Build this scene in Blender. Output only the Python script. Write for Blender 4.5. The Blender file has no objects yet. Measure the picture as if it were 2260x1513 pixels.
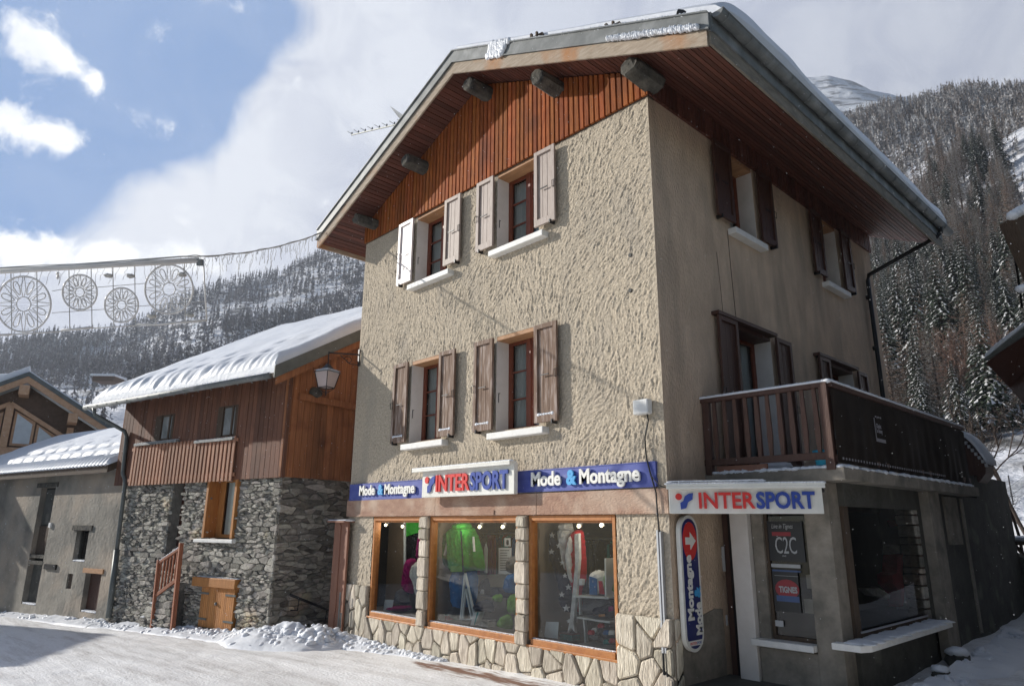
import bpy, math, random
import numpy as np
from mathutils import Vector, Matrix
random.seed(7); rng = np.random.default_rng(7)
R = math.radians
sc = bpy.context.scene
COL = sc.collection
# ------------------------------------------------------------------ camera, sky, sun, exposure
FPX = 1511.7; PW, PH = 2260., 1513.
YAW, PITCH, ROLL = -0.812805, 0.260314, 0.00612
CAM = np.array([5.2243, -7.7590, 2.3149])
_f = np.array([math.sin(YAW)*math.cos(PITCH), math.cos(YAW)*math.cos(PITCH), math.sin(PITCH)])
_r0 = np.array([math.cos(YAW), -math.sin(YAW), 0.]); _u0 = np.cross(_r0, _f)
_r = _r0*math.cos(ROLL)+_u0*math.sin(ROLL); _u = -_r0*math.sin(ROLL)+_u0*math.cos(ROLL)
cam_d = bpy.data.cameras.new('camera'); cam = bpy.data.objects.new('camera', cam_d); COL.objects.link(cam)
cam.matrix_world = Matrix(((_r[0], _u[0], -_f[0], CAM[0]), (_r[1], _u[1], -_f[1], CAM[1]), (_r[2], _u[2], -_f[2], CAM[2]), (0, 0, 0, 1)))
cam_d.sensor_width = 36; cam_d.lens = FPX/PW*36; cam_d.clip_end = 6000; cam_d.clip_start = .1
sc.camera = cam
SUN = np.array([-1.37, -.72, .60]); SUN /= np.linalg.norm(SUN)      # direction towards the sun
sun_d = bpy.data.lights.new('sun', 'SUN'); sun_d.energy = 5.0; sun_d.angle = R(.55); sun_d.color = (1., .95, .87)
sun = bpy.data.objects.new('sun', sun_d); COL.objects.link(sun)
sun.rotation_euler = Vector(SUN).to_track_quat('Z', 'Y').to_euler(); sun.location = (-20, -10, 30)
sc.view_settings.view_transform = 'Standard'; sc.view_settings.look = 'None'; sc.view_settings.gamma = 1
sc.view_settings.exposure = 0.40; sc.view_settings.use_curve_mapping = False
sc.cycles.max_bounces = 6; sc.cycles.transparent_max_bounces = 12; sc.cycles.use_denoising = True


HAZE = .00030
def ray(px, py):
    return _f + _r*(px-PW/2)/FPX - _u*(py-PH/2)/FPX
def pl(px, py, ax, v):                                   # point of an axis plane seen at a measured position of the survey photo
    d = ray(px, py); i = 'xyz'.index(ax); return CAM + d*(v-CAM[i])/d[i]
def dep(px, py, D):
    return CAM + ray(px, py)*D
def onp(px, py, n, p0):
    d = ray(px, py); n = np.array(n, float); return CAM + d*((np.array(p0)-CAM) @ n)/(d @ n)

# ---- sky
W = bpy.data.worlds.new('World'); sc.world = W; W.use_nodes = True
nt = W.node_tree; N = nt.nodes; L = nt.links; N.clear()
out = N.new('ShaderNodeOutputWorld'); bg = N.new('ShaderNodeBackground'); bg.inputs[1].default_value = .062
L.new(bg.outputs[0], out.inputs[0])
sky = N.new('ShaderNodeTexSky'); sky.sky_type = 'NISHITA'; sky.sun_disc = False
sky.sun_elevation = math.asin(SUN[2]); sky.sun_rotation = math.atan2(SUN[0], SUN[1])
sky.altitude = 1800; sky.air_density = 1.; sky.dust_density = .6; sky.ozone_density = 2.5
tc = N.new('ShaderNodeTexCoord')
nrm = N.new('ShaderNodeVectorMath'); nrm.operation = 'NORMALIZE'; L.new(tc.outputs['Generated'], nrm.inputs[0])
def math_node(op, a, b=None, clamp=False):
    m = N.new('ShaderNodeMath'); m.operation = op; m.use_clamp = clamp
    for i, x in enumerate((a, b)):
        if x is None: continue
        if isinstance(x, (int, float)): m.inputs[i].default_value = x
        else: L.new(x, m.inputs[i])
    return m.outputs[0]
def noise(scale, detail, rough=.55, warp=0., vec=None):
    n = N.new('ShaderNodeTexNoise'); n.inputs['Scale'].default_value = scale; n.inputs['Detail'].default_value = detail
    n.inputs['Roughness'].default_value = rough; n.inputs['Distortion'].default_value = warp
    L.new(vec or nrm.outputs[0], n.inputs['Vector']); return n.outputs[0]
def blob(px, py, rad, sy=1.):                           # soft disc round one direction of the sky
    d = ray(px, py); d = d/np.linalg.norm(d)
    s = N.new('ShaderNodeVectorMath'); s.operation = 'SUBTRACT'; L.new(nrm.outputs[0], s.inputs[0]); s.inputs[1].default_value = d
    m = N.new('ShaderNodeVectorMath'); m.operation = 'MULTIPLY'; L.new(s.outputs[0], m.inputs[0]); m.inputs[1].default_value = (1, 1, sy)
    l = N.new('ShaderNodeVectorMath'); l.operation = 'LENGTH'; L.new(m.outputs[0], l.inputs[0])
    q = math_node('DIVIDE', l.outputs['Value'], rad/FPX*.66)
    q = math_node('POWER', q, 2.); return math_node('EXPONENT', math_node('MULTIPLY', q, -1.))
def addl(lst):
    a = lst[0]
    for b in lst[1:]: a = math_node('ADD', a, b)
    return a
def ramp(x, lo, hi):
    m = N.new('ShaderNodeMapRange'); m.interpolation_type = 'SMOOTHSTEP'; L.new(x, m.inputs[0])
    m.inputs[1].default_value = lo; m.inputs[2].default_value = hi; return m.outputs[0]
def mixc(f, a, b):
    m = N.new('ShaderNodeMix'); m.data_type = 'RGBA'; L.new(f, m.inputs[0]) if not isinstance(f, float) else setattr(m.inputs[0], 'default_value', f)
    for k, x in ((6, a), (7, b)):
        if isinstance(x, tuple): m.inputs[k].default_value = (*x, 1)
        else: L.new(x, m.inputs[k])
    return m.outputs[2]
big = noise(3.2, 6, .55, .6); fine = noise(9., 9, .62, .8); puff = noise(17., 10, .62, .3)
blue_hole = addl([blob(330, 50, 220), blob(320, 220, 150), blob(90, 430, 150), blob(-150, 250, 330), blob(600, 30, 110), blob(-300, -200, 500), blob(430, 250, 120), blob(200, 200, 200), blob(520, 120, 90)])
veil = math_node('SUBTRACT', math_node('ADD', math_node('MULTIPLY', big, 1.25), math_node('MULTIPLY', fine, 1.0)), math_node('MULTIPLY', blue_hole, 1.05))
veil = ramp(veil, -.05, .85)
dt = N.new('ShaderNodeVectorMath'); dt.operation = 'DOT_PRODUCT'; L.new(nrm.outputs[0], dt.inputs[0]); dt.inputs[1].default_value = _f
front = ramp(math_node('ADD', dt.outputs['Value'], math_node('MULTIPLY', math_node('SUBTRACT', big, .5), .2)), .50, .72)
veil = math_node('MULTIPLY', math_node('MAXIMUM', veil, math_node('MULTIPLY', fine, .22)), front)
bright = math_node('ADD', math_node('MULTIPLY', ramp(fine, .35, .62), .55), math_node('MULTIPLY', addl([blob(560, 330, 260), blob(330, 500, 330, 1.6), blob(900, 100, 260)]), .75), True)
veil_col = mixc(bright, (6.7, 7.2, 8.8), (10.6, 11.0, 11.9))
skyblue = mixc(front, sky.outputs[0], mixc(.8, sky.outputs[0], (2.1, 4.4, 9.0)))
c1 = mixc(veil, skyblue, veil_col)
pf = addl([blob(70, 100, 68), blob(150, 140, 42), blob(210, 178, 26), blob(60, 285, 78, 1.3), blob(150, 310, 50, 1.4), blob(0, 250, 45),
           blob(60, 565, 130, 2.2), blob(250, 560, 150, 3.), blob(420, 575, 120, 3.)])
pm = ramp(math_node('ADD', math_node('MULTIPLY', pf, .9), math_node('MULTIPLY', math_node('SUBTRACT', puff, .5), 3.0)), .26, 1.0)
c2 = mixc(pm, c1, mixc(ramp(fine, .35, .7), (12.5, 12.9, 13.6), (17., 16.9, 16.6)))
L.new(c2, bg.inputs[0])

# ------------------------------------------------------------------ materials
MATS = {}
def mat(name, c1, c2=None, scale=4., detail=6, rough=.8, bump=0., bscale=None, stretch=(1, 1, 1), island=0., metal=0., c3=None, c3scale=1.2, c3lo=.5, c3hi=.7, spec=None, objrand=0., bstretch=None, ramp_=(.3, .7), bdist=.02, islandhue=0., c3stretch=None):
    m = bpy.data.materials.new(name); m.use_nodes = True; t = m.node_tree; n = t.nodes; l = t.links
    p = n['Principled BSDF']; p.inputs['Roughness'].default_value = rough; p.inputs['Metallic'].default_value = metal
    if spec is not None: p.inputs['Specular IOR Level'].default_value = spec
    tc = n.new('ShaderNodeTexCoord'); mp = n.new('ShaderNodeMapping'); mp.inputs['Scale'].default_value = stretch; l.new(tc.outputs['Object'], mp.inputs[0])
    no = n.new('ShaderNodeTexNoise'); no.inputs['Scale'].default_value = scale; no.inputs['Detail'].default_value = detail; no.inputs['Roughness'].default_value = .6
    vec = mp.outputs[0]
    if island:
        g = n.new('ShaderNodeNewGeometry'); mu = n.new('ShaderNodeMath'); mu.operation = 'MULTIPLY'; mu.inputs[1].default_value = 37.; l.new(g.outputs['Random Per Island'], mu.inputs[0])
        ad = n.new('ShaderNodeVectorMath'); ad.operation = 'ADD'; l.new(vec, ad.inputs[0]); l.new(mu.outputs[0], ad.inputs[1]); vec = ad.outputs[0]
    l.new(vec, no.inputs['Vector'])
    mr = n.new('ShaderNodeMapRange'); l.new(no.outputs[0], mr.inputs[0]); mr.inputs[1].default_value = ramp_[0]; mr.inputs[2].default_value = ramp_[1]
    mx = n.new('ShaderNodeMix'); mx.data_type = 'RGBA'; l.new(mr.outputs[0], mx.inputs[0]); mx.inputs[6].default_value = (*c1, 1); mx.inputs[7].default_value = (*(c2 or c1), 1)
    col = mx.outputs[2]
    if c3:
        n3 = n.new('ShaderNodeTexNoise'); n3.inputs['Scale'].default_value = c3scale; n3.inputs['Detail'].default_value = 7; mp3 = n.new('ShaderNodeMapping'); mp3.inputs['Scale'].default_value = c3stretch or (1, 1, 1); l.new(tc.outputs['Object'], mp3.inputs[0]); l.new(mp3.outputs[0], n3.inputs['Vector'])
        m3 = n.new('ShaderNodeMapRange'); l.new(n3.outputs[0], m3.inputs[0]); m3.inputs[1].default_value = c3lo; m3.inputs[2].default_value = c3hi
        x3 = n.new('ShaderNodeMix'); x3.data_type = 'RGBA'; l.new(m3.outputs[0], x3.inputs[0]); l.new(col, x3.inputs[6]); x3.inputs[7].default_value = (*c3, 1); col = x3.outputs[2]
    if island or objrand:
        hs = n.new('ShaderNodeHueSaturation'); l.new(col, hs.inputs['Color'])
        r = n.new('ShaderNodeMapRange'); amt = island or objrand; r.inputs[3].default_value = 1-amt; r.inputs[4].default_value = 1+amt
        if island: l.new(g.outputs['Random Per Island'], r.inputs[0])
        else:
            oi = n.new('ShaderNodeObjectInfo'); l.new(oi.outputs['Random'], r.inputs[0])
        l.new(r.outputs[0], hs.inputs['Value'])
        if islandhue:
            r2 = n.new('ShaderNodeMapRange'); r2.inputs[3].default_value = .5-islandhue; r2.inputs[4].default_value = .5+islandhue
            w = n.new('ShaderNodeMath'); w.operation = 'FRACT'; w2 = n.new('ShaderNodeMath'); w2.operation = 'MULTIPLY'; w2.inputs[1].default_value = 7.77
            l.new(g.outputs['Random Per Island'], w2.inputs[0]); l.new(w2.outputs[0], w.inputs[0]); l.new(w.outputs[0], r2.inputs[0]); l.new(r2.outputs[0], hs.inputs['Hue'])
        col = hs.outputs[0]
    l.new(col, p.inputs['Base Color'])
    if bump:
        mp2 = n.new('ShaderNodeMapping'); mp2.inputs['Scale'].default_value = bstretch or stretch; l.new(tc.outputs['Object'], mp2.inputs[0])
        nb = n.new('ShaderNodeTexNoise'); nb.inputs['Scale'].default_value = bscale or scale*4; nb.inputs['Detail'].default_value = 8; l.new(mp2.outputs[0], nb.inputs['Vector'])
        b = n.new('ShaderNodeBump'); b.inputs['Strength'].default_value = bump; b.inputs['Distance'].default_value = bdist; l.new(nb.outputs[0], b.inputs['Height']); l.new(b.outputs[0], p.inputs['Normal'])
    MATS[name] = m; return m
def glass(name, tint=(.9, .95, .95), refl=1.0, gloss_rough=.02):
    m = bpy.data.materials.new(name); m.use_nodes = True; t = m.node_tree; n = t.nodes; l = t.links; n.clear()
    o = n.new('ShaderNodeOutputMaterial'); mx = n.new('ShaderNodeMixShader'); tr = n.new('ShaderNodeBsdfTransparent'); gl = n.new('ShaderNodeBsdfGlossy'); fr = n.new('ShaderNodeFresnel')
    fr.inputs['IOR'].default_value = 1.62; tr.inputs[0].default_value = (*tint, 1); gl.inputs['Roughness'].default_value = gloss_rough; gl.inputs[0].default_value = (refl, refl, refl, 1)
    l.new(fr.outputs[0], mx.inputs[0]); l.new(tr.outputs[0], mx.inputs[1]); l.new(gl.outputs[0], mx.inputs[2]); l.new(mx.outputs[0], o.inputs[0]); MATS[name] = m; return m
def emis(name, c, s):
    m = bpy.data.materials.new(name); m.use_nodes = True; p = m.node_tree.nodes['Principled BSDF']
    p.inputs['Base Color'].default_value = (*c, 1); p.inputs['Emission Color'].default_value = (*c, 1); p.inputs['Emission Strength'].default_value = s; MATS[name] = m; return m
def flat(name, c, rough=.7, metal=0., bump=0.):
    if name.startswith('cloth'): return mat(name, c, tuple(x*.55 for x in c), 9, 6, 1., spec=0., bump=.6, bscale=14, bdist=.03)
    return mat(name, c, tuple(x*.86 for x in c), 6, 4, rough, bump=bump, metal=metal)
mat('render_front', (.66, .57, .445), (.34, .285, .215), 26, 10, .95, bump=.9, bscale=60, bdist=.014, c3=(.40, .35, .285), c3scale=1.0, c3stretch=(1.6, 1.6, .55), c3lo=.50, c3hi=.80)
mat('render_side', (.76, .585, .43), (.48, .355, .255), 2.0, 9, .95, bump=1., bscale=24, bstretch=(1, 1.4, .6), bdist=.035, stretch=(1, 1.5, .6), ramp_=(.25, .75), c3=(.40, .31, .23), c3scale=1.1, c3stretch=(1, 1.8, .35), c3lo=.5, c3hi=.75)
mat('render_farm', (.36, .33, .28), (.15, .14, .12), 1.1, 10, .95, bump=.8, bscale=9, bdist=.03, c3=(.40, .33, .26), c3scale=.7, c3lo=.48, c3hi=.68)
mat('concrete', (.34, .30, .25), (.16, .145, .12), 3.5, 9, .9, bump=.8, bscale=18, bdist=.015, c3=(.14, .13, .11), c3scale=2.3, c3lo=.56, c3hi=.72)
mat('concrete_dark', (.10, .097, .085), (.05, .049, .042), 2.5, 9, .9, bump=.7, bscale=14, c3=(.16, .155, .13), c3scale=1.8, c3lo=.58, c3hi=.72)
mat('paint_white', (.74, .70, .66), (.66, .62, .58), 5, 5, .7, bump=.2, bscale=30)
mat('sill_white', (.84, .83, .80), (.72, .71, .68), 8, 5, .6, bump=.25, bscale=40, bdist=.006)
mat('stone_cream', (.74, .67, .55), (.36, .31, .24), 4, 10, .85, bump=1., bscale=10, stretch=(5., 5., 1.1), island=.26, bdist=.03, islandhue=.012)
mat('mortar', (.34, .295, .235), (.20, .17, .135), 12, 6, .95, bump=.6, bscale=40)
mat('stone_rubble', (.42, .395, .345), (.19, .175, .152), 7, 9, .9, bump=1., bscale=22, island=.55, bdist=.03, stretch=(1, 1, 2.), islandhue=.025, c3=(.55, .45, .32), c3scale=.9, c3lo=.60, c3hi=.7)
mat('rubble_mortar', (.28, .27, .245), (.16, .155, .14), 5, 8, .95, bump=1., bscale=20)
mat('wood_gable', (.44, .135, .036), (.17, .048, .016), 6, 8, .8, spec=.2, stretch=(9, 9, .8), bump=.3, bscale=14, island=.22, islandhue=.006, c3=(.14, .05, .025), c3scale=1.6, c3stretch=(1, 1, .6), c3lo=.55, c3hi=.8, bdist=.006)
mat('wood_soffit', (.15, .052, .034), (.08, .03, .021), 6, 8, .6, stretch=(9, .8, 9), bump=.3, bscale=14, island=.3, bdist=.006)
mat('wood_fascia', (.46, .38, .30), (.30, .235, .17), 5, 9, .85, stretch=(1, 1, 5), bump=.5, bscale=16, c3=(.42, .19, .07), c3scale=1.1, c3lo=.56, c3hi=.72)
mat('fascia_grey', (.30, .265, .215), (.17, .15, .12), 4, 9, .9, stretch=(5, 1, 3), bump=.5, bscale=16)
mat('beam_grey', (.125, .115, .095), (.045, .042, .036), 6, 9, .95, bump=1., bscale=18, bdist=.03, c3=(.03, .03, .03), c3scale=5, c3lo=.5, c3hi=.7)
mat('zinc', (.22, .23, .23), (.13, .14, .14), 3, 8, .6, metal=.15, bump=.15, bscale=8, c3=(.34, .35, .35), c3scale=2.5, c3lo=.5, c3hi=.75)
mat('zinc_dark', (.16, .175, .17), (.10, .11, .105), 3, 8, .5, metal=.3)
mat('snow', (.78, .80, .84), (.70, .73, .79), 2, 5, .55, bump=.35, bscale=9, bdist=.03)
mat('shutter_wood', (.245, .165, .118), (.14, .088, .062), 5, 8, .75, spec=.25, ramp_=(.25, .75), stretch=(12, 12, 1.), bump=.3, bscale=12, c3=(.50, .42, .38), c3scale=3, c3stretch=(10, 10, 1.), c3lo=.48, c3hi=.78, bdist=.005)
mat('shutter_glare', (.80, .74, .72), (.66, .58, .56), 5, 8, .45, stretch=(12, 12, 1.), bump=.3, bscale=12, c3=(.45, .36, .34), c3scale=5, c3lo=.6, c3hi=.85, bdist=.005)  # sun glare on the upper left shutter put into its wood colour
mat('shutter_mid', (.46, .39, .345), (.28, .21, .175), 5, 8, .6, stretch=(12, 12, 1.), bump=.3, bscale=12, bdist=.005)
mat('shutter_dark', (.085, .035, .022), (.05, .02, .014), 5, 8, .5, stretch=(12, 12, 1.), bump=.3, bscale=12)
mat('window_wood', (.20, .05, .02), (.13, .03, .014), 5, 8, .45, stretch=(5, 5, 1.5))
mat('shop_frame', (.52, .22, .065), (.38, .14, .04), 6, 8, .45, stretch=(2, 2, 2), bump=.1, bscale=20, c3=(.25, .11, .05), c3scale=4, c3lo=.6, c3hi=.8)
mat('lintel_band', (.44, .28, .20), (.31, .18, .13), 5, 9, .9, bump=.8, bscale=24, stretch=(1, 1, 2), c3=(.58, .46, .36), c3scale=1.5, c3lo=.5, c3hi=.75)
mat('lintel_wood', (.50, .27, .13), (.34, .17, .08), 4, 8, .7, stretch=(1, 4, 4), bump=.3, bscale=16)
mat('slat_wood_lit', (.42, .22, .14), (.30, .14, .08), 4, 8, .75, stretch=(7, 7, .6), bump=.4, bscale=12, island=.2)  # slats paler than the cladding: sunlit patch put into the colour
mat('house_wood', (.19, .08, .045), (.11, .045, .025), 4, 8, .75, stretch=(7, 7, .6), bump=.5, bscale=12, island=.28, bdist=.01, c3=(.22, .10, .055), c3scale=2., c3lo=.58, c3hi=.8)  # cladding darkened: eave shade put into the colour
mat('house_wood_new', (.40, .16, .062), (.22, .08, .032), 3, 8, .7, stretch=(7, 7, .55), bump=.4, bscale=12, island=.3, c3=(.15, .05, .02), c3scale=1.6, c3lo=.55, c3hi=.75)
mat('wood_orange', (.50, .22, .06), (.34, .13, .03), 4, 8, .6, stretch=(9, 9, 1.), bump=.3, bscale=14, island=.15)
mat('wood_rail', (.34, .12, .055), (.23, .075, .035), 5, 8, .6, stretch=(6, 6, 1), bump=.2, bscale=16)
mat('wood_balcony', (.095, .048, .034), (.06, .026, .018), 5, 8, .65, stretch=(6, 6, 1), bump=.3, bscale=16)
mat('wood_baluster', (.12, .06, .042), (.07, .034, .024), 5, 8, .65, stretch=(6, 6, 1), bump=.2, bscale=16)
mat('panel_brown', (.30, .14, .09), (.22, .10, .065), 2, 8, .6, stretch=(4, 4, .6), bump=.2, bscale=8)
mat('chalet_wood', (.58, .38, .25), (.48, .28, .16), 4, 6, .7, stretch=(2, 2, 2))
mat('chalet_dark', (.17, .11, .08), (.10, .07, .05), 6, 6, .8)
mat('old_wood', (.11, .075, .05), (.06, .042, .03), 5, 8, .85, stretch=(8, 8, 1), bump=.5, bscale=12)
flat('metal_black', (.03, .03, .032), .4, .5); mat('blue_paint', (.035, .055, .30), (.10, .13, .40), 2.5, 7, .45, stretch=(1, 1, 3), c3=(.30, .33, .50), c3scale=3, c3lo=.62, c3hi=.85); flat('letter_white', (.86, .85, .80), .5)
flat('letter_cyan', (.06, .38, .75), .5); flat('sign_white', (.83, .82, .76), .35); flat('letter_red', (.72, .035, .03), .35); flat('letter_blue', (.03, .07, .36), .35)
flat('sign_navy', (.012, .02, .14), .3); flat('plastic_white', (.78, .78, .76), .5); flat('aluminium', (.60, .61, .63), .35, .6)
mat('tarp', (.034, .025, .020), (.018, .014, .012), 3, 6, .8, spec=.15, bump=.35, bscale=4, bdist=.03); flat('tarp_grey', (.28, .27, .29)); flat('bowl_blue', (.05, .42, .62), .4)
flat('cloth_green', (.05, .32, .045), .7); flat('cloth_green_shade', (.03, .20, .03), .7); flat('cloth_blue', (.03, .16, .42), .8); flat('cloth_pink', (.34, .02, .15), .8); flat('cloth_white', (.75, .75, .74), .8)  # darker sleeve green puts the shading against the torso into the colour
flat('cloth_navy', (.02, .025, .05), .85); flat('cloth_red', (.50, .02, .035), .85); flat('cloth_lime', (.17, .40, .05), .8); flat('cloth_grey', (.16, .16, .17), .9); flat('cloth_black', (.015, .015, .017), .9)
flat('cloth_teal', (.03, .30, .28), .9); flat('rubber_black', (.02, .02, .02), .6); flat('card_pale', (.62, .68, .72), .6); flat('shelf_white', (.70, .72, .70), .4)
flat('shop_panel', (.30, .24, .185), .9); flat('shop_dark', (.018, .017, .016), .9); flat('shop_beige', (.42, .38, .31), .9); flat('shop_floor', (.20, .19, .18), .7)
flat('curtain', (.80, .80, .76), .95); flat('poster_black', (.012, .012, .015), .35); flat('poster_red', (.30, .02, .03), .4); flat('poster_grey', (.45, .46, .47), .5); flat('poster_blue', (.05, .10, .25), .4)
emis('bulb', (1, .85, .55), 7.)
glass('glass_shop', (.86, .90, .89), .75); glass('glass_window', (.75, .78, .78), .9); glass('glass_dark', (.72, .74, .74), .8)
mat('lantern_glass', (.52, .42, .40), (.45, .36, .34), 3, 3, .4)
mat('spruce', (.045, .060, .038), (.020, .030, .020), .6, 5, .9, objrand=.3)
mat('larch', (.19, .125, .088), (.11, .088, .068), .5, 5, .9, objrand=.35)
mat('larch_grey', (.20, .18, .155), (.11, .10, .09), .5, 5, .9, objrand=.3)
mat('frost', (.74, .74, .76), (.52, .51, .50), .8, 5, .8)
mat('bark', (.07, .05, .04), (.04, .03, .025), 5, 5, .95)
mat('far_forest', (.085, .078, .080), (.16, .15, .155), .045, 7, .95, c3=(.36, .37, .42), c3scale=.11, c3lo=.53, c3hi=.68)
mat('right_forest', (.135, .100, .078), (.115, .105, .095), .06, 7, .95, c3=(.46, .46, .47), c3scale=.14, c3lo=.46, c3hi=.64)
flat('deco_white', (.72, .70, .68), .5); flat('deco_dim', (.45, .44, .42), .6); flat('deco_clear', (.85, .87, .9), .2)
flat('birch_twig', (.20, .12, .09), .9)
flat('flake', (.9, .92, .95), .6)
# snow road: packed snow, ruts, worn patches where the paving shows
def road_mat():
    m = bpy.data.materials.new('packed_snow'); m.use_nodes = True; t = m.node_tree; n = t.nodes; l = t.links; p = n['Principled BSDF']
    tc = n.new('ShaderNodeTexCoord'); mp = n.new('ShaderNodeMapping'); mp.inputs['Rotation'].default_value = (0, 0, R(8)); mp.inputs['Scale'].default_value = (.28, 2.2, 1)
    l.new(tc.outputs['Object'], mp.inputs[0])
    a = n.new('ShaderNodeTexNoise'); a.inputs['Scale'].default_value = 1.6; a.inputs['Detail'].default_value = 9; a.inputs['Roughness'].default_value = .68; l.new(mp.outputs[0], a.inputs['Vector'])
    b = n.new('ShaderNodeTexNoise'); b.inputs['Scale'].default_value = 26; b.inputs['Detail'].default_value = 6; l.new(tc.outputs['Object'], b.inputs['Vector'])
    ad = n.new('ShaderNodeMath'); ad.operation = 'MULTIPLY_ADD'; l.new(b.outputs[0], ad.inputs[0]); ad.inputs[1].default_value = .42; l.new(a.outputs[0], ad.inputs[2])
    mr = n.new('ShaderNodeMapRange'); l.new(ad.outputs[0], mr.inputs[0]); mr.inputs[1].default_value = .68; mr.inputs[2].default_value = .98
    mx = n.new('ShaderNodeMix'); mx.data_type = 'RGBA'; l.new(mr.outputs[0], mx.inputs[0]); mx.inputs[6].default_value = (.93, .93, .935, 1); mx.inputs[7].default_value = (.58, .56, .545, 1)
    # bare strip of paving close to the shop wall
    at = n.new('ShaderNodeAttribute'); at.attribute_name = 'bare'
    g = n.new('ShaderNodeTexNoise'); g.inputs['Scale'].default_value = 9; g.inputs['Detail'].default_value = 8; l.new(mp.outputs[0], g.inputs['Vector'])
    sm = n.new('ShaderNodeMath'); sm.operation = 'MULTIPLY_ADD'; l.new(g.outputs[0], sm.inputs[0]); sm.inputs[1].default_value = 1.5; l.new(at.outputs['Fac'], sm.inputs[2])
    m2 = n.new('ShaderNodeMapRange'); l.new(sm.outputs[0], m2.inputs[0]); m2.inputs[1].default_value = 1.25; m2.inputs[2].default_value = 1.6
    x2 = n.new('ShaderNodeMix'); x2.data_type = 'RGBA'; l.new(m2.outputs[0], x2.inputs[0]); l.new(mx.outputs[2], x2.inputs[6]); x2.inputs[7].default_value = (.24, .13, .09, 1)
    l.new(x2.outputs[2], p.inputs['Base Color']); p.inputs['Roughness'].default_value = .55
    bp = n.new('ShaderNodeBump'); bp.inputs['Strength'].default_value = .9; bp.inputs['Distance'].default_value = .035; l.new(ad.outputs[0], bp.inputs['Height']); l.new(bp.outputs[0], p.inputs['Normal'])
    MATS['packed_snow'] = m
road_mat()
def hill_mat(name, snowc, rockc, lo, hi, sc_, zs_=2.6):
    m = bpy.data.materials.new(name); m.use_nodes = True; t = m.node_tree; n = t.nodes; l = t.links; p = n['Principled BSDF']; p.inputs['Roughness'].default_value = .8
    tc = n.new('ShaderNodeTexCoord'); mp = n.new('ShaderNodeMapping'); mp.inputs['Scale'].default_value = (1, 1, zs_); l.new(tc.outputs['Object'], mp.inputs[0])
    a = n.new('ShaderNodeTexNoise'); a.inputs['Scale'].default_value = sc_; a.inputs['Detail'].default_value = 10; a.inputs['Roughness'].default_value = .66; l.new(mp.outputs[0], a.inputs['Vector'])
    mr = n.new('ShaderNodeMapRange'); l.new(a.outputs[0], mr.inputs[0]); mr.inputs[1].default_value = lo; mr.inputs[2].default_value = hi
    mx = n.new('ShaderNodeMix'); mx.data_type = 'RGBA'; l.new(mr.outputs[0], mx.inputs[0]); mx.inputs[6].default_value = (*snowc, 1); mx.inputs[7].default_value = (*rockc, 1)
    l.new(mx.outputs[2], p.inputs['Base Color'])
    bp = n.new('ShaderNodeBump'); bp.inputs['Strength'].default_value = 1.; bp.inputs['Distance'].default_value = .25/sc_; l.new(a.outputs[0], bp.inputs['Height']); l.new(bp.outputs[0], p.inputs['Normal'])
    MATS[name] = m
hill_mat('hill_snow', (.78, .80, .86), (.10, .095, .09), .53, .62, .035)
hill_mat('peak_snow', (.80, .83, .88), (.13, .13, .14), .48, .56, .022, 1.1)

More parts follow.
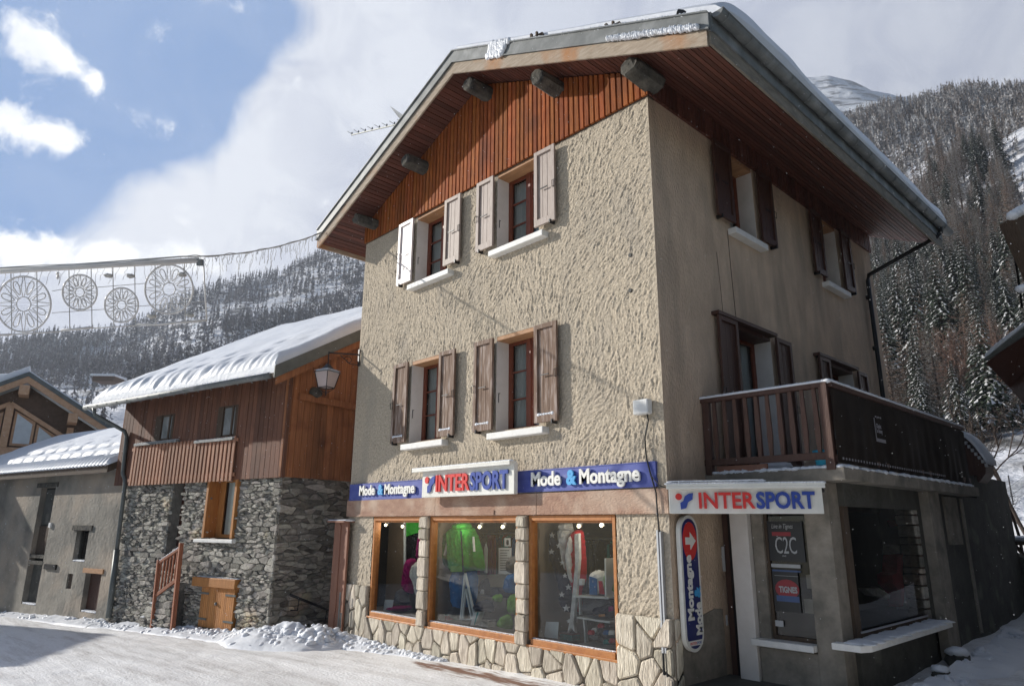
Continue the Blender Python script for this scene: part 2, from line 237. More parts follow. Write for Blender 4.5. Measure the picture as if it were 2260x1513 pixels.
# ------------------------------------------------------------------ mesh helpers
class MB:
    def __init__(s): s.v = []; s.f = []; s.m = []
    def add(s, v, f, mi=0):
        o = len(s.v); s.v.extend([tuple(map(float, p)) for p in v]); s.f.extend([tuple(o+i for i in q) for q in f]); s.m.extend([mi]*len(f)); return s
    def obox(s, c, a, b, d, mi=0):
        c, a, b, d = map(np.array, (c, a, b, d))
        v = [c+a*i+b*j+d*k for k in (-1, 1) for j in (-1, 1) for i in (-1, 1)]
        if np.dot(np.cross(a, b), d) < 0: v = [c+a*i+b*j+d*k for k in (1, -1) for j in (-1, 1) for i in (-1, 1)]
        return s.add(v, [(0, 2, 3, 1), (4, 5, 7, 6), (0, 1, 5, 4), (2, 6, 7, 3), (0, 4, 6, 2), (1, 3, 7, 5)], mi)
    def box(s, x0, x1, y0, y1, z0, z1, mi=0):
        return s.obox(((x0+x1)/2, (y0+y1)/2, (z0+z1)/2), (abs(x1-x0)/2, 0, 0), (0, abs(y1-y0)/2, 0), (0, 0, abs(z1-z0)/2), mi)
    def bar(s, p0, p1, w, h, up=(0, 0, 1), mi=0):
        p0, p1 = np.array(p0, float), np.array(p1, float); d = p1-p0; ln = np.linalg.norm(d)
        if ln < 1e-6: return s
        d /= ln; up = np.array(up, float)
        sx = np.cross(d, up); 
        if np.linalg.norm(sx) < 1e-4: sx = np.cross(d, (1, 0, 0))
        sx /= np.linalg.norm(sx); uz = np.cross(sx, d)
        return s.obox((p0+p1)/2, d*ln/2, sx*w/2, uz*h/2, mi)
    def tube(s, pts, r, n=8, mi=0, cap=True):
        pts = [np.array(p, float) for p in pts]; rr = r if hasattr(r, '__len__') else [r]*len(pts); rings = []; up = np.array((0.13, .21, .97))
        for i, p in enumerate(pts):
            d = (pts[min(i+1, len(pts)-1)]-pts[max(i-1, 0)]); d /= (np.linalg.norm(d)+1e-9)
            a = np.cross(d, up)
            if np.linalg.norm(a) < .05: a = np.cross(d, (1, 0, 0))
            a /= np.linalg.norm(a); b = np.cross(d, a); rings.append([p+rr[i]*(a*math.cos(t)+b*math.sin(t)) for t in [2*math.pi*k/n for k in range(n)]])
        v = [q for rg in rings for q in rg]; f = []
        for i in range(len(pts)-1):
            for k in range(n): f.append((i*n+k, i*n+(k+1) % n, (i+1)*n+(k+1) % n, (i+1)*n+k))
        if cap: f.append(tuple(range(n-1, -1, -1))); f.append(tuple((len(pts)-1)*n+k for k in range(n)))
        return s.add(v, f, mi)
    def prism(s, poly, o, ex, ey, ez, mi=0, bev=0., taper=None):   # poly (u,v) CCW seen from +ez, extruded along ez (vector with length)
        o, ex, ey, ez = map(lambda q: np.array(q, float), (o, ex, ey, ez)); n = len(poly); P = [o+ex*a+ey*b for a, b in poly]
        if bev:
            c = np.mean(np.array(poly), 0); Q = []
            for a, b in poly:
                d = np.array((a, b))-c; l = np.linalg.norm(d)+1e-9; q = c+d*max(0., 1-bev/l); Q.append(q)
            P1 = [p+ez*.6 for p in P]; P2 = [o+ex*a+ey*b+ez for a, b in Q]; v = P+P1+P2
            f = [tuple(2*n+i for i in range(n))] + [(i, (i+1) % n, n+(i+1) % n, n+i) for i in range(n)] + [(n+i, n+(i+1) % n, 2*n+(i+1) % n, 2*n+i) for i in range(n)]
        else:
            v = P+[p+ez for p in P]
            f = [tuple(n+i for i in range(n)), tuple(range(n-1, -1, -1))] + [(i, (i+1) % n, n+(i+1) % n, n+i) for i in range(n)]
        return s.add(v, f, mi)
    def blob(s, c, r, seed=0, amp=.2, nu=8, nv=6, mi=0):
        rr = random.Random(seed); c = np.array(c, float); r = np.array(r if hasattr(r, '__len__') else (r, r, r), float); v = [c+(0, 0, r[2])]; f = []
        for j in range(1, nv):
            for i in range(nu):
                t = math.pi*j/nv; a = 2*math.pi*i/nu; k = 1+rr.uniform(-amp, amp); v.append(c+r*k*np.array((math.sin(t)*math.cos(a), math.sin(t)*math.sin(a), math.cos(t))))
        v.append(c-(0, 0, r[2]))
        for i in range(nu): f.append((0, 1+i, 1+(i+1) % nu))
        for j in range(nv-2):
            for i in range(nu): a = 1+j*nu; f.append((a+i, a+nu+i, a+nu+(i+1) % nu, a+(i+1) % nu))
        a = 1+(nv-2)*nu
        for i in range(nu): f.append((a+i, len(v)-1, a+(i+1) % nu))
        return s.add(v, f, mi)
    def build(s, name, mats, parent=None, smooth=False, bevel=0.):
        if not s.v: return None
        return mesh_obj(name, np.array(s.v), s.f, mats, parent, smooth, bevel, s.m)
def wloc(o):
    l = np.zeros(3)
    while o is not None: l = l+np.array(o.location); o = o.parent
    return l
def mesh_obj(name, v, f, mats, parent=None, smooth=False, bevel=0., mi=None, loc=None):
    me = bpy.data.meshes.new(name); off = wloc(parent) if parent is not None else (np.array(loc, float) if loc is not None else np.array([v[:, 0].mean(), v[:, 1].mean(), v[:, 2].min()]))
    me.from_pydata([tuple(p) for p in (v-off)], [], [tuple(int(i) for i in q) for q in f])
    for m in (mats if isinstance(mats, (list, tuple)) else [mats]): me.materials.append(MATS[m])
    if mi is not None and max(mi) > 0: me.polygons.foreach_set('material_index', mi)
    if smooth: me.polygons.foreach_set('use_smooth', [True]*len(me.polygons))
    me.update(); o = bpy.data.objects.new(name, me); COL.objects.link(o)
    if parent is not None: o.parent = parent
    else: o.location = off
    if bevel:
        b = o.modifiers.new('b', 'BEVEL'); b.width = bevel; b.segments = 2; b.limit_method = 'ANGLE'
    return o
def tag(o, label=None, cat=None, group=None, kind=None):
    if label: o['label'] = label
    if cat: o['category'] = cat
    if group: o['group'] = group
    if kind: o['kind'] = kind
    return o
def thing(name, loc, label, cat, group=None):
    o = bpy.data.objects.new(name, None); o.location = loc; o.empty_display_size = .2; COL.objects.link(o); return tag(o, label, cat, group)
class FR:                                                # a wall's own frame: u along the wall, n outwards, z up
    def __init__(s, o, U, Nn): s.o = np.array(o, float); s.U = np.array(U, float); s.N = np.array(Nn, float); s.Z = np.array((0, 0, 1.))
    def p(s, u, n, z): return s.o+s.U*u+s.N*n+s.Z*z
    def box(s, mb, u0, u1, n0, n1, z0, z1, mi=0): return mb.obox(s.p((u0+u1)/2, (n0+n1)/2, (z0+z1)/2), s.U*(abs(u1-u0)/2), s.N*(abs(n1-n0)/2), s.Z*(abs(z1-z0)/2), mi)
    def uz(s, px, py, n=0.):
        P = onp(px, py, s.N, s.o+s.N*n); return float((P-s.o) @ s.U), float(P[2])
FRONT = FR((0, 0, 0), (1, 0, 0), (0, -1, 0)); SIDE = FR((0, 0, 0), (0, 1, 0), (1, 0, 0))
O2 = (-9.35, -.9, 0); H2 = FR(O2, (-.975, -.222, 0), (.222, -.975, 0)); H2G = FR(O2, (-.222, .975, 0), (.975, .222, 0))
def sm(x, a, b):
    t = np.clip((x-a)/(b-a), 0, 1); return t*t*(3-2*t)
def vnoise(x, y, s, seed=0):                             # smooth value noise on arrays
    x = np.asarray(x)/s; y = np.asarray(y)/s; xi = np.floor(x).astype(int); yi = np.floor(y).astype(int); fx = x-xi; fy = y-yi; fx = fx*fx*(3-2*fx); fy = fy*fy*(3-2*fy)
    def h(i, j):
        n = (i*374761393+j*668265263+seed*982451653) & 0x7fffffff; n = ((n ^ (n >> 13))*1274126177) & 0x7fffffff; return ((n ^ (n >> 16)) & 0xffff)/65535.
    return (h(xi, yi)*(1-fx)+h(xi+1, yi)*fx)*(1-fy)+(h(xi, yi+1)*(1-fx)+h(xi+1, yi+1)*fx)*fy
def fbm(x, y, s, o=4, seed=0, g=.5):
    a = 0; k = 1; t = 0
    for i in range(o): a = a+k*vnoise(x, y, s/2**i, seed+i*17); t += k; k *= g
    return a/t
def text_mb(mb, body, F, u, n, z, size, depth=.01, mi=0, sx=1., bold=0., align='LEFT', rot=0., shear=0.):
    cu = bpy.data.curves.new('t', 'FONT'); cu.body = body; cu.size = size; cu.extrude = depth/2; cu.offset = bold; cu.align_x = align; cu.shear = shear; cu.resolution_u = 3
    ob = bpy.data.objects.new('t', cu); COL.objects.link(ob); bpy.context.view_layer.update()
    dg = bpy.context.evaluated_depsgraph_get(); me = bpy.data.meshes.new_from_object(ob.evaluated_get(dg))
    c, s_ = math.cos(rot), math.sin(rot); v = []
    for q in me.vertices:
        a, b = q.co.x*sx, q.co.y; a, b = a*c-b*s_, a*s_+b*c; v.append(F.p(u+a, n+depth/2+q.co.z, z+b))
    mb.add(v, [tuple(p.vertices) for p in me.polygons], mi)
    w = max([q.co.x for q in me.vertices])*sx; bpy.data.objects.remove(ob); bpy.data.meshes.remove(me); bpy.data.curves.remove(cu); return w
def clip_poly(poly, p, nrm_):
    outp = []
    for i in range(len(poly)):
        a, b = poly[i], poly[(i+1) % len(poly)]; da = np.dot(a-p, nrm_); db = np.dot(b-p, nrm_)
        if da <= 0: outp.append(a)
        if (da < 0 < db) or (db < 0 < da): outp.append(a+(b-a)*da/(da-db))
    return outp
def voronoi(sites, rect, gap, stretch=1.):               # list of polygons, one per site, shrunk by gap; stretch squeezes z for flat stones
    S = np.array(sites); S2 = S*(1, stretch); polys = []
    x0, x1, y0, y1 = rect; y0 *= stretch; y1 *= stretch
    for i in range(len(S2)):
        d = ((S2-S2[i])**2).sum(1); nb = np.argsort(d)[1:22]; P = [np.array(q, float) for q in ((x0, y0), (x1, y0), (x1, y1), (x0, y1))]
        for j in nb:
            dv = S2[j]-S2[i]; l = np.linalg.norm(dv); 
            if l < 1e-6: continue
            dv = dv/l; P = clip_poly(P, (S2[i]+S2[j])/2-dv*gap, dv)
            if len(P) < 3: break
        if len(P) >= 3: polys.append([(q[0], q[1]/stretch) for q in P])
    return polys
def chaikin(poly, k=.22):
    o = []
    for i in range(len(poly)):
        a, b = np.array(poly[i]), np.array(poly[(i+1) % len(poly)]); o += [tuple(a+(b-a)*k), tuple(b-(b-a)*k)]
    return o
# ------------------------------------------------------------------ ground and hills
def gz(x, y):
    x = np.asarray(x, float); y = np.asarray(y, float)
    g = .28+.03*np.clip(x, -25, 6)+.035*np.clip(y-1, 0, 8)*sm(x, -3, 1)
    g = g+.11*np.clip(y-9.5, 0, 60)*sm(x, -16, -6)
    return g
def road():
    xs = np.concatenate([np.arange(-46, -24, .5), np.arange(-24, 9, .075), np.arange(9, 30, .6)]); ys = np.concatenate([np.arange(-24, -8, .5), np.arange(-8, 6.5, .075), np.arange(6.5, 34, .35)])
    X, Y = np.meshgrid(xs, ys); Z = gz(X, Y); a = R(8); U = X*math.cos(a)+Y*math.sin(a); V = -X*math.sin(a)+Y*math.cos(a)
    lane = sm(X, 2.5, -1.)
    Z = Z+lane*(.085*(fbm(U*.12, V, .5, 4, 3)-.5)+.06*(fbm(U*.1, V, 1.6, 3, 9)-.5))+.03*(fbm(X, Y, .28, 3, 5)-.5)
    Z = Z+(1-lane)*.16*(fbm(X, Y, 1.5, 4, 21)-.45)
    nx, ny = len(xs), len(ys); v = np.stack([X.ravel(), Y.ravel(), Z.ravel()], 1); i = np.arange(nx-1)[None, :]+nx*np.arange(ny-1)[:, None]; i = i.ravel()
    f = np.stack([i, i+1, i+1+nx, i+nx], 1); o = mesh_obj('road', v, f, 'packed_snow', None, True, loc=(0, 0, 0)); tag(o, kind='structure', label='packed snow road with wheel ruts in front of the houses')
    d = np.exp(-np.abs(Y+.50)/.38)*sm(X, -5.6, -4.2)*sm(X, 1.6, .4); at = o.data.attributes.new('bare', 'FLOAT', 'POINT'); at.data.foreach_set('value', d.ravel())
road()
LS = [(-110, .15), (-87.69, .178), (-84.29, .205), (-81.06, .222), (-78.2, .235), (-75.51, .258), (-73.58, .293), (-72.06, .312), (-69.8, .330), (-67.08, .345), (-65.36, .362), (-63.6, .384), (-61.42, .41), (-59.94, .43), (-50, .48), (-38, .50)]
RS = [(-38, .50), (-23.78, .54), (-20.1, .553), (-17.97, .560), (-16.56, .566), (-14.6, .566), (-13.35, .561), (-11.5, .557), (-10.27, .560), (-8.59, .551), (-6., .528), (-2.6, .507), (20, .40)]
SP = [(-40, .15), (-25, .25), (-19.86, .30), (-16.14, .372), (-14.36, .41), (-12.22, .452), (-9.75, .47), (-7.97, .483), (-6.21, .498), (-2.55, .51), (20, .45)]
PK = [(-45, .50), (-32, .55), (-27.25, .610), (-23.29, .645), (-21.6, .656), (-20.2, .659), (-18.52, .653), (-16.89, .634), (-15.69, .611), (-14.35, .588), (-11.84, .560), (-7., .52), (5, .45)]
def tab(t, a): return np.interp(a, [q[0] for q in t], [q[1] for q in t])
def Tprof(az, r):
    w = sm(az, -56, -34)
    tl = tab(LS, az)*np.clip((r-70)/680., 0, 1)**.72
    tl = np.where(r > 750, tl-(r-750)*.0006, tl)
    sp = tab(SP, az)*np.clip((r-26)/204., 0, 1)**.8
    rs = tab(RS, az); far = sp-.045*sm(r, 230, 285)
    far = far+(rs-(tab(SP, az)-.045))*sm(r, 275, 530)
    tr = np.where(r < 230, sp, far); tr = np.where(r > 530, rs-(r-530)*.0006, tr)
    return tl*(1-w)+tr*w
def Hterr(az, r):
    az = np.asarray(az, float); r = np.asarray(r, float); x = CAM[0]+np.sin(np.radians(az))*r; y = CAM[1]+np.cos(np.radians(az))*r
    base = gz(x, y)*sm(r, 70, 20)-.25*sm(r, 45, 20)
    nz = (fbm(x, y, 60, 5, 31)-.5)*14*sm(r, 80, 240)*sm(az*0+r, 80, 200)
    left = sm(az, -50, -60); nz = nz*(1+.5*left)
    nz = nz*np.where(az < -50, 1-sm(r, 640, 745)*.75, 1-sm(r, 450, 528)*.75)
    return base+sm(r, 24, 60)*(CAM[2]*sm(r, 30, 90)+Tprof(az, r)*r)+nz, x, y
def polar(name, azs, rs_, fn, m, lab):
    A, Rr = np.meshgrid(azs, rs_); Z, X, Y = fn(A, Rr); na, nr = len(azs), len(rs_); v = np.stack([X.ravel(), Y.ravel(), Z.ravel()], 1)
    i = (np.arange(na-1)[None, :]+na*np.arange(nr-1)[:, None]).ravel(); f = np.stack([i, i+na, i+na+1, i+1], 1)[:, ::-1]
    o = mesh_obj(name, v, f, m, None, True, loc=(0, 0, 0)); tag(o, lab, kind='structure')
polar('hillside', np.arange(-112, 24, .4), np.concatenate([np.arange(20, 120, 4), np.arange(120, 900, 7)]), Hterr, 'hill_snow', 'snowy valley sides rising behind the village')
def Hpk(az, r):
    x = CAM[0]+np.sin(np.radians(az))*r; y = CAM[1]+np.cos(np.radians(az))*r; pk = tab(PK, az); pla = np.minimum(.598-(az+18.8)*.0035, pk-.002)
    T = .40+(pla-.40)*sm(r, 700, 1050); T = T+(pk-pla)*np.clip((r-1080)/420., 0, 1)**.8; T = np.where(r > 1500, pk-(r-1500)*.0005, T)
    rib = (fbm(x, y, 120, 6, 77)-.5)*60*sm(r, 1100, 1250)*(1-.6*sm(r, 1350, 1500))
    return CAM[2]+T*r+rib, x, y
polar('mountain_peak', np.arange(-34, 6, .2), np.arange(700, 1700, 12), Hpk, 'peak_snow', 'bare snow covered summit rising beyond the wooded slope')
# low foreground shelf of the gentle field reaching the fence is part of the road sheet

# ------------------------------------------------------------------ THE SHOP BUILDING
SB = thing('shop_building', (-4, 0, .2), 'tall rendered corner building with red brown timber gable and shuttered windows over a shop', 'building')
XL = -7.95; ZW = 8.66; YB = 8.95
holes = [(-3.36, -2.34, 3.85, 5.50), (-5.88, -4.86, 3.86, 5.48), (-3.39, -2.32, 7.14, 8.66), (-5.92, -4.84, 7.14, 8.66)]
def front_wall():
    st = .0135; xs = np.arange(XL, .0001, st); xs[-1] = 0.; zs = np.arange(0, ZW, st)
    zs = np.append(zs[:-1], ZW); big_h = [(-6.98, -.86, .60, 2.50)]
    for h in holes+big_h:
        for e in h[:2]: xs[np.argmin(abs(xs-e))] = e
        for e in h[2:]: zs[np.argmin(abs(zs-e))] = e
    nx, nz = len(xs), len(zs); H = np.zeros((nz, nx)); K = 62000; rr = np.random.default_rng(3)
    cx = rr.uniform(XL, 0, K); cz = rr.uniform(0, ZW, K)
    th = R(68)+1.5*(fbm(cx, cz, 1.3, 3, 5)-.5)*2+rr.normal(0, .33, K)
    th = th-.5*sm(cx, -2.2, 0)*0
    ln = rr.uniform(.03, .095, K); wd = rr.uniform(.0055, .0105, K); am = rr.uniform(-.9, 1., K)*rr.uniform(.5, 1, K)
    for k in range(K):
        m = ln[k]*1.7; i0 = max(0, int((cx[k]-m-XL)/st)); i1 = min(nx, int((cx[k]+m-XL)/st)+2); j0 = max(0, int((cz[k]-m)/st)); j1 = min(nz, int((cz[k]+m)/st)+2)
        if i1 <= i0 or j1 <= j0: continue
        dx = xs[None, i0:i1]-cx[k]; dz = zs[j0:j1, None]-cz[k]; c, s = math.cos(th[k]), math.sin(th[k]); a = (dx*c+dz*s)/ln[k]; b = (-dx*s+dz*c)/wd[k]
        H[j0:j1, i0:i1] += am[k]*np.exp(-a*a-b*b)
    X, Z = np.meshgrid(xs, zs)
    H = .020*np.tanh(H*.75)*(.7+.6*fbm(X, Z, 1.1, 3, 41))+.012*(fbm(X, Z, .9, 3, 8)-.5)
    H = H+.0026*rr.normal(0, 1, H.shape)
    edge = np.minimum(1, np.minimum((X-XL)/.03, (0-X)/.05)); H = H*np.clip(edge, 0, 1)
    for x0, x1, z0, z1 in holes: d = np.maximum(np.maximum(x0-X, X-x1), np.maximum(z0-Z, Z-z1)); H = H*sm(d, -.001, .05)
    v = np.stack([X.ravel(), -H.ravel(), Z.ravel()], 1); ii, jj = np.meshgrid(np.arange(nx-1), np.arange(nz-1)); xc = (xs[ii]+xs[ii+1])/2; zc = (zs[jj]+zs[jj+1])/2
    keep = np.ones(ii.shape, bool)
    for x0, x1, z0, z1 in holes+big_h: keep &= ~((xc > x0) & (xc < x1) & (zc > z0) & (zc < z1))
    i = (jj*nx+ii)[keep]; f = np.stack([i, i+1, i+nx+1, i+nx], 1)
    mesh_obj('front_wall', v, f, 'render_front', SB, True)
front_wall()
def side_wall():
    mb = MB(); hs = [(2.26, 3.19, 7.19, ZW), (5.96, 6.90, 7.19, ZW), (2.02, 3.33, 3.05, 5.48), (5.55, 6.93, 4.05, 5.46), (1.9, 7.9, .0, 2.6)]
    ys = sorted(set([0, YB]+[e for h in hs for e in h[:2]]+list(np.arange(0, YB, .3)))); zs = sorted(set([0, ZW]+[e for h in hs for e in h[2:]]+list(np.arange(0, ZW, .3))))
    for a, b in zip(ys[:-1], ys[1:]):
        for c, d in zip(zs[:-1], zs[1:]):
            if any(h[0] < (a+b)/2 < h[1] and h[2] < (c+d)/2 < h[3] for h in hs): continue
            mb.add([(0, a, c), (0, b, c), (0, b, d), (0, a, d)], [(0, 1, 2, 3)])
    mb.build('side_wall', 'render_side', SB)
    mb = MB(); mb.add([(XL, 0, 0), (XL, YB, 0), (XL, YB, 9.2), (XL, 0, 9.2)], [(3, 2, 1, 0)]); mb.add([(XL, YB, 0), (0, YB, 0), (0, YB, 9.1), (-3.9, YB, 10.8), (XL, YB, 9.1)], [(4, 3, 2, 1, 0)]); mb.build('rear_wall', 'render_side', SB)
    mb = MB()                                            # dark lining so no light leaks through the openings
    mb.box(XL+.1, -.45, .75, YB-.1, 2.75, 8.6); mb.build('inner_core', 'shop_dark', SB)
    c = MB(); c.tube([(0.004, 1.72, 8.2-1.6), (.004, 1.76, 6.0), (.004, 1.80, 4.9)], .004, 4); c.tube([(.004, 2.13, 7.1), (.004, 2.15, 6.3), (.004, 2.19, 5.4)], .006, 4); c.build('wall_crack', 'old_wood', SB)
side_wall()

def slatted(mb, poly_fn, u0, u1, w, F, n0, n1, gap=.012, seed=0, ch=.012):
    rr = random.Random(seed); u = u0
    while u < u1-.01:
        ww = min(w*rr.uniform(.92, 1.08), u1-u); z0a, z1a = poly_fn(u+gap/2); z0b, z1b = poly_fn(u+ww-gap/2); d = rr.uniform(-.004, .004)
        v = [F.p(u+gap/2, n0, z0a), F.p(u+ww-gap/2, n0, z0b), F.p(u+ww-gap/2, n0, z1b), F.p(u+gap/2, n0, z1a)]; v += [p+F.N*(n1-n0+d) for p in v]
        v2 = v[:4]+[F.p(u+gap/2+ch, n1+d+.004, z0a), F.p(u+ww-gap/2-ch, n1+d+.004, z0b), F.p(u+ww-gap/2-ch, n1+d+.004, z1b), F.p(u+gap/2+ch, n1+d+.004, z1a)]
        mb.add(v2, [(4, 5, 6, 7), (0, 1, 5, 4), (1, 2, 6, 5), (2, 3, 7, 6), (3, 0, 4, 7)]); u += ww
RX, RZ = -3.89, 10.86; SR, SL = .452, .425; EXR, EXL = 1.46, -8.88; Y0, Y1 = -.72, 9.02       # soffit underside plane
def roofz(x): return RZ-SR*(x-RX) if x > RX else RZ-SL*(RX-x)
mb = MB(); slatted(mb, lambda u: (ZW, roofz(u)-.03), XL-.03, .03, .112, FRONT, .0, .045, seed=2); mb.build('gable_cladding', 'wood_gable', SB)
mb = MB(); mb.box(XL-.02, .02, -.012, .15, ZW-.02, ZW); mb.build('cladding_batten', 'old_wood', SB)
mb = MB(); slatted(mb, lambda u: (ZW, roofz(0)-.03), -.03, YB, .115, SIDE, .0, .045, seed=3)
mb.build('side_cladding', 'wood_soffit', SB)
# roof: soffit boards, deck, verge boards, flashing, snow, gutter
roof = MB(); v = []
for y in (Y0, Y1):
    v += [(EXL, y, roofz(EXL)+.02), (RX, y, RZ+.02), (EXR, y, roofz(EXR)+.02), (EXR, y, roofz(EXR)+.30), (RX, y, RZ+.31), (EXL, y, roofz(EXL)+.30)]
roof.add(v, [(0, 1, 4, 5), (1, 2, 3, 4), (11, 10, 7, 6), (10, 9, 8, 7), (0, 6, 7, 1), (1, 7, 8, 2), (2, 8, 9, 3), (3, 9, 10, 4), (4, 10, 11, 5), (5, 11, 6, 0)])
roofo = roof.build('roof', 'zinc_dark', SB)
sf = MB(); rr = random.Random(4)
for sgn, xe, sl in ((1, EXR, SR), (-1, EXL, SL)):
    L_ = abs(xe-RX)*math.hypot(1, sl); n = int(L_/.105); 
    for k in range(n):
        a = RX+(xe-RX)*(k+.06)/n; b = RX+(xe-RX)*(k+.94)/n; d = rr.uniform(-.004, .004)
        sf.add([(a, Y0+.03, roofz(a)+d), (b, Y0+.03, roofz(b)+d), (b, Y1-.03, roofz(b)+d), (a, Y1-.03, roofz(a)+d), (a, Y0+.03, roofz(a)+.018), (b, Y0+.03, roofz(b)+.018), (b, Y1-.03, roofz(b)+.018), (a, Y1-.03, roofz(a)+.018)],
               [(0, 3, 2, 1) if sgn > 0 else (0, 1, 2, 3), (0, 1, 5, 4), (1, 2, 6, 5), (3, 0, 4, 7), (2, 3, 7, 6)])
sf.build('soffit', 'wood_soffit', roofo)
fa = MB()
def rake(mb, z0, z1, y0, y1, ext=0.):                    # board following the gable line between heights z0..z1 over the soffit plane
    for xa, xb in ((EXL-ext, RX), (RX, EXR+ext)):
        za, zb = roofz(xa), roofz(xb); mb.add([(xa, y0, za+z0), (xb, y0, zb+z0), (xb, y0, zb+z1), (xa, y0, za+z1), (xa, y1, za+z0), (xb, y1, zb+z0), (xb, y1, zb+z1), (xa, y1, za+z1)],
               [(0, 1, 2, 3), (7, 6, 5, 4), (0, 4, 5, 1), (2, 6, 7, 3), (0, 3, 7, 4), (1, 5, 6, 2)])
rake(fa, -.13, .10, Y0-.035, Y0); fe = MB(); fe.box(EXR, EXR+.035, Y0+.003, Y1, roofz(EXR)-.10, roofz(EXR)+.10); fe.build('eave_board', 'fascia_grey', roofo); fa.box(EXL-.035, EXL, Y0-.035, Y1, roofz(EXL)-.10, roofz(EXL)+.10)
fa.build('verge_board', 'wood_fascia', roofo)
fl = MB(); rake(fl, .10, .37, Y0-.055, Y0+.02, .05); rake(fl, .35, .372, Y0-.085, Y0+.02, .05); rake(fl, .10, .125, Y0-.075, Y0-.03, .05)
fl.box(EXR+.035, EXR+.06, Y0, Y1, roofz(EXR)+.10, roofz(EXR)+.37); fl.build('verge_flashing', 'zinc', roofo)
gt = MB(); GX = EXR+.14; GZ = roofz(EXR)+.35; rg = .085
for _once in (0,):
    pts = [(a, GX+rg*math.cos(a), GZ+rg*math.sin(a)) for a in np.linspace(math.pi, 2*math.pi, 9)]; ya, yb = Y0+.02, Y1+.3
    v = [(p[1], ya, p[2]) for p in pts]+[(p[1], yb, p[2]) for p in pts]+[(GX+(rg-.006)*math.cos(p[0]), ya, GZ+(rg-.006)*math.sin(p[0])) for p in pts]+[(GX+(rg-.006)*math.cos(p[0]), yb, GZ+(rg-.006)*math.sin(p[0])) for p in pts]
    f = [(i, i+1, 10+i, 9+i) for i in range(8)]+[(18+i, 27+i, 28+i, 19+i) for i in range(8)]+[tuple(range(8, -1, -1)), tuple(range(9, 18))]
    gt.add(v, f); gt.tube([(GX+rg, ya, GZ), (GX+rg, yb, GZ)], .012, 6)
    for yy in np.arange(ya+.15, yb, .62): gt.tube([(GX+(rg+.008)*math.cos(a), yy, GZ+(rg+.008)*math.sin(a)) for a in np.linspace(math.pi, 2*math.pi, 9)], .009, 4)
gt.build('gutter', 'zinc', roofo)
def snow_roof():
    nu, nv = 60, 90; us = np.linspace(0, 1, nu); ys = np.linspace(Y0+.05, Y1-.02, nv); Uu, Yy = np.meshgrid(us, ys); X = RX+(EXR+.20-RX)*Uu
    base = RZ-SR*(X-RX)+.38; t = .46*(1-np.exp(-(1.003-Uu)*190))*(1-.85*np.exp(-(Yy-Y0)*3.0))*(1+.35*(fbm(X, Yy, 1.6, 4, 2)-.5)) + .10*np.exp(-((Yy-1.2)/1.)**2)*sm(Uu, .6, .9)
    Z = base+t+.02
    v = [np.stack([X.ravel(), Yy.ravel(), Z.ravel()], 1)]; i = (np.arange(nu-1)[None, :]+nu*np.arange(nv-1)[:, None]).ravel(); f = np.stack([i, i+1, i+nu+1, i+nu], 1)
    mesh_obj('roof_snow', v[0], f, 'snow', roofo, True)
    sk = MB(); B = v[0]; E = [(B[k*nu+nu-1], B[k*nu+nu-1]*(1, 1, 0)+(-.10, 0, roofz(EXR)+.31)) for k in range(nv)]; sk.add([q for e in E for q in e], [(2*i, 2*i+1, 2*i+3, 2*i+2) for i in range(nv-1)])
    E = [(B[k], np.array((B[k][0], B[k][1], roofz(min(B[k][0], EXR))+.31))) for k in range(nu)]; sk.add([q for e in E for q in e], [(2*i, 2*i+1, 2*i+3, 2*i+2) for i in range(nu-1)])
    E = [(B[(nv-1)*nu+k], np.array((B[(nv-1)*nu+k][0], Y1-.02, roofz(min(B[k][0], EXR))+.31))) for k in range(nu)]; sk.add([q for e in E for q in e], [(2*i, 2*i+2, 2*i+3, 2*i+1) for i in range(nu-1)]); sk.build('snow_edge', 'snow', roofo, True)
    X2 = EXL+(RX-EXL)*Uu; Z2 = RZ-SL*(RX-X2)+.315+.10*sm(Uu, -.01, .05)*(1-np.exp(-(Yy-Y0)*6)); mesh_obj('roof_snow', np.stack([X2.ravel(), Yy.ravel(), Z2.ravel()], 1), f, 'snow', roofo, True)
    mb = MB(); rr = random.Random(9)                    # crust of snow on the verge flashing, one clump slipping over it
    def crust(x0, x1, zoff, y, w, h, n, sd=0):
        for k in range(n):
            x = x0+(x1-x0)*(k+.5)/n; mb.blob((x, y, roofz(x)+zoff), (abs(x1-x0)/n*.9, w, h*rr.uniform(.7, 1.3)), seed=k, amp=.25, nu=8, nv=5)
    crust(RX, EXR, .375, Y0-.03, .05, .022, 130); mb.build('verge_snow', 'snow', roofo, True); mb = MB(); crust(-.1, 1.38, .135, Y0-.09, .05, .05, 46)
    mb.build('verge_snow', 'snow', roofo, True); mb = MB()
    for k in range(150):
        t = rr.random(); x = -2.50+rr.uniform(-.24, .24)*(1-.25*t)-.16*t; mb.blob((x, Y0-.075, roofz(x)+.385-.27*t), (.055, .03, .06), seed=k, amp=.3)
    mb.build('verge_snow', 'snow', roofo, True)
snow_roof()
mb = MB()
for px, py, dx, dz in ((1183, 80, .12, .10), (1351, 58, .10, .07)):
    P = pl(px, py, 'y', Y0-.02); mb.bar(P+(-.10, 0, -.02), P+(.12, .05, .0), .05, .06); mb.bar(P+(-.10, 0, 0.), P+(-.11, 0, .10), .04, .04); mb.bar(P+(.02, 0, 0.), P+(.02, 0, .07), .04, .03)
mb.build('snow_hook', 'old_wood', roofo)
P = pl(1521, 32, 'y', Y0+.1); mb = MB(); mb.tube([P+(-.14, -.05, .08), P+(.10, .05, -.06)], .05, 10); mb.build('vent_pipe', 'metal_black', roofo)
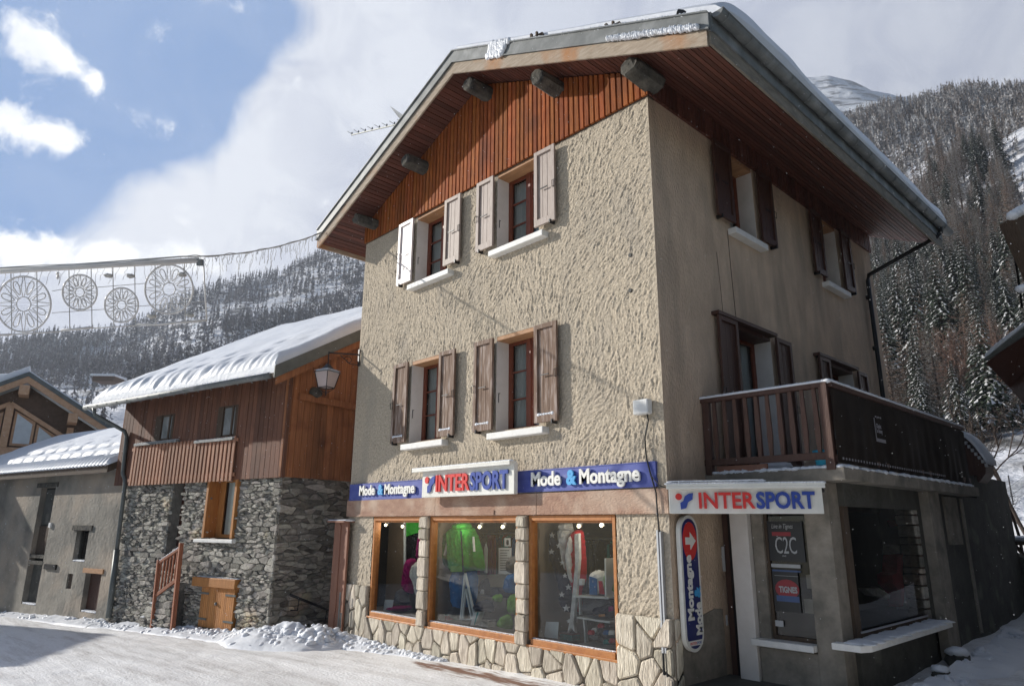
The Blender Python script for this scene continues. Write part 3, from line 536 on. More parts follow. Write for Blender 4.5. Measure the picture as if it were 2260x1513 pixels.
def purlin(x, z, r, seed):
    mb = MB(); rr = random.Random(seed); n = 9; prof = [r*rr.uniform(.88, 1.05) for _ in range(n)]; ph = rr.random()
    rings = []
    for y, k in ((-.575, .80), (-.54, .95), (-.3, 1.), (-.02, 1.04), (.1, 1.04)):
        rings.append([(x+prof[i]*k*math.cos(2*math.pi*i/n+ph)*1.05, y+rr.uniform(-.02, .02), z+prof[i]*k*math.sin(2*math.pi*i/n+ph)*.92) for i in range(n)])
    v = [p for q in rings for p in q]; f = [(j*n+i, j*n+(i+1) % n, (j+1)*n+(i+1) % n, (j+1)*n+i) for j in range(4) for i in range(n)]+[tuple(range(n-1, -1, -1))]
    mb.add(v, f); mb.build('purlin', 'beam_grey', SB)
for i, (px, py, r) in enumerate(((1033, 188, .20), (1185, 172, .20), (1390, 150, .20), (894, 356, .19), (786, 484, .175))):
    P = pl(px, py, 'y', -.55); purlin(P[0], P[2]+.03, r*.84, i+3)

# ---- windows with shutters
def shutter(F, u0, u1, z0, z1, m, hinge_right, n0=.075, snow=True, lat=True):
    mb = MB(); t = .042; fr = .075; rr = random.Random(int(u0*97+z0*31)); F.box(mb, u0, u0+fr, n0, n0+t, z0, z1); F.box(mb, u1-fr, u1, n0, n0+t, z0, z1)
    F.box(mb, u0+fr, u1-fr, n0, n0+t, z1-fr, z1); F.box(mb, u0+fr, u1-fr, n0, n0+t, z0, z0+.12)
    k = 3; w = (u1-u0-2*fr)/k
    for i in range(k): F.box(mb, u0+fr+i*w+.003, u0+fr+(i+1)*w-.003, n0-.002, n0+t-.030+rr.uniform(-.001, .001), z0+.12, z1-fr)
    o = mb.build('shutter', m, SB, bevel=.003); zc = z0+(z1-z0)*.47
    if lat:
        lb = MB(); ue = u0 if not hinge_right else u1; s = -1 if not hinge_right else 1; uc = (u0+u1)/2
        F.box(lb, uc-.09*1, uc+.09, n0+t+.002, n0+t+.016, zc-.008, zc+.008); lb.tube([F.p(ue+s*.03, n0+t+.01, zc+.06), F.p(ue+s*.03, n0+t+.01, zc-.06), F.p(ue-s*.04, n0+t+.012, zc-.06), F.p(ue-s*.04, n0+t+.012, zc+.06), F.p(ue+s*.03, n0+t+.01, zc+.06)], .006, 5)
        F.box(lb, ue-s*.10-.012, ue-s*.10+.012, n0-.06, n0+t+.02, z0-.035, z0+.03); lb.build('shutter_latch', 'metal_black', o)
    if snow:
        sb = MB(); 
        for i in range(6): sb.blob(F.p(u0+fr+(u1-u0-2*fr)*(i+.5)/6, n0+t-.008, z0+.125), (.04, .018, .018+.008*(i in (0, 5))), seed=i, amp=.15)
        sb.build('shutter_snow', 'snow', o, True)
def window(F, u0, u1, z0, z1, depth=.29, rows=3, sill=True, lintel='lintel_wood', door=False, su=(.08, .16)):
    rv = MB(); F.box(rv, u0-.03, u0, -depth, -.002, z0, z1); F.box(rv, u1, u1+.03, -depth, -.002, z0, z1); F.box(rv, u0, u1, -depth, -.02, z0-.04, z0); rv.build('window_reveal', 'paint_white', SB)
    if lintel: lb = MB(); F.box(lb, u0-.0, u1+.0, -depth, -.004, z1-.07, z1-.003); lb.build('window_lintel', lintel, SB)
    zt = z1-.07 if lintel else z1; fb = MB(); n0, n1 = -depth-.055, -depth; um = (u0+u1)/2; fw = .055
    for a, b in ((u0, u0+fw), (u1-fw, u1), (um-.05, um+.05)): F.box(fb, a, b, n0, n1+(.012 if a > u0 and b < u1 else 0), z0, zt)
    F.box(fb, u0+fw, u1-fw, n0, n1-.002, zt-fw, zt); F.box(fb, u0+fw, u1-fw, n0, n1-.002, z0, z0+.075)
    for (a, b) in ((u0+fw, um-.05), (um+.05, u1-fw)):
        for r in range(1, rows): zz = z0+.075+(zt-fw-z0-.075)*r/rows; F.box(fb, a, b, n0+.01, n1-.008, zz-.013, zz+.013)
        F.box(fb, a, a+.03, n0+.006, n1-.004, z0+.075, zt-fw); F.box(fb, b-.03, b, n0+.006, n1-.004, z0+.075, zt-fw)
    fo = fb.build('window_frame', 'window_wood', SB, bevel=.004)
    g = MB(); g.add([F.p(u0, n0+.02, z0), F.p(u1, n0+.02, z0), F.p(u1, n0+.02, zt), F.p(u0, n0+.02, zt)], [(0, 1, 2, 3)]); g.build('window_pane', 'glass_window', fo)
    c = MB(); n = 26
    for s_ in ((u0+.03, u0+(u1-u0)*.44), (u0+(u1-u0)*.56, u1-.03)):
        P = [[F.p(s_[0]+(s_[1]-s_[0])*i/n, n0-.07+.018*math.sin(i*1.7), z) for i in range(n+1)] for z in (z0+.03, zt-.03)]; c.add(P[0]+P[1], [(i, i+1, n+2+i, n+1+i) for i in range(n)])
    c.build('curtain', 'curtain', fo, True)
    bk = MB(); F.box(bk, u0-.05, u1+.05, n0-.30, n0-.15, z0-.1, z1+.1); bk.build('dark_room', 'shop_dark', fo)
    if sill:
        sb = MB(); F.box(sb, u0-su[0], u1+su[1], -depth+.0, .15, z0-.15, z0-.042); sb.build('window_sill', 'sill_white', SB, bevel=.012)
    hk = MB(); hk.tube([F.p(u0-.0, -.09, z0+(z1-z0)*.40), F.p(u0+.012, -.05, z0+(z1-z0)*.40), F.p(u0+.012, -.05, z0+(z1-z0)*.30)], .006, 5); hk.build('window_hook', 'metal_black', SB)
for (a, b, c_, d), sl, sr in ((holes[0], 'shutter_wood', 'shutter_wood'), (holes[1], 'shutter_wood', 'shutter_wood'), (holes[2], 'shutter_wood', 'shutter_wood'), (holes[3], 'shutter_glare', 'shutter_glare')):
    window(FRONT, a, b, c_, d, lintel='lintel_wood', su=(.07, .22))
shutter(FRONT, -3.84, -3.345, 3.87, 5.465, 'shutter_wood', False); shutter(FRONT, -2.34, -1.842, 3.87, 5.465, 'shutter_wood', True)
shutter(FRONT, -6.365, -5.875, 3.87, 5.465, 'shutter_wood', False); shutter(FRONT, -4.858, -4.385, 3.87, 5.465, 'shutter_wood', True)
shutter(FRONT, -3.86, -3.39, 7.20, 8.605, 'shutter_mid', False, snow=False); shutter(FRONT, -2.325, -1.847, 7.20, 8.605, 'shutter_mid', True, snow=False)
shutter(FRONT, -6.44, -5.93, 7.20, 8.605, 'shutter_glare', False, snow=False); shutter(FRONT, -4.84, -4.35, 7.20, 8.605, 'shutter_mid', True, snow=False)
window(SIDE, 2.26, 3.19, 7.19, 8.655, depth=.30, su=(.10, .10)); window(SIDE, 5.96, 6.90, 7.19, 8.655, depth=.30, su=(.08, .1)); window(SIDE, 2.02, 3.33, 3.06, 5.48, depth=.30, sill=False, rows=1, lintel='shutter_dark'); window(SIDE, 5.55, 6.93, 4.08, 5.46, depth=.30, lintel='shutter_dark')
for a, b, c_, d in ((1.69, 2.25, 7.23, 8.62), (3.21, 3.76, 7.23, 8.62), (5.41, 5.94, 7.23, 8.62), (6.92, 7.44, 7.23, 8.62), (1.44, 2.02, 3.2, 5.47), (3.34, 3.90, 3.2, 5.47), (5.07, 5.55, 4.1, 5.45), (6.95, 7.44, 4.1, 5.45)):
    shutter(SIDE, a, b, c_, d, 'shutter_dark', a > 3 and not 5 < a < 5.6, snow=False)
mb = MB(); SIDE.box(mb, 1.42, 3.35, .0, .13, 5.475, 5.53); mb.build('window_hood', 'shutter_dark', SB); mb = MB(); SIDE.box(mb, 5.05, 6.95, .0, .13, 5.455, 5.51); mb.build('window_hood', 'shutter_dark', SB)

# ---- shop front: stone skirt, piers, lintel band, windows
def stonework():
    mb = MB(); rr = np.random.default_rng(11); bk = MB()
    bk.box(XL, -.0, -.025, .25, -.3, .59); bk.box(XL, -6.99, -.022, .0, .59, 1.16); bk.box(-.86, 0., -.022, .0, .59, 1.20)
    def field(x0, x1, z0, z1, cell_w, cell_h, seed, F=FRONT, n=.02, dep_=.055, jit=.42, gap=.008):
        r2 = np.random.default_rng(seed); S = []; nx_ = max(1, round((x1-x0)/cell_w)); nz_ = max(1, round((z1-z0)/cell_h))
        for i in range(nx_):
            for j in range(nz_): S.append((x0+(i+.5+r2.uniform(-jit, jit))*(x1-x0)/nx_, z0+(j+.5+(.35 if i % 2 else -.1)+r2.uniform(-jit, jit))*(z1-z0)/nz_))
        for P in voronoi(S, (x0, x1, z0, z1), gap, cell_w/cell_h):
            if len(P) < 3: continue
            P = chaikin(P, .10); d = dep_*r2.uniform(.55, 1.15); mb.prism(P, F.p(0, n, 0), F.U, F.Z, F.N*d, bev=.022)
    field(XL-.03, -6.99, -.1, 1.16, .19, .44, 1); field(-6.99, -.88, -.1, .60, .235, .33, 2); field(-.88, -.02, -.1, 1.20, .30, .36, 4)
    S3 = FR((0, 0, 0), (0, 1, 0), (1, 0, 0))
    field(.0, .13, -.1, 1.2, .12, .36, 7, S3, .0, .03)
    mb.build('stone_skirt', 'stone_cream', SB, smooth=False); bk.build('skirt_mortar', 'mortar', SB)
    for x0, x1 in ((-5.33, -5.09), (-2.80, -2.56)):
        pm = MB(); z = .60; k = 0; r2 = random.Random(int(-x0*10)); pm.box(x0+.02, x1-.02, -.04, .2, .5, 2.47, 1)
        while z < 2.46:
            h = min(r2.uniform(.17, .34), 2.465-z); h = h if 2.465-z-h > .1 else 2.465-z; a = x0+r2.uniform(-.01, .03); b = x1-r2.uniform(-.01, .03)
            poly = chaikin([(a, z+.006), ((a+b)/2, z+.006+r2.uniform(-.012, .006)), (b, z+.006+r2.uniform(-.006, .006)), (b-r2.uniform(0, .012), z+h-.008), (a+r2.uniform(0, .012), z+h-.008)], .09); pm.prism(poly, (0, -.035, 0), (1, 0, 0), (0, 0, 1), (0, -.065*r2.uniform(.8, 1.1), 0), bev=.02)
            pm.box(a+.012, b-.012, -.06, .14, z+.01, z+h-.01); z += h
        pm.build('stone_pier', ['stone_cream', 'mortar'], SB)
stonework()
mb = MB(); mb.box(XL-.01, -4.9, -.055, .2, 2.475, 2.80); mb.box(-4.897, -2.35, -.058, .2, 2.475, 2.80); mb.box(-2.347, .035, -.055, .12, 2.475, 2.80); mb.box(-4.2, -3.3, -.075, -.058, 2.475, 2.56)
mb.build('lintel_band', 'lintel_band', SB, bevel=.012)
mb = MB(); mb.box(.035, .05, -.05, .5, 2.48, 2.78); mb.build('lintel_end', 'old_wood', SB)
for k, (a, b) in enumerate(((-6.97, -5.32), (-5.10, -2.80), (-2.57, -.88))):
    fb = MB(); y0, y1 = -.0, .14; 
    fb.box(a, a+.055, y0, y1, .68, 2.47); fb.box(b-.055, b, y0, y1, .68, 2.47); fb.box(a+.055, b-.055, y0, y1, 2.39, 2.47); fb.box(a+.055, b-.055, y0-.02, y1, .60, .70); fb.box(a+.055, b-.055, y0+.05, y0+.08, 2.36, 2.39); fb.box(a-.01, b+.01, -.05, y1, .585, .62)
    fo = fb.build('shop_window', 'shop_frame', SB, bevel=.006)
    g = MB(); g.add([(a+.03, .075, .69), (b-.03, .075, .69), (b-.03, .075, 2.41), (a+.03, .075, 2.41)], [(0, 1, 2, 3)]); g.build('glass_pane', 'glass_shop', fo)
    s_ = MB()
    for i in range(30): s_.blob((a+.08+(b-a-.16)*(i+.5)/30, .03, .705), (.045, .03, .010), seed=i+k*50, amp=.3)
    s_.build('ledge_snow', 'snow', fo, True)
# display room
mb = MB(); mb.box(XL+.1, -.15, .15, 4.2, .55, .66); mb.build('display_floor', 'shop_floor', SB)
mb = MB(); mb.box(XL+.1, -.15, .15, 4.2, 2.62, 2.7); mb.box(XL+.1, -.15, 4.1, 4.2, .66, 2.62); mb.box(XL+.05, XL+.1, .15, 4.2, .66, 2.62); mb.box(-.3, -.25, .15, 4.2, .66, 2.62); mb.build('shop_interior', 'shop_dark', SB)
for pa, pb in ((790, 899), (905, 996), (1150, 1241)):
    mb = MB(); xa, xb = pl(pa, 1250, 'y', .95)[0], pl(pb, 1250, 'y', .95)[0]; mb.box(xa, xb, .95, 1.0, .66, 2.6); mb.build('display_partition', 'shop_panel', SB)
mb = MB(); mb.box(-5.22, -5.17, .15, 1.0, .66, 2.6); mb.box(-2.69, -2.64, .15, 1.0, .66, 2.6); mb.build('display_partition', 'shop_panel', SB)

# ---- side extension under the balcony
EX = 1.58; EY = 1.15; GLX = 1.62
mb = MB(); mb.box(.0, 1.90, .93, 6.9, 2.87, 3.025); mb.build('balcony_slab', 'concrete', SB, bevel=.01)
mb = MB(); mb.box(.50, 1.26, EY, EY+.3, .2, .83); mb.box(1.26, EX, EY-.02, EY+.32, .1, 2.87); mb.box(.50, .66, EY+.03, EY+.3, .83, 2.87); mb.box(.66, 1.26, EY+.05, EY+.3, 2.62, 2.87); mb.build('extension_front', 'concrete', SB, bevel=.012)
mb = MB(); mb.box(.235, .495, EY-.06, EY+.3, .35, 2.87); mb.build('door_post', 'paint_white', SB, bevel=.01)
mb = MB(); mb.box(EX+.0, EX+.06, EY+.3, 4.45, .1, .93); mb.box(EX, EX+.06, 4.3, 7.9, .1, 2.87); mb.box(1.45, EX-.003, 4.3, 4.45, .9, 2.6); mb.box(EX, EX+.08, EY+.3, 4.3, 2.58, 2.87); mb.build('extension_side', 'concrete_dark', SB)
mb = MB(); mb.box(EX+.055, EX+.20, 4.42, 4.95, .2, 2.87); mb.build('concrete_buttress', 'concrete', SB, bevel=.01)
mb = MB(); rr = random.Random(5); z = 1.0
while z < 2.55:
    h = rr.uniform(.09, .2); d = rr.choice((.0, .04, .09)); mb.box(1.46-.1, EX+.045, 4.26-d-.06, 4.33, z+.01, z+h-.012); z += h
mb.build('stone_jamb', 'stone_rubble', SB, bevel=.015)
mb = MB(); mb.box(.45, 1.26, EY-.12, EY+.1, .85, .93); mb.build('front_ledge', 'sill_white', SB, bevel=.01)
mb = MB(); mb.prism([(1.50, EY-.02), (1.90, EY-.02), (1.90, 4.25), (1.50, 4.25)], (0, 0, .93), (1, 0, 0), (0, 1, 0), (0, 0, .075)); mb.prism([(1.50, .98), (1.83, .98), (1.90, EY-.02), (1.50, EY-.02)], (0, 0, .93), (1, 0, 0), (0, 1, 0), (0, 0, .075)); mb.build('window_ledge', 'sill_white', SB, bevel=.008)
mb = MB(); rr = random.Random(8)
for k in range(60): mb.blob((EX+.14+rr.uniform(-.04, .13), 1.1+3.1*k/60, 1.01), (.12, .09, .018), seed=k, amp=.2)
mb.build('ledge_snow', 'snow', SB, True)
mb = MB(); mb.box(EX-.02, EX+.045, EY+.302, EY+.46, 1.005, 2.58); mb.box(EX-.01, EX+.04, EY+.40, 4.3, 1.005, 1.06); mb.box(EX-.01, EX+.04, 4.22, 4.3, 1.06, 2.58); so = mb.build('side_window', 'old_wood', SB)
mb = MB(); mb.box(EX+.04, EX+.06, EY+.42, 4.1, 1.062, 1.085); mb.build('window_trim', 'aluminium', so)
g = MB(); g.add([(EX+.01, EY+.3, 1.), (EX+.01, 4.3, 1.), (EX+.01, 4.3, 2.6), (EX+.01, EY+.3, 2.6)], [(0, 1, 2, 3)]); g.build('glass_pane', 'glass_dark', so)
mb = MB(); mb.box(.66, .70, EY+.08, EY+.14, .93, 2.62); mb.box(1.22, 1.26, EY+.08, EY+.14, .93, 2.62); mb.box(.70, 1.22, EY+.08, EY+.14, .93, .98); fo = mb.build('front_window', 'old_wood', SB); mb = MB(); mb.box(.50, 1.40, EY+.46, EY+.50, .6, 2.7); mb.build('dark_room', 'poster_black', SB)
g = MB(); g.add([(.66, EY+.11, .93), (1.26, EY+.11, .93), (1.26, EY+.11, 2.62), (.66, EY+.11, 2.62)], [(0, 1, 2, 3)]); g.build('glass_pane', 'glass_dark', fo)
mb = MB(); mb.box(.02, .10, EY+.12, EY+.18, .35, 2.6); mb.box(.10, .22, EY+.14, EY+.17, .35, 2.6); do = mb.build('shop_door', 'wood_balcony', SB)
mb = MB(); mb.box(.12, .23, EY+.09, EY+.12, .36, 2.5); mb.build('door_glass', 'poster_black', do)
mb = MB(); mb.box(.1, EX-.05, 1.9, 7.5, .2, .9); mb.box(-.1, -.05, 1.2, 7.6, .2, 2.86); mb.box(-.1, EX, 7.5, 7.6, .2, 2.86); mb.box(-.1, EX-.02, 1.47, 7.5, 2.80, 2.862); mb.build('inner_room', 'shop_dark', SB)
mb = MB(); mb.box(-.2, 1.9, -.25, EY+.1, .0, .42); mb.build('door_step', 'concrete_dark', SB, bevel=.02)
mb = MB(); mb.prism([(.14, .40), (1.145, .40), (1.145, 1.24), (.95, 1.26), (.6, 1.19), (.36, 1.22), (.14, 1.12)], (.001, 0, 0), (0, 1, 0), (0, 0, 1), (.012, 0, 0)); mb.build('bare_render_patch', 'concrete', SB)
# lower rear part of the extension
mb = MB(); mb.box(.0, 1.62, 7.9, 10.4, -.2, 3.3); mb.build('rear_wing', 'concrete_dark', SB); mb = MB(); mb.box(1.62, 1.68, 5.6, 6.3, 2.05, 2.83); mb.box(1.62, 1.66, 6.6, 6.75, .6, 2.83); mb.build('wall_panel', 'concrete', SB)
mb = MB(); mb.box(1.62, 1.67, 5.75, 6.2, 2.12, 2.8); mb.build('wooden_hatch', 'old_wood', SB)

# ---- balcony railing with tarpaulin
RL = MB(); ZR = 4.06; yf = .97; xr_ = 1.80
RL.bar((.0, yf, ZR), (xr_, yf, ZR), .10, .06); RL.bar((xr_, yf, ZR), (xr_, 6.8, ZR), .10, .06); RL.bar((.0, yf, 3.185), (xr_, yf, 3.175), .05, .09); RL.bar((xr_, yf, 3.14), (xr_, 6.8, 3.14), .05, .09)
RL.bar((.07, yf, 3.0), (.07, yf, ZR), .10, .08, (0, 1, 0)); RL.bar((xr_-.05, yf, 3.0), (xr_-.05, yf, ZR), .11, .11, (0, 1, 0)); rail = RL.build('balcony_railing', 'wood_balcony', SB, bevel=.006)
for k in range(10):
    x = .20+k*.158; b = MB(); w = .07; z0, z1 = 3.225, 4.03; pr = [(-.022, z0), (.022, z0), (.036, z0+.25), (.030, z0+.5), (.024, z1), (-.024, z1), (-.030, z0+.5), (-.036, z0+.25)]
    b.prism(pr, (x, yf+.01, 0), (1, 0, 0), (0, 0, 1), (0, -.03, 0)); b.build('baluster', 'wood_baluster', rail)
for k in range(30):
    y = 1.15+k*.19; b = MB(); b.box(xr_-.01, xr_+.015, y-.03, y+.03, 3.18, 4.03)
    if k < 1: b.build('baluster', 'wood_baluster', rail)
sn = MB(); rr = random.Random(12)
for k in range(60): sn.blob((.0+1.84*k/60, yf, ZR+.045), (.05, .055, .026), seed=k, amp=.12)
for k in range(150): sn.blob((xr_, yf+5.85*k/150, ZR+.045), (.058, .05, .03), seed=k, amp=.12)
sn.build('rail_snow', 'snow', rail, True)
sn = MB()
for k in range(220):
    if k < 70: c = (.1+1.75*k/70, 1.0+rr.uniform(-.02, .15), 3.03)
    else: c = (1.80+rr.uniform(-.1, .06), 1.0+5.8*(k-70)/150, 3.035)
    sn.blob(c, (.07, .08, .035*rr.uniform(.6, 1.2)), seed=k, amp=.2)
sn.build('slab_snow', 'snow', SB, True)
TP = FR((xr_+.02, yf, 0), (0, 1, 0), (1, 0, 0))
def tarp():
    nu, nv = 90, 16; v = []; 
    for j in range(nv+1):
        for i in range(nu+1):
            t = j/nv; u = i/nu*5.85; n = .015+.025*math.sin(u*3.1)*math.sin(t*3.1)+.01*math.sin(u*17)*(1-t); v.append(TP.p(u-.02, n, 3.09-.05*u/5.85*(1-t)+.92*t))
    f = [(j*(nu+1)+i, j*(nu+1)+i+1, (j+1)*(nu+1)+i+1, (j+1)*(nu+1)+i) for j in range(nv) for i in range(nu)]
    o = mesh_obj('balcony_banner', np.array(v), f, 'tarp', None, True); tag(o, 'long black banner tied along the balcony railing above the shop extension', 'banner')
    b = MB()
    P = [pl(*q_, 'x', xr_+.06) for q_ in ((1927, 921), (1933, 973), (1954, 977), (1954, 968))]; ua, ub, za, zb, zt_ = P[0][1]-yf, P[2][1]-yf, P[1][2], P[3][2], P[0][2]; w_ = ub-ua
    text_mb(b, 'Chalet', TP, ua+.07*w_, .055, za+(zt_-za)*.58, .085, .004, sx=.62*w_/.42*1.6, bold=.001); text_mb(b, 'Le Savoy', TP, ua+.07*w_, .055, za+(zt_-za)*.38, .085, .004, sx=.52*w_/.42*1.6, bold=.001)
    TP.box(b, ua, ua+.018, .045, .05, za, zt_); TP.box(b, ua+.018, ub, .045, .05, za, za+(zt_-za)*.14)
    for k_ in (.12, .38, .62): TP.box(b, ua+k_*w_, ua+(k_+.14)*w_, .05, .054, zt_+.01, zt_+.03)
    b.build('banner_print', 'tarp_grey', o)
    b = MB()
    for k in range(44): TP.box(b, .08+k*.095, .11+k*.095, .032, .04, 3.125, 3.125+.028)
    b.build('banner_eyelet', 'tarp_grey', o)
    b = MB()
    for u in (1.55, 2.85, 4.15): b.prism([(0, 3.08), (.16, 3.08), (.16, 2.88)], TP.p(u, .01, 0), TP.U, TP.Z, TP.N*.02)
    b.build('banner_flap', 'tarp', o)
tarp()
# downpipe of the right eave
dpp = MB(); A = np.array((GX, Y1-.35, GZ-.08)); dpp.tube([A+(0, 0, .05), A, A+(-.02, 0, -.10), A+(-.12, -.02, -.2), (.32, 8.42, 8.02), (.10, 8.38, 7.93), (.075, 8.36, 7.80), (.07, 8.35, 6), (.07, 8.3, 3.0), (.07, 8.3, 1.)], .048, 10)
for z in (7.4, 6.2, 5.): dpp.tube([(.0, 8.35, z), (.07, 8.35, z)], .058, 8)
dpp.build('downpipe', 'metal_black', SB, True)
# ------------------------------------------------------------------ STONE HOUSE with timber upper floor
SH = thing('stone_house', (-11.5, -.5, .0), 'old stone house with dark timber upper floor and thick snow on its roof', 'house')
def rubble(F, u0, u1, z0, z1, hs, seed, cw=.26, ch=.125, parent=SH, batter=None, name='stone_wall', nbase=0.):
    r2 = np.random.default_rng(seed); S = []; z = z0
    while z < z1:
        h = ch*r2.choice((.45, .7, 1., 1.5, 2.1)); u = u0-r2.uniform(0, cw)
        while u < u1:
            w = cw*r2.choice((.35, .6, .8, 1.1, 1.6, 2.3))*r2.uniform(.8, 1.2)*(h/ch)**.5; S.append((u+w/2, z+h/2+r2.uniform(-.035, .035))); u += w
        z += h
    S = [s for s in S if u0 < s[0] < u1 and z0 < s[1] < z1]; P = voronoi(S, (u0, u1, z0, z1), .0065, 2.8); mb = MB()
    for q in P:
        c = np.mean(np.array(q), 0)
        if len(q) < 3 or any(a-.01 < c[0] < b+.01 and e-.01 < c[1] < f-.0 for a, b, e, f in hs): continue
        q = [tuple(p) for p in chaikin(q, .13)]; bt = batter(c[0], c[1]) if batter else 0
        d = .04+r2.uniform(-.022, .045); tilt = r2.uniform(-.3, .3, 2)
        ez = F.N*d+F.U*tilt[0]*d+F.Z*tilt[1]*d; mb.prism(q, F.p(0, bt+nbase, 0), F.U, F.Z, ez, bev=.016)
    return mb.build(name, 'stone_rubble', parent)
h2 = [(3.58, 4.14, 1.2, 3.32), (1.42, 2.56, 1.98, 3.32), (1.08, 2.38, .0, 1.13)]
rubble(H2, -.06, 6.3, -.25, 3.36, h2, 21, cw=.165, ch=.062); rubble(H2G, -.06, 4.5, -.25, 3.45, [], 22, cw=.28, ch=.085, name='gable_stone_wall')
bk = MB(); us = sorted({-.0, 6.3, 3.58, 4.14, 1.42, 2.56, 1.08, 2.38}); zs = sorted({-.3, 3.36, 1.2, 1.98, 1.13})
for a, b in zip(us[:-1], us[1:]):
    for c, d in zip(zs[:-1], zs[1:]):
        if any(h[0] <= (a+b)/2 <= h[1] and h[2]-.3 <= (c+d)/2 <= h[3]+.1 for h in h2): continue
        H2.box(bk, a, b, -.25, .012, c, d)
H2G.box(bk, .0, 6.5, -.25, .012, -.3, 3.42); bk.build('wall_core', 'rubble_mortar', SH)
# recess backs: door, window, hatch
mb = MB(); H2.box(mb, 3.5, 4.2, -.30, -.255, 1.0, 3.4); H2.box(mb, 3.5, 3.58, -.25, -.02, 1.0, 3.36); d = mb.build('house_door', 'shutter_dark', SH)
mb = MB(); H2.box(mb, 2.50, 2.58, -.24, .10, 2.0, 3.34); H2.box(mb, 1.42, 1.50, -.20, .10, 2.0, 3.34); H2.box(mb, 1.50, 1.78, -.24, -.20, 2.0, 3.34); H2.box(mb, 2.28, 2.50, -.24, -.20, 2.0, 3.34); H2.box(mb, 1.78, 2.28, -.24, -.20, 2.0, 2.08); H2.box(mb, 1.78, 2.28, -.24, -.20, 3.27, 3.34)
# the left reveal of this window is a tall orange board seen at an angle
w = mb.build('house_window', 'wood_orange', SH, bevel=.004)
g = MB(); g.add([H2.p(1.78, -.215, 2.06), H2.p(2.28, -.215, 2.06), H2.p(2.28, -.215, 3.29), H2.p(1.78, -.215, 3.29)], [(3, 2, 1, 0)]); g.build('window_pane', 'glass_window', w)
g = MB(); H2.box(g, 1.70, 2.22, -.252, -.246, 2.05, 3.3); g.build('curtain', 'curtain', w); g = MB(); H2.box(g, 1.4, 2.6, -.30, -.26, 1.9, 3.4); g.build('dark_room', 'shop_dark', w)
mb = MB(); H2.box(mb, 1.30, 2.78, -.2, .17, 1.90, 1.975); mb.build('window_sill', 'sill_white', SH, bevel=.01)
mb = MB(); H2.box(mb, 1.06, 2.66, -.05, .15, .94, 1.14); hl = mb.build('hatch_lintel', 'wood_orange', SH, bevel=.012); mb = MB()
for k in range(24): mb.blob(H2.p(1.1+1.52*k/24, .03, 1.145), (.05, .07, .014), seed=k, amp=.2)
mb.build('lintel_snow', 'snow', hl, True)
for a, b in ((1.12, 1.715), (1.725, 2.34)):
    mb = MB(); n = 9
    for i in range(n): H2.box(mb, a+(b-a)*i/n+.003, a+(b-a)*(i+1)/n-.003, -.03, .085, .09, .93)
    dd = mb.build('hatch_door', 'wood_orange', SH); hb = MB(); lo, hi = (a-.06, a+.30) if a < 1.5 else (b-.30, b+.06)
    for z in (.26, .80): H2.box(hb, lo, hi, .087, .099, z-.02, z+.02)
    hb.build('strap_hinge', 'zinc_dark', dd)
mb = MB(); mb.blob(H2.p(1.735, .10, .60), .035, 1, .1); mb.build('hatch_knob', 'zinc', SH, True)
mb = MB(); H2.box(mb, 1.05, 2.4, -.25, .05, -.1, .085); mb.build('hatch_threshold', 'stone_rubble', SH, bevel=.01)
# timber upper floor: front boards, two small windows, gable boards
def top2(u): return 5.62
wb = MB(); slatted(wb, lambda u: (3.30, 5.62), -.16, 6.86, .165, H2, .05, .115, gap=.005, seed=8, ch=.004); wb.build('timber_cladding', 'house_wood', SH)
wb = MB(); rr = random.Random(6); u = 1.55
# open slatted screen in front of the lower left part of the timber floor
while u < 6.0:
    H2.box(wb, u, u+.085, .16, .19, 3.27, 4.30); u += .155
H2.box(wb, 1.5, 6.1, .13, .16, 3.38, 3.46); H2.box(wb, 1.5, 6.1, .13, .16, 4.18, 4.26); wb.build('slatted_screen', 'slat_wood_lit', SH)
wb = MB(); slatted(wb, lambda u: (3.32, 5.75+.577*max(0, min(u, 4.2))), -.14, 6.3, .17, H2G, .05, .11, gap=.004, seed=18, ch=.004); wb.build('gable_boards', 'house_wood_new', SH)
core = MB(); H2.box(core, 0., 6.8, -4.5, .05, 3.34, 5.6); core.build('upper_core', 'shop_dark', SH)
for (a, b, zz) in ((1.64, 2.46, 4.28), (4.30, 5.20, 4.36)):
    mb = MB(); H2.box(mb, a+.02, b-.02, .116, .128, zz+.02, 5.06); wf = mb.build('upper_window', 'old_wood', SH, bevel=.004)
    g = MB(); H2.box(g, a+.10, a+.50, .130, .136, zz+.08, 5.0); g.build('window_pane', 'zinc', wf); g = MB(); H2.box(g, a+.54, a+.60, .136, .16, zz+.06, 5.04); H2.box(g, a+.14, a+.2, .136, .16, zz+.06, 5.04); g.build('window_stile', 'old_wood', wf)
for a, b, zz in ((1.60, 3.14, 4.27), (3.92, 5.90, 4.36)):
    mb = MB(); H2.box(mb, a, b, .10, .24, zz-.06, zz); o = mb.build('window_shelf', 'zinc', SH); mb = MB()
    for k in range(20): mb.blob(H2.p(a+(b-a)*(k+.5)/20, .18, zz+.004), (.06, .05, .014), seed=k, amp=.15)
    mb.build('shelf_snow', 'snow', o, True)
mb = MB(); P = H2G.p(.62, .14, 5.28); mb.blob(P, (.10, .16, .13), 4, .12, 10, 7); mb.build('beam_end', 'beam_grey', SH); mb = MB(); H2G.box(mb, .15, 2.2, .11, .17, 5.05, 5.2); mb.build('beam_trim', 'house_wood_new', SH)
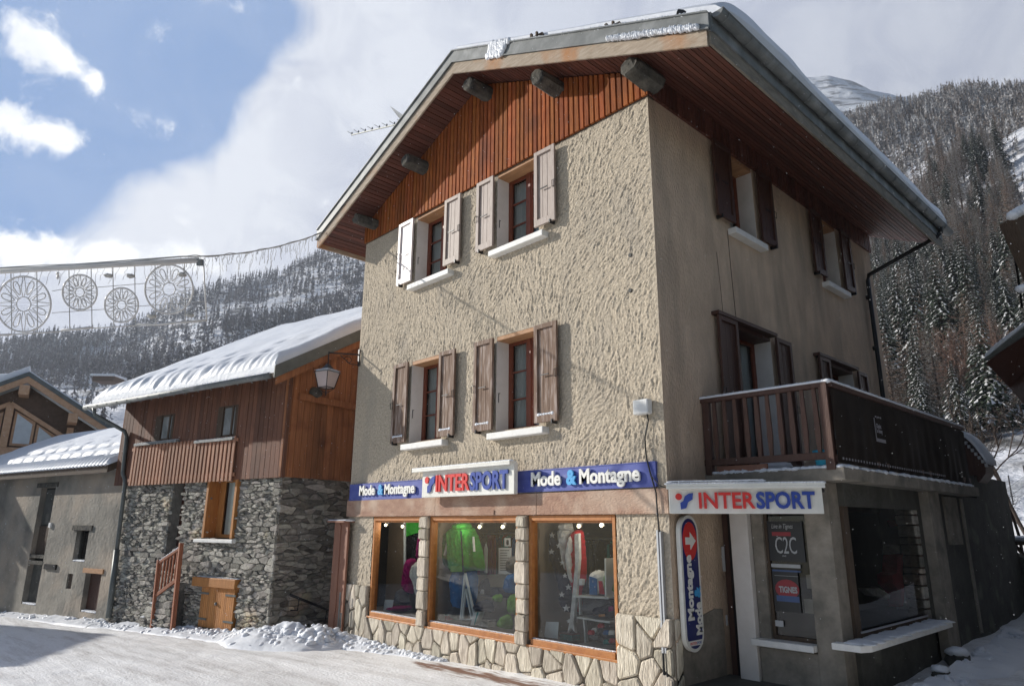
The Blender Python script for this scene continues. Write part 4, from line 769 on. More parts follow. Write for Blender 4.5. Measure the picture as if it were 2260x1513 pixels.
# roof of the stone house
PT = .577; EV = 5.36; OV = .78; RO = .42
def h2p(u, w, z): return H2.o+H2.U*u+H2G.U*w+np.array([0, 0, z])
def roof2(name, u0, u1, w0, w1, zf, th, m, parent):
    mb = MB(); v = [h2p(u, w, zf(w)+k) for k in (0, th) for u, w in ((u0, w0), (u1, w0), (u1, w1), (u0, w1))]; mb.add(v, [(0, 1, 2, 3), (7, 6, 5, 4), (0, 4, 5, 1), (1, 5, 6, 2), (2, 6, 7, 3), (3, 7, 4, 0)]); return mb.build(name, m, parent)
r2o = roof2('roof', -RO, 7.45, -OV, 4.6, lambda w: EV+PT*(w+OV), .10, 'old_wood', SH)
roof2('roof_rear', -RO, 7.45, 4.6, 9.5, lambda w: EV+PT*(4.6+OV)-PT*(w-4.6), .10, 'old_wood', SH)
mb = MB(); 
for (zz0, zz1, n_, ww) in ((.10, .30, 0, .03),):
    v = [h2p(-RO-.03, w, EV+PT*(w+OV)+z) for w in (-OV, 4.6) for z in (-.02, .26)]+[h2p(-RO, w, EV+PT*(w+OV)+z) for w in (-OV, 4.6) for z in (-.02, .26)]; mb.add(v, [(0, 2, 3, 1), (4, 5, 7, 6), (0, 1, 5, 4), (2, 6, 7, 3), (1, 3, 7, 5), (0, 4, 6, 2)])
mb.build('verge_flashing', 'zinc_dark', r2o)
mb = MB(); v = [h2p(-RO+.02, w, EV+PT*(w+OV)+z) for w in (-OV+.1, 4.6) for z in (-.20, -.02)]+[h2p(-RO+.06, w, EV+PT*(w+OV)+z) for w in (-OV+.1, 4.6) for z in (-.20, -.02)]; mb.add(v, [(0, 2, 3, 1), (4, 5, 7, 6), (0, 1, 5, 4), (2, 6, 7, 3), (1, 3, 7, 5), (0, 4, 6, 2)])
mb.build('verge_board', 'house_wood_new', r2o)
gt = MB(); gt.tube([h2p(-RO, -OV-.10, EV+.02), h2p(7.5, -OV-.10, EV+.02)], .07, 10)
for k in range(16): gt.tube([h2p(-.3+k*.5, -OV-.10, EV+.10), h2p(-.3+k*.5, -OV-.19, EV+.0), h2p(-.3+k*.5, -OV-.06, EV-.07)], .012, 4)
gt.build('gutter', 'zinc', r2o, True)
mb = MB(); rr = random.Random(3)
for k in range(120): mb.blob(h2p(-RO+.05+7.85*k/120, -OV-.10, EV+.075), (.06, .05, .035*rr.uniform(.7, 1.2)), seed=k, amp=.15)
mb.build('gutter_snow', 'snow', r2o, True)
def snow2():
    nu, nv = 300, 190; Uu, Ww = np.meshgrid(np.linspace(-RO-.02, 7.42, nu), np.linspace(-OV+.02, 4.6, nv)); d = Ww+OV
    edge = np.minimum(np.minimum((Uu+RO+.02)/.28, (7.42-Uu)/.9), d/.30); t = .36*np.sqrt(np.clip(edge, 0, 1)*(2-np.clip(edge, 0, 1)))+.05
    t = t*(1+.16*(fbm(Uu, Ww, 1.3, 4, 4)-.5)*2)
    rows = 0
    for (w0, per, ph, amp) in ((.18, .62, 0., .11), (.62, .84, .3, .10), (1.35, .95, .6, .07)):
        k = np.exp(-((d-w0-.08*np.sin(Uu*1.3))/.16)**2); c = np.exp(-(((Uu+ph+.9*fbm(Uu, Uu*0+w0*3, 1.6, 3, 7)) % per-per/2)/(.09+.12*fbm(Uu, Uu*0, .8, 2, 3)))**2); rows = rows+amp*k*c*sm(Uu, -.3, .9)*(.55+.9*fbm(Uu, Uu*0+w0, .9, 2, int(w0*50)))
    t = t-rows; t = t+.05*(1-sm(d, .0, .5))*np.sin(Uu*26)*.4
    Z = EV+PT*d+.11+np.maximum(t, .02); B = np.stack([H2.o[0]+H2.U[0]*Uu+H2G.U[0]*Ww, H2.o[1]+H2.U[1]*Uu+H2G.U[1]*Ww, Z], -1).reshape(-1, 3)
    i = (np.arange(nu-1)[None, :]+nu*np.arange(nv-1)[:, None]).ravel(); f = np.stack([i, i+nu, i+nu+1, i+1], 1)
    base = MB(); mesh_obj('roof_snow', B, f, 'snow', r2o, True)
    mb = MB(); v = []                                   # the cut edge of the snow along verge and eave
    E = []
    for k in range(nv): p = B[k*nu].copy(); q = p.copy(); q[2] = EV+PT*d[k, 0]+.10; E.append((p, q))
    v = [x for e in E for x in e]; mb.add(v, [(2*i, 2*i+2, 2*i+3, 2*i+1) for i in range(len(E)-1)])
    E = [(B[k].copy(), np.array((B[k][0], B[k][1], EV+.10))) for k in range(nu)]; v = [x for e in E for x in e]; mb.add(v, [(2*i, 2*i+1, 2*i+3, 2*i+2) for i in range(len(E)-1)])
    E = [(B[k*nu+nu-1].copy(), B[k*nu+nu-1]*(1, 1, 0)+(0, 0, EV+PT*d[k, 0]+.10)) for k in range(nv)]; v = [x for e in E for x in e]; mb.add(v, [(2*i, 2*i+1, 2*i+3, 2*i+2) for i in range(len(E)-1)])
    mb.build('snow_edge', 'snow', r2o)
snow2()
# downpipe between the two houses
dp = MB(); dp.tube([h2p(7.0, -OV-.10, EV-.02), h2p(7.0, -OV-.06, EV-.2), h2p(6.55, -.20, 4.75), h2p(6.46, -.17, 4.6), h2p(6.38, -.17, 3.6), h2p(6.28, -.14, 3.45), h2p(6.24, -.14, 3.3), h2p(6.16, -.14, 1.6)], .052, 10); dp.tube([h2p(6.16, -.14, 1.65), h2p(6.08, -.14, .0)], .072, 10, 0)
dp.build('downpipe', 'zinc_dark', SH, True)
# stairs with wooden handrail: a thing of the entrance
ST = thing('entrance_stair', H2.p(3.9, .5, .0), 'stone steps with red brown wooden handrail up to the stone house door', 'stairs')
mb = MB()
for k in range(6): H2.box(mb, 3.02, 4.30-.16*k, .04, .32, -.1, .16+.165*k)
mb.build('steps', 'rubble_mortar', ST)
rubble(FR(H2.p(0, .30, 0), H2.U, H2.N), 3.02, 4.28, -.15, 1.0, [(3.02+.02, 9, 0, 0)]+[(4.30-.16*k, 9, .16+.165*(k-1), 2) for k in range(6)], 77, cw=.2, ch=.09, parent=ST, name='step_stones')
mb = MB()
for k in range(6):
    a, b = 4.30-.16*(k+1)+.01, 4.30-.16*k-.01
    if k < 5: 
        for i in range(5): mb.blob(H2.p(a+(b-a)*(i+.5)/5, .18, .16+.165*k+.01), (.03, .15, .022), seed=i+k, amp=.1)
mb.build('step_snow', 'snow', ST, True)
n_ = .34; mb = MB(); mb.bar(H2.p(2.88, n_, -.1), H2.p(2.96, n_, 1.88), .09, .09, (0, 1, 0)); mb.build('newel_post', 'wood_rail', ST, bevel=.006); mb = MB(); mb.bar(H2.p(3.72, n_, -.1), H2.p(3.80, n_, 1.48), .08, .08, (0, 1, 0)); mb.build('newel_post', 'wood_rail', ST, bevel=.006)
mb = MB(); mb.bar(H2.p(2.96, n_, 1.76), H2.p(3.80, n_, 1.40), .06, .06); mb.bar(H2.p(2.93, n_, 1.08), H2.p(3.77, n_, .66), .05, .08)
mb.build('handrail', 'wood_rail', ST, bevel=.005)
for k in range(6):
    u = 3.06+k*.125; mb = MB(); t = (u-2.96)/.84; mb.bar(H2.p(u, n_, 1.08-.42*t), H2.p(u, n_, 1.76-.36*t), .035, .035, (0, 1, 0)); mb.build('rail_baluster', 'wood_rail', ST)
mb = MB(); 
for k in range(14): mb.blob(H2.p(2.98+.80*k/13, n_, 1.80-.35*k/13), (.04, .035, .016), seed=k, amp=.1)
mb.build('handrail_snow', 'snow', ST, True)
HRL = thing('iron_handrail', H2G.p(1., .3, .3), 'dark iron handrail sloping down the shaded stone wall beside the brown panel', 'handrail')
mb = MB(); mb.tube([H2G.p(.26, .28, .88), H2G.p(1.95, .28, .26)], .028, 8); mb.build('rail', 'metal_black', HRL, True)
for t in (.15, .62): mb = MB(); q = H2G.p(.26+1.69*t, .28, .88-.62*t-.02); mb.tube([q, q-H2G.N*.02-(0, 0, .22), q-H2G.N*.3-(0, 0, .24)], .014, 6); mb.build('rail_bracket', 'metal_black', HRL)
# brown panel closing the gap
BP = thing('gate_panel', (-8., -.1, .1), 'tall brown boarded gate panel with a snowy cap between the stone house and the shop', 'gate')
mb = MB(); mb.box(-8.22, -8.0, -.16, -.10, .05, 2.36); mb.box(-7.995, -7.70, -.145, -.10, .05, 2.36); mb.box(-8.02, -7.96, -.165, -.145, .6, 2.30); mb.build('board', 'panel_brown', BP, bevel=.005)
mb = MB(); mb.box(-8.36, -7.69, -.26, .05, 2.36, 2.39); o = mb.build('cap', 'panel_brown', BP); mb = MB()
for k in range(16): mb.blob((-8.34+.64*k/15, -.12, 2.40), (.05, .14, .022), seed=k, amp=.1)
mb.build('cap_snow', 'snow', o, True)
for i, (x, z0, z1) in enumerate(((-7.74, .1, 1.0), (-7.66, .1, .62))):
    mb = MB(); mb.tube([(x, -.20, z0), (x, -.20, z1)], .018, 6); o = mb.build('wall_pipe', 'zinc', None); tag(o, ('taller' if i == 0 else 'shorter')+' thin grey pipe rising from the snow at the left end of the shop wall', 'pipe')

# ------------------------------------------------------------------ GREY FARMHOUSE (left)
FH = thing('farmhouse', (-19., -3., -.3), 'grey rendered farmhouse with snow ribbed lean roof at the left edge', 'house')
fh = [(10.45, 11.38, .0, 3.35), (8.04, 8.73, 1.28, 2.11), (7.02, 7.86, .02, 1.0), (8.55, 8.85, .55, .95)]
mb = MB(); us = sorted({6.2, 16.5}|{e for h in fh for e in h[:2]}|set(np.arange(6.5, 16.5, .5))); zs = sorted({-.6, 3.75}|{e for h in fh for e in h[2:]}|set(np.arange(-.6, 3.7, .4)))
for a, b in zip(us[:-1], us[1:]):
    for c, d in zip(zs[:-1], zs[1:]):
        if any(h[0] < (a+b)/2 < h[1] and h[2] < (c+d)/2 < h[3] for h in fh): continue
        mb.add([H2.p(a, 0, c), H2.p(b, 0, c), H2.p(b, 0, d), H2.p(a, 0, d)], [(3, 2, 1, 0)])
mb.build('front_wall', 'render_farm', FH)
for a, b, c, d in fh:
    mb = MB(); dd = .16; H2.box(mb, a-.03, a, -dd, -.003, c, d); H2.box(mb, b, b+.03, -dd, -.003, c, d); H2.box(mb, a, b, -dd, -.003, d, d+.03); H2.box(mb, a, b, -dd, -.003, c-.03, c); mb.build('wall_recess', 'render_farm', FH)
mb = MB(); H2.box(mb, 10.40, 11.5, -.24, -.17, .0, 3.4); bo = mb.build('barn_opening', 'shop_dark', FH); mb = MB()
for k in range(12): H2.box(mb, 10.46+k*.076, 10.46+k*.076+.068, -.155, -.13, 1.42, 2.22)
mb.build('barn_boards', 'old_wood', bo); mb = MB(); H2.box(mb, 10.44, 11.4, -.2, .01, 1.12, 1.22); H2.box(mb, 10.44, 11.4, -.18, .0, 1.30, 1.40); mb.build('barn_beam', 'beam_grey', bo)
mb = MB(); H2.box(mb, 10.46, 11.36, -.165, -.15, .0, 1.1); H2.box(mb, 10.46, 11.36, -.165, -.152, 2.25, 3.3); mb.build('barn_door', 'concrete_dark', bo); mb = MB(); H2.box(mb, 10.30, 11.65, -.1, .03, 3.36, 3.5); mb.build('barn_lintel', 'beam_grey', FH)
mb = MB(); H2.box(mb, 8.0, 8.8, -.15, -.13, 1.25, 2.15); w = mb.build('farm_window', 'glass_dark', FH); mb = MB(); H2.box(mb, 8.04, 8.73, -.19, -.17, 1.2, 2.2); mb.build('window_back', 'zinc_dark', w); mb = MB(); H2.box(mb, 7.86, 8.95, -.05, .04, 2.12, 2.25); mb.build('window_lintel', 'beam_grey', FH)
mb = MB(); H2.box(mb, 6.98, 7.9, -.17, -.14, .0, 1.05); mb.build('cellar_door', 'shutter_dark', FH); mb = MB(); H2.box(mb, 6.92, 7.98, -.04, .035, 1.01, 1.13); mb.build('cellar_lintel', 'lintel_wood', FH)
mb = MB(); H2.box(mb, 8.55, 8.85, -.1, -.05, .5, 1.0); mb.build('wall_vent', 'old_wood', FH); mb = MB(); H2.box(mb, 9.55, 10.25, -.02, .05, 1.02, 1.16); mb.build('wall_plate', 'metal_black', FH)
mb = MB(); H2.box(mb, 10.28, 10.40, .0, .05, 2.18, 2.32); mb.build('junction_box', 'plastic_white', FH)
mb = MB(); 
for a, b, z in ((10.5, 11.3, .0), (7.05, 7.8, .02), (8.07, 8.7, 1.28)):
    for k in range(12): mb.blob(H2.p(a+(b-a)*(k+.5)/12, -.08, z+.02), (.06, .09, .03), seed=k, amp=.2)
mb.build('sill_snow', 'snow', FH, True)
EF, PF = 3.80, .50
mb = MB(); v = [h2p(u, w, EF+PF*(w+.35)+k) for k in (-.16, .02) for u, w in ((6.86, -.35), (17., -.35), (17., 2.6), (6.86, 2.6))]; mb.add(v, [(0, 1, 2, 3), (7, 6, 5, 4), (0, 4, 5, 1), (1, 5, 6, 2), (2, 6, 7, 3), (3, 7, 4, 0)]); rf = mb.build('roof', 'old_wood', FH)
def snow3():
    nu, nv = 420, 150; Uu, Ww = np.meshgrid(np.linspace(6.88, 17., nu), np.linspace(-.36, 2.6, nv)); d = Ww+.36
    t = .16*np.sqrt(np.clip(d/.12, 0, 1))+.10*sm(d, .5, .62)+.07*sm(d, .95, 1.1)+.03*np.sin(Uu*2*math.pi/.20)*(1-sm(d, .35, .6))
    for w0, per, amp, ph in ((.50, .78, .16, 0), (.98, .9, .10, .4), (1.35, 1.2, .06, .2), (1.8, 1.5, .05, .7)):
        c = np.exp(-((((Uu+ph+.5*fbm(Uu, Uu*0+w0*3, 1.6, 3, 7)) % per)-per/2)/.13)**2); t = t-amp*c*np.exp(-((d-w0-.02)/.11)**2)*(.6+.8*fbm(Uu, Uu*0, 1.1, 2, int(w0*9)))
    t = t+.05*(fbm(Uu, Ww, 1., 4, 14)-.5); t = t*sm(Uu, 6.86, 6.98)
    Z = EF+PF*d+.02+np.maximum(t, .015); B = np.stack([H2.o[0]+H2.U[0]*Uu+H2G.U[0]*Ww, H2.o[1]+H2.U[1]*Uu+H2G.U[1]*Ww, Z], -1).reshape(-1, 3)
    i = (np.arange(nu-1)[None, :]+nu*np.arange(nv-1)[:, None]).ravel(); f = np.stack([i, i+nu, i+nu+1, i+1], 1); mesh_obj('roof_snow', B, f, 'snow', rf, True)
    B2 = B.copy(); W2 = 5.2-Ww.ravel(); B2[:, 0] = H2.o[0]+H2.U[0]*Uu.ravel()+H2G.U[0]*W2; B2[:, 1] = H2.o[1]+H2.U[1]*Uu.ravel()+H2G.U[1]*W2; mesh_obj('roof_snow', B2, f[:, ::-1], 'snow', rf, True)
snow3()
mb = MB()
for k in range(50): mb.blob(h2p(6.95+k*.2, -.38, EF+.045), (.07, .04, .03), seed=k, amp=.1)
mb.build('eave_snow', 'snow', rf, True)

# ------------------------------------------------------------------ CHALET gable behind
phi = R(-80+180); nC = np.array([math.sin(phi), math.cos(phi), 0]); P0 = CAM+34*np.array([math.sin(R(-80)), math.cos(R(-80)), 0]); PkC = onp(65, 827, nC, P0); CF = FR((PkC[0], PkC[1], 0), (-nC[1]*-1, -nC[0], 0), nC)
if CF.U @ (onp(200, 915, nC, P0)-PkC) < 0: CF.U = -CF.U
CH = thing('timber_chalet', (PkC[0], PkC[1], 0), 'light timber chalet gable with slanted windows behind the farmhouse roof', 'chalet'); zp = 8.19
cg = lambda u: zp-.42-.61*abs(u)
mb = MB(); mb.prism([(-5, 0), (5, 0), (5, cg(5)), (0, cg(0)), (-5, cg(5))], CF.p(0, -.30, 0), CF.U, CF.Z, CF.N*.1); mb.build('gable_wall', 'chalet_dark', CH)
mb = MB(); CF.box(mb, -5, 5, -.30, .0, 4.85, 5.22); CF.box(mb, -.56, -.30, -.22, .02, 5.2, zp-1.25); CF.box(mb, 1.62, 1.86, -.22, .0, 5.2, 6.15); CF.box(mb, -2.6, -2.4, -.22, .0, 5.2, 6.1)
for s in (-1, 1): mb.bar(CF.p(-.43, -.08, zp-1.22), CF.p(-.43+s*3.2, -.08, zp-1.22-.61*3.2), .16, .2, CF.N)
for u, z in ((.05, zp-.75), (1.85, zp-1.72), (-2.2, zp-1.9)): mb.obox(CF.p(u-.1, .25, z), CF.U*.17, CF.N*.55, CF.Z*.19)
mb.build('timber_frame', 'chalet_wood', CH, bevel=.01)
def cw(a, b, zl, zr):
    mb = MB(); q = [(a, 5.3), (b, 5.3), (b, zr), (a, zl)]; q = q if CF.U @ np.cross(CF.Z, CF.N) > 0 else q; mb.prism(q, CF.p(0, -.2, 0), CF.U, CF.Z, CF.N*.06); w = mb.build('gable_window', 'chalet_wood', CH)
    mb = MB(); k = .09; mb.prism([(a+k, 5.3+k), (b-k, 5.3+k), (b-k, zr-k*1.2), (a+k, zl-k*1.2)], CF.p(0, -.13, 0), CF.U, CF.Z, CF.N*.01); mb.build('window_pane', 'card_pale', w)
cw(-.24, .50, 6.70, 6.30); cw(.56, 1.34, 6.22, 5.75); cw(-1.35, -.62, 6.2, 6.62); cw(-2.3, -1.45, 5.65, 6.1)
rt = MB(); sn = MB()
for s in (-1, 1):
    e = 4.6
    for (z0, z1, n0, n1, mm, t) in ((-.42, -.16, .5, .58, 'w', rt),): 
        rt.add([CF.p(0, n0, zp+z0), CF.p(s*e, n0, zp-.61*e+z0), CF.p(s*e, n0, zp-.61*e+z1), CF.p(0, n0, zp+z1), CF.p(0, n1, zp+z0), CF.p(s*e, n1, zp-.61*e+z0), CF.p(s*e, n1, zp-.61*e+z1), CF.p(0, n1, zp+z1)], [(4, 5, 6, 7), (3, 2, 1, 0), (0, 1, 5, 4), (2, 3, 7, 6), (1, 2, 6, 5), (0, 4, 7, 3)])
rco = rt.build('verge_board', 'chalet_wood', CH); rt = MB()
for s in (-1, 1):
    e = 4.7; v = [CF.p(u, n, zp-.61*abs(u)+k) for k in (-.16, .02) for u, n in ((0, .62), (s*e, .62), (s*e, -6), (0, -6))]; rt.add(v, [(0, 1, 2, 3), (7, 6, 5, 4), (0, 4, 5, 1), (1, 5, 6, 2), (2, 6, 7, 3), (3, 7, 4, 0)])
    v = [CF.p(u, n, zp-.61*abs(u)+k) for k in (.02, .30 if s < 0 else .10) for u, n in ((0, .5), (s*e, .5), (s*e, -6), (0, -6))]; sn.add(v, [(0, 1, 2, 3), (7, 6, 5, 4), (0, 4, 5, 1), (1, 5, 6, 2), (2, 6, 7, 3), (3, 7, 4, 0)])
rt.build('roof', 'zinc_dark', CH); sn.build('roof_snow', 'snow', CH, bevel=.05)
mb = MB(); c = CF.p(-.3, -3.2, zp-.3); mb.box(c[0]-.5, c[0]+.5, c[1]-.9, c[1]+.2, zp-1.5, zp+.15); ck = mb.build('chimney', 'chalet_wood', CH); mb = MB(); mb.blob((c[0], c[1]-.3, zp+.25), (.75, .9, .22), 3, .05, 12, 8); mb.build('chimney_snow', 'snow', ck, True)
# little hut on the slope
P = dep(240, 835, 150); HT = thing('mountain_hut', P-(0, 0, 1), 'tiny wooden hut with a flat snowy roof on the slope behind the chalet', 'hut'); q = _r*1; q[2] = 0; q /= np.linalg.norm(q); fb_ = np.array((-q[1], q[0], 0))
mb = MB(); mb.obox(P-(0, 0, .4), q*2.3, fb_*2., (0, 0, .55)); mb.build('wall', 'chalet_dark', HT); mb = MB(); mb.obox(P+(0, 0, .35), q*2.7, fb_*2.5, (0, 0, .22)); mb.build('snow_roof', 'snow', HT, bevel=.15)

# ------------------------------------------------------------------ buildings at the right edge
D = 11.5
c = [dep(2176, 800, D), dep(2262, 738, D*.93), dep(2420, 640, D*.8), dep(2420, 1080, D*.8), dep(2228, 855, D*1.02)]
NR = thing('neighbour_eave', (c[0][0], c[0][1], 3.), 'dark timber eave with a snowy edge cutting in from the right side', 'roof')
mb = MB(); v = [p for p in c]+[p+np.array((.25, 1.2, .12)) for p in c]; mb.add(v, [(0, 4, 3, 2, 1), (5, 6, 7, 8, 9), (0, 1, 6, 5), (1, 2, 7, 6), (2, 3, 8, 7), (3, 4, 9, 8), (4, 0, 5, 9)]); mb.build('eave_boards', 'shutter_dark', NR)
mb = MB(); mb.tube([c[0]+(0, 0, .05), c[1]+(0, 0, .05), c[2]+(0, 0, .05)], [.03, .07, .08], 8); mb.build('roof_edge', 'zinc_dark', NR); mb = MB()
for k in range(40): t = k/39; p = c[0]*(1-t)+c[1]*t if t < .999 else c[1]; mb.blob(p+(0.05, .08, .12+.03*min(1, t*4)), (.07, .10, .075), seed=k, amp=.1)
mb.build('roof_snow', 'snow', NR, True)
P1, P2, P3 = dep(2236, 478, 10), dep(2300, 430, 10), dep(2270, 600, 10); NB = thing('upper_eave', P1, 'fragment of a dark snow capped beam end cut by the right edge higher up', 'beam')
mb = MB(); mb.prism([(0, 0), (.5, .1), (.6, -1.2), (.22, -.9), (.08, -.35)], P1, q, (0, 0, 1), fb_*.3); mb.build('beam_end', 'old_wood', NB); mb = MB()
for k in range(8): mb.blob(P1+q*(k*.06)+(0, 0, .02+.035*k), (.09, .09, .07), k, .1)
mb.blob(dep(2256, 636, 10), (.09, .09, .06), 3, .1); mb.build('beam_snow', 'snow', NB, True)
mb = MB(); mb.tube([dep(2229, 500, 14), dep(2245, 600, 14), dep(2256, 680, 14)], .02, 5); mb.build('thin_pole', 'metal_black', NB)
# low outbuilding with snow roof at the end of the balcony
OB = thing('outbuilding', (1.2, 9, .4), 'low outbuilding with a curved snowy roof past the end of the black banner', 'shed')
a, b = pl(2118, 948, 'y', 8.2), pl(2178, 1012, 'y', 8.2); e_, f_ = pl(2165, 1045, 'y', 8.2), pl(2120, 1010, 'y', 8.2)
mb = MB(); n = 12; prof = []
for i in range(n+1):
    t = i/n; p = a*(1-t)+b*t; p = p+(0, 0, .10*math.sin(t*math.pi)); prof.append(p)
v = [p-(0, .1, 0) for p in prof]+[p+(0, .7, 0) for p in prof]+[p-(0, .1, .10) for p in prof]+[p+(0, .7, -.10) for p in prof]; m_ = n+1
mb.add(v, [(i, i+1, m_+i+1, m_+i) for i in range(n)]+[(2*m_+i, 2*m_+i+1, i+1, i) for i in range(n)]+[(n, 2*m_+n, 3*m_+n, m_+n)]+[(2*m_+i+1, 2*m_+i, 3*m_+i, 3*m_+i+1) for i in range(n)]); mb.build('snow_roof', 'snow', OB, True)
mb = MB(); mb.prism([(1.2, 3.0), (1.66, 3.2), (b[0]-.05, b[2]-.28), (b[0]-.03, b[2]-.12), (a[0], a[2]-.12), (1.2, a[2]-.12)], (0, 8.15, 0), (1, 0, 0), (0, 0, 1), (0, .6, 0)); mb.build('roof_boards', 'wood_balcony', OB)
mb = MB(); 
for k in range(9): t = k/8; p = a*(1-t)+b*t; mb.obox(p-(0, .12, .13), (.022, 0, 0), (0, .03, 0), (0, 0, .03))
mb.build('eave_tile', 'poster_grey', OB)
# yard wall end and steps beyond
YW = thing('yard_wall', (1.6, 10.5, .5), 'narrow rendered wall end with a snow capped coping at the lane', 'wall')
mb = MB(); mb.prism([(1.0, 0), (2.0, 0), (1.88, 1.5), (1.0, 2.0)], (0, 10.5, 0.1), (1, 0, 0), (0, 0, 1), (0, .5, 0)); mb.build('wall', 'concrete_dark', YW); mb = MB(); mb.box(1.4, 2.0, 10.35, 11.1, 1.98, 2.05); o = mb.build('coping', 'old_wood', YW); mb = MB(); mb.blob((1.7, 10.7, 2.1), (.32, .35, .07), 2, .1, 12, 8); mb.build('coping_snow', 'snow', o, True)
mb = MB(); P = pl(2207, 1365, 'y', 8.6); mb.tube([P, P+(0, 0, .5), P+(-.02, 0, .75), P+(.06, 0, .85)], .018, 6); o = mb.build('iron_post', 'metal_black'); tag(o, 'thin black iron post with bent top standing in the snow at the wall corner', 'post')
for i, (px, py, s, lb) in enumerate(((2112, 1440, 1., 'larger rounded rock capped with snow at the foot of the extension wall'), (2075, 1475, .75, 'flatter rock with snow on top, below the larger one'), (2040, 1500, .5, 'small dark rock half buried in the snow at the bottom'))):
    P = pl(px, py, 'x', 1.95+.1*i); P[2] = float(gz(P[0], P[1])); t = thing('snowy_rock', P, lb, 'rock'); mb = MB(); mb.blob(P+(0, 0, .06), (.16*s, .17*s, .12*s), i, .25, 9, 6); mb.build('rock', 'concrete_dark', t); mb = MB(); mb.blob(P+(0, 0, .06+.12*s), (.15*s, .16*s, .07*s), i+3, .12, 10, 7); mb.build('snow_cap', 'snow', t, True)
# ------------------------------------------------------------------ SIGNS
def logo(mb_r, mb_b, F, u, n, z, h, sx):                 # ball and flying figure mark
    c = [(u+.20*h*sx+.20*h*sx*math.cos(t), z+.78*h+.20*h*math.sin(t)) for t in np.linspace(0, 2*math.pi, 17)[:-1]]
    mb_r.prism(c, F.p(0, n, 0), F.U, F.Z, F.N*.02)
    q = [(.30, .02), (.62, .10), (.74, .45), (1.02, .62), (1.06, 1.0), (.80, .96), (.56, .80), (.46, .52), (.28, .42)]
    mb_b.prism([(u+a*h*sx, z+b*h) for a, b in q], F.p(0, n, 0), F.U, F.Z, F.N*.02)
def sport_sign(name, F, W_, H_, lab, hood, th, lh, u0=.0, z0=0., sxl=1.):
    t = thing(name, F.p(0, 0, z0), lab, 'sign'); mb = MB(); F.box(mb, u0, u0+W_, -.10, .0, z0, z0+H_); mb.build('sign_board', 'sign_white', t, bevel=.006)
    mb = MB(); F.box(mb, u0-.02, u0+W_+hood, -.06, th, z0+H_, z0+H_+.035); F.box(mb, u0-.02, u0+W_+hood, th-.012, th, z0+H_-.05, z0+H_); mb.build('sign_hood', 'sign_white', t, bevel=.006)
    rb, bb = MB(), MB(); k = W_/1.0; a = u0+.06*W_; logo(rb, bb, F, a, .008, z0+.16*H_, lh*1.0, sxl); x = a+lh*1.28*sxl
    w1 = text_mb(rb, 'INTER', F, x, .012, z0+.20*H_, lh*1.30, .022, sx=1.0, bold=lh*.04); rem = u0+W_*.95-x
    return t, rb, bb, x
def fit_word(F, word1, word2, x0, x1, n, z, size, rb, bb, ratio=.5):
    for w, a, b, mb, bold in ((word1, x0, x0+(x1-x0)*ratio, rb, .022), (word2, x0+(x1-x0)*ratio, x1, bb, .034)):
        tmp = MB(); w0 = text_mb(tmp, w, F, 0, 0, 0, size, .02, sx=1., bold=size*bold); us = [(np.array(v)-F.o) @ F.U for v in tmp.v]; s = (b-a-.012)/(max(us)-min(us)); text_mb(mb, w, F, a-min(us)*s+.006, n, z, size, .024, sx=s, bold=size*bold)
def intersport(name, F, u0, W_, z0, H_, lab, hood_l, hood_r, th, xl):
    t = thing(name, F.p(u0, 0, z0), lab, 'sign'); mb = MB(); F.box(mb, u0, u0+W_, -.08, .0, z0, z0+H_); mb.build('sign_board', 'sign_white', t, bevel=.006)
    mb = MB(); F.box(mb, u0-hood_l, u0+W_+hood_r, -.06, th, z0+H_, z0+H_+.03); F.box(mb, u0-hood_l, u0+W_+hood_r, th-.015, th, z0+H_-.035, z0+H_); hd = mb.build('sign_hood', 'sign_white', t, bevel=.006)
    mb = MB(); 
    for k in range(50): mb.blob(F.p(u0-hood_l+(W_+hood_l+hood_r)*(k+.5)/50, th*.5, z0+H_+.032), ((W_)/50*1.2, th*.5, .016), k, .1)
    mb.build('hood_snow', 'snow', hd, True)
    rb, bb = MB(), MB(); lh = H_*.62; sx = (W_*.115)/lh; logo(rb, bb, F, u0+.045*W_, .006, z0+.14*H_, lh, sx); fit_word(F, 'INTER', 'SPORT', u0+W_*(xl+.025), u0+W_*.955, .010, z0+.20*H_, lh*1.34*.98, rb, bb)
    rb.build('red_letters', 'letter_red', t); bb.build('blue_letters', 'letter_blue', t); return t
FS = FR((0, -.10, 0), (1, 0, 0), (0, -1, 0))
intersport('shop_sign', FR((0, -.27, 0), (1, 0, 0), (0, -1, 0)), -5.02, 2.40, 2.79, .48, 'white lettered sign with a snowy hood above the middle shop window', .20, .0, .10, .155)
a = np.array((.08, -.10, 0)); b = np.array((1.66, .80, 0)); d = b-a; LW = float(np.linalg.norm(d)); d /= LW
FD = FR(a, d, (d[1], -d[0], 0)); intersport('shop_sign', FD, 0, LW, 2.475, .335, 'white sign with raised red and blue letters hung under the balcony at the corner', .02, .03, .10, .175)
mb = MB(); mb.bar((.02, .02, 2.86), (.15, -.02, 2.84), .03, .03); mb.bar((1.6, .9, 2.8), (1.66, .84, 2.74), .03, .03)
mb.build('sign_bracket', 'metal_black', SB)
mb = MB(); mb.prism([(.0, .05), (.1, -.05), (1.0, .42), (1.05, .92), (.0, .92)], (0, 0, 2.845), (1, 0, 0), (0, 1, 0), (0, 0, .02)); t = mb.build('entrance_canopy', 'concrete', SB); mb = MB()
for k in range(30): mb.blob((.05+1.0*k/29, .02+.46*k/29, 2.875), (.07, .05, .018), k, .2)
mb.build('canopy_snow', 'snow', t, True)
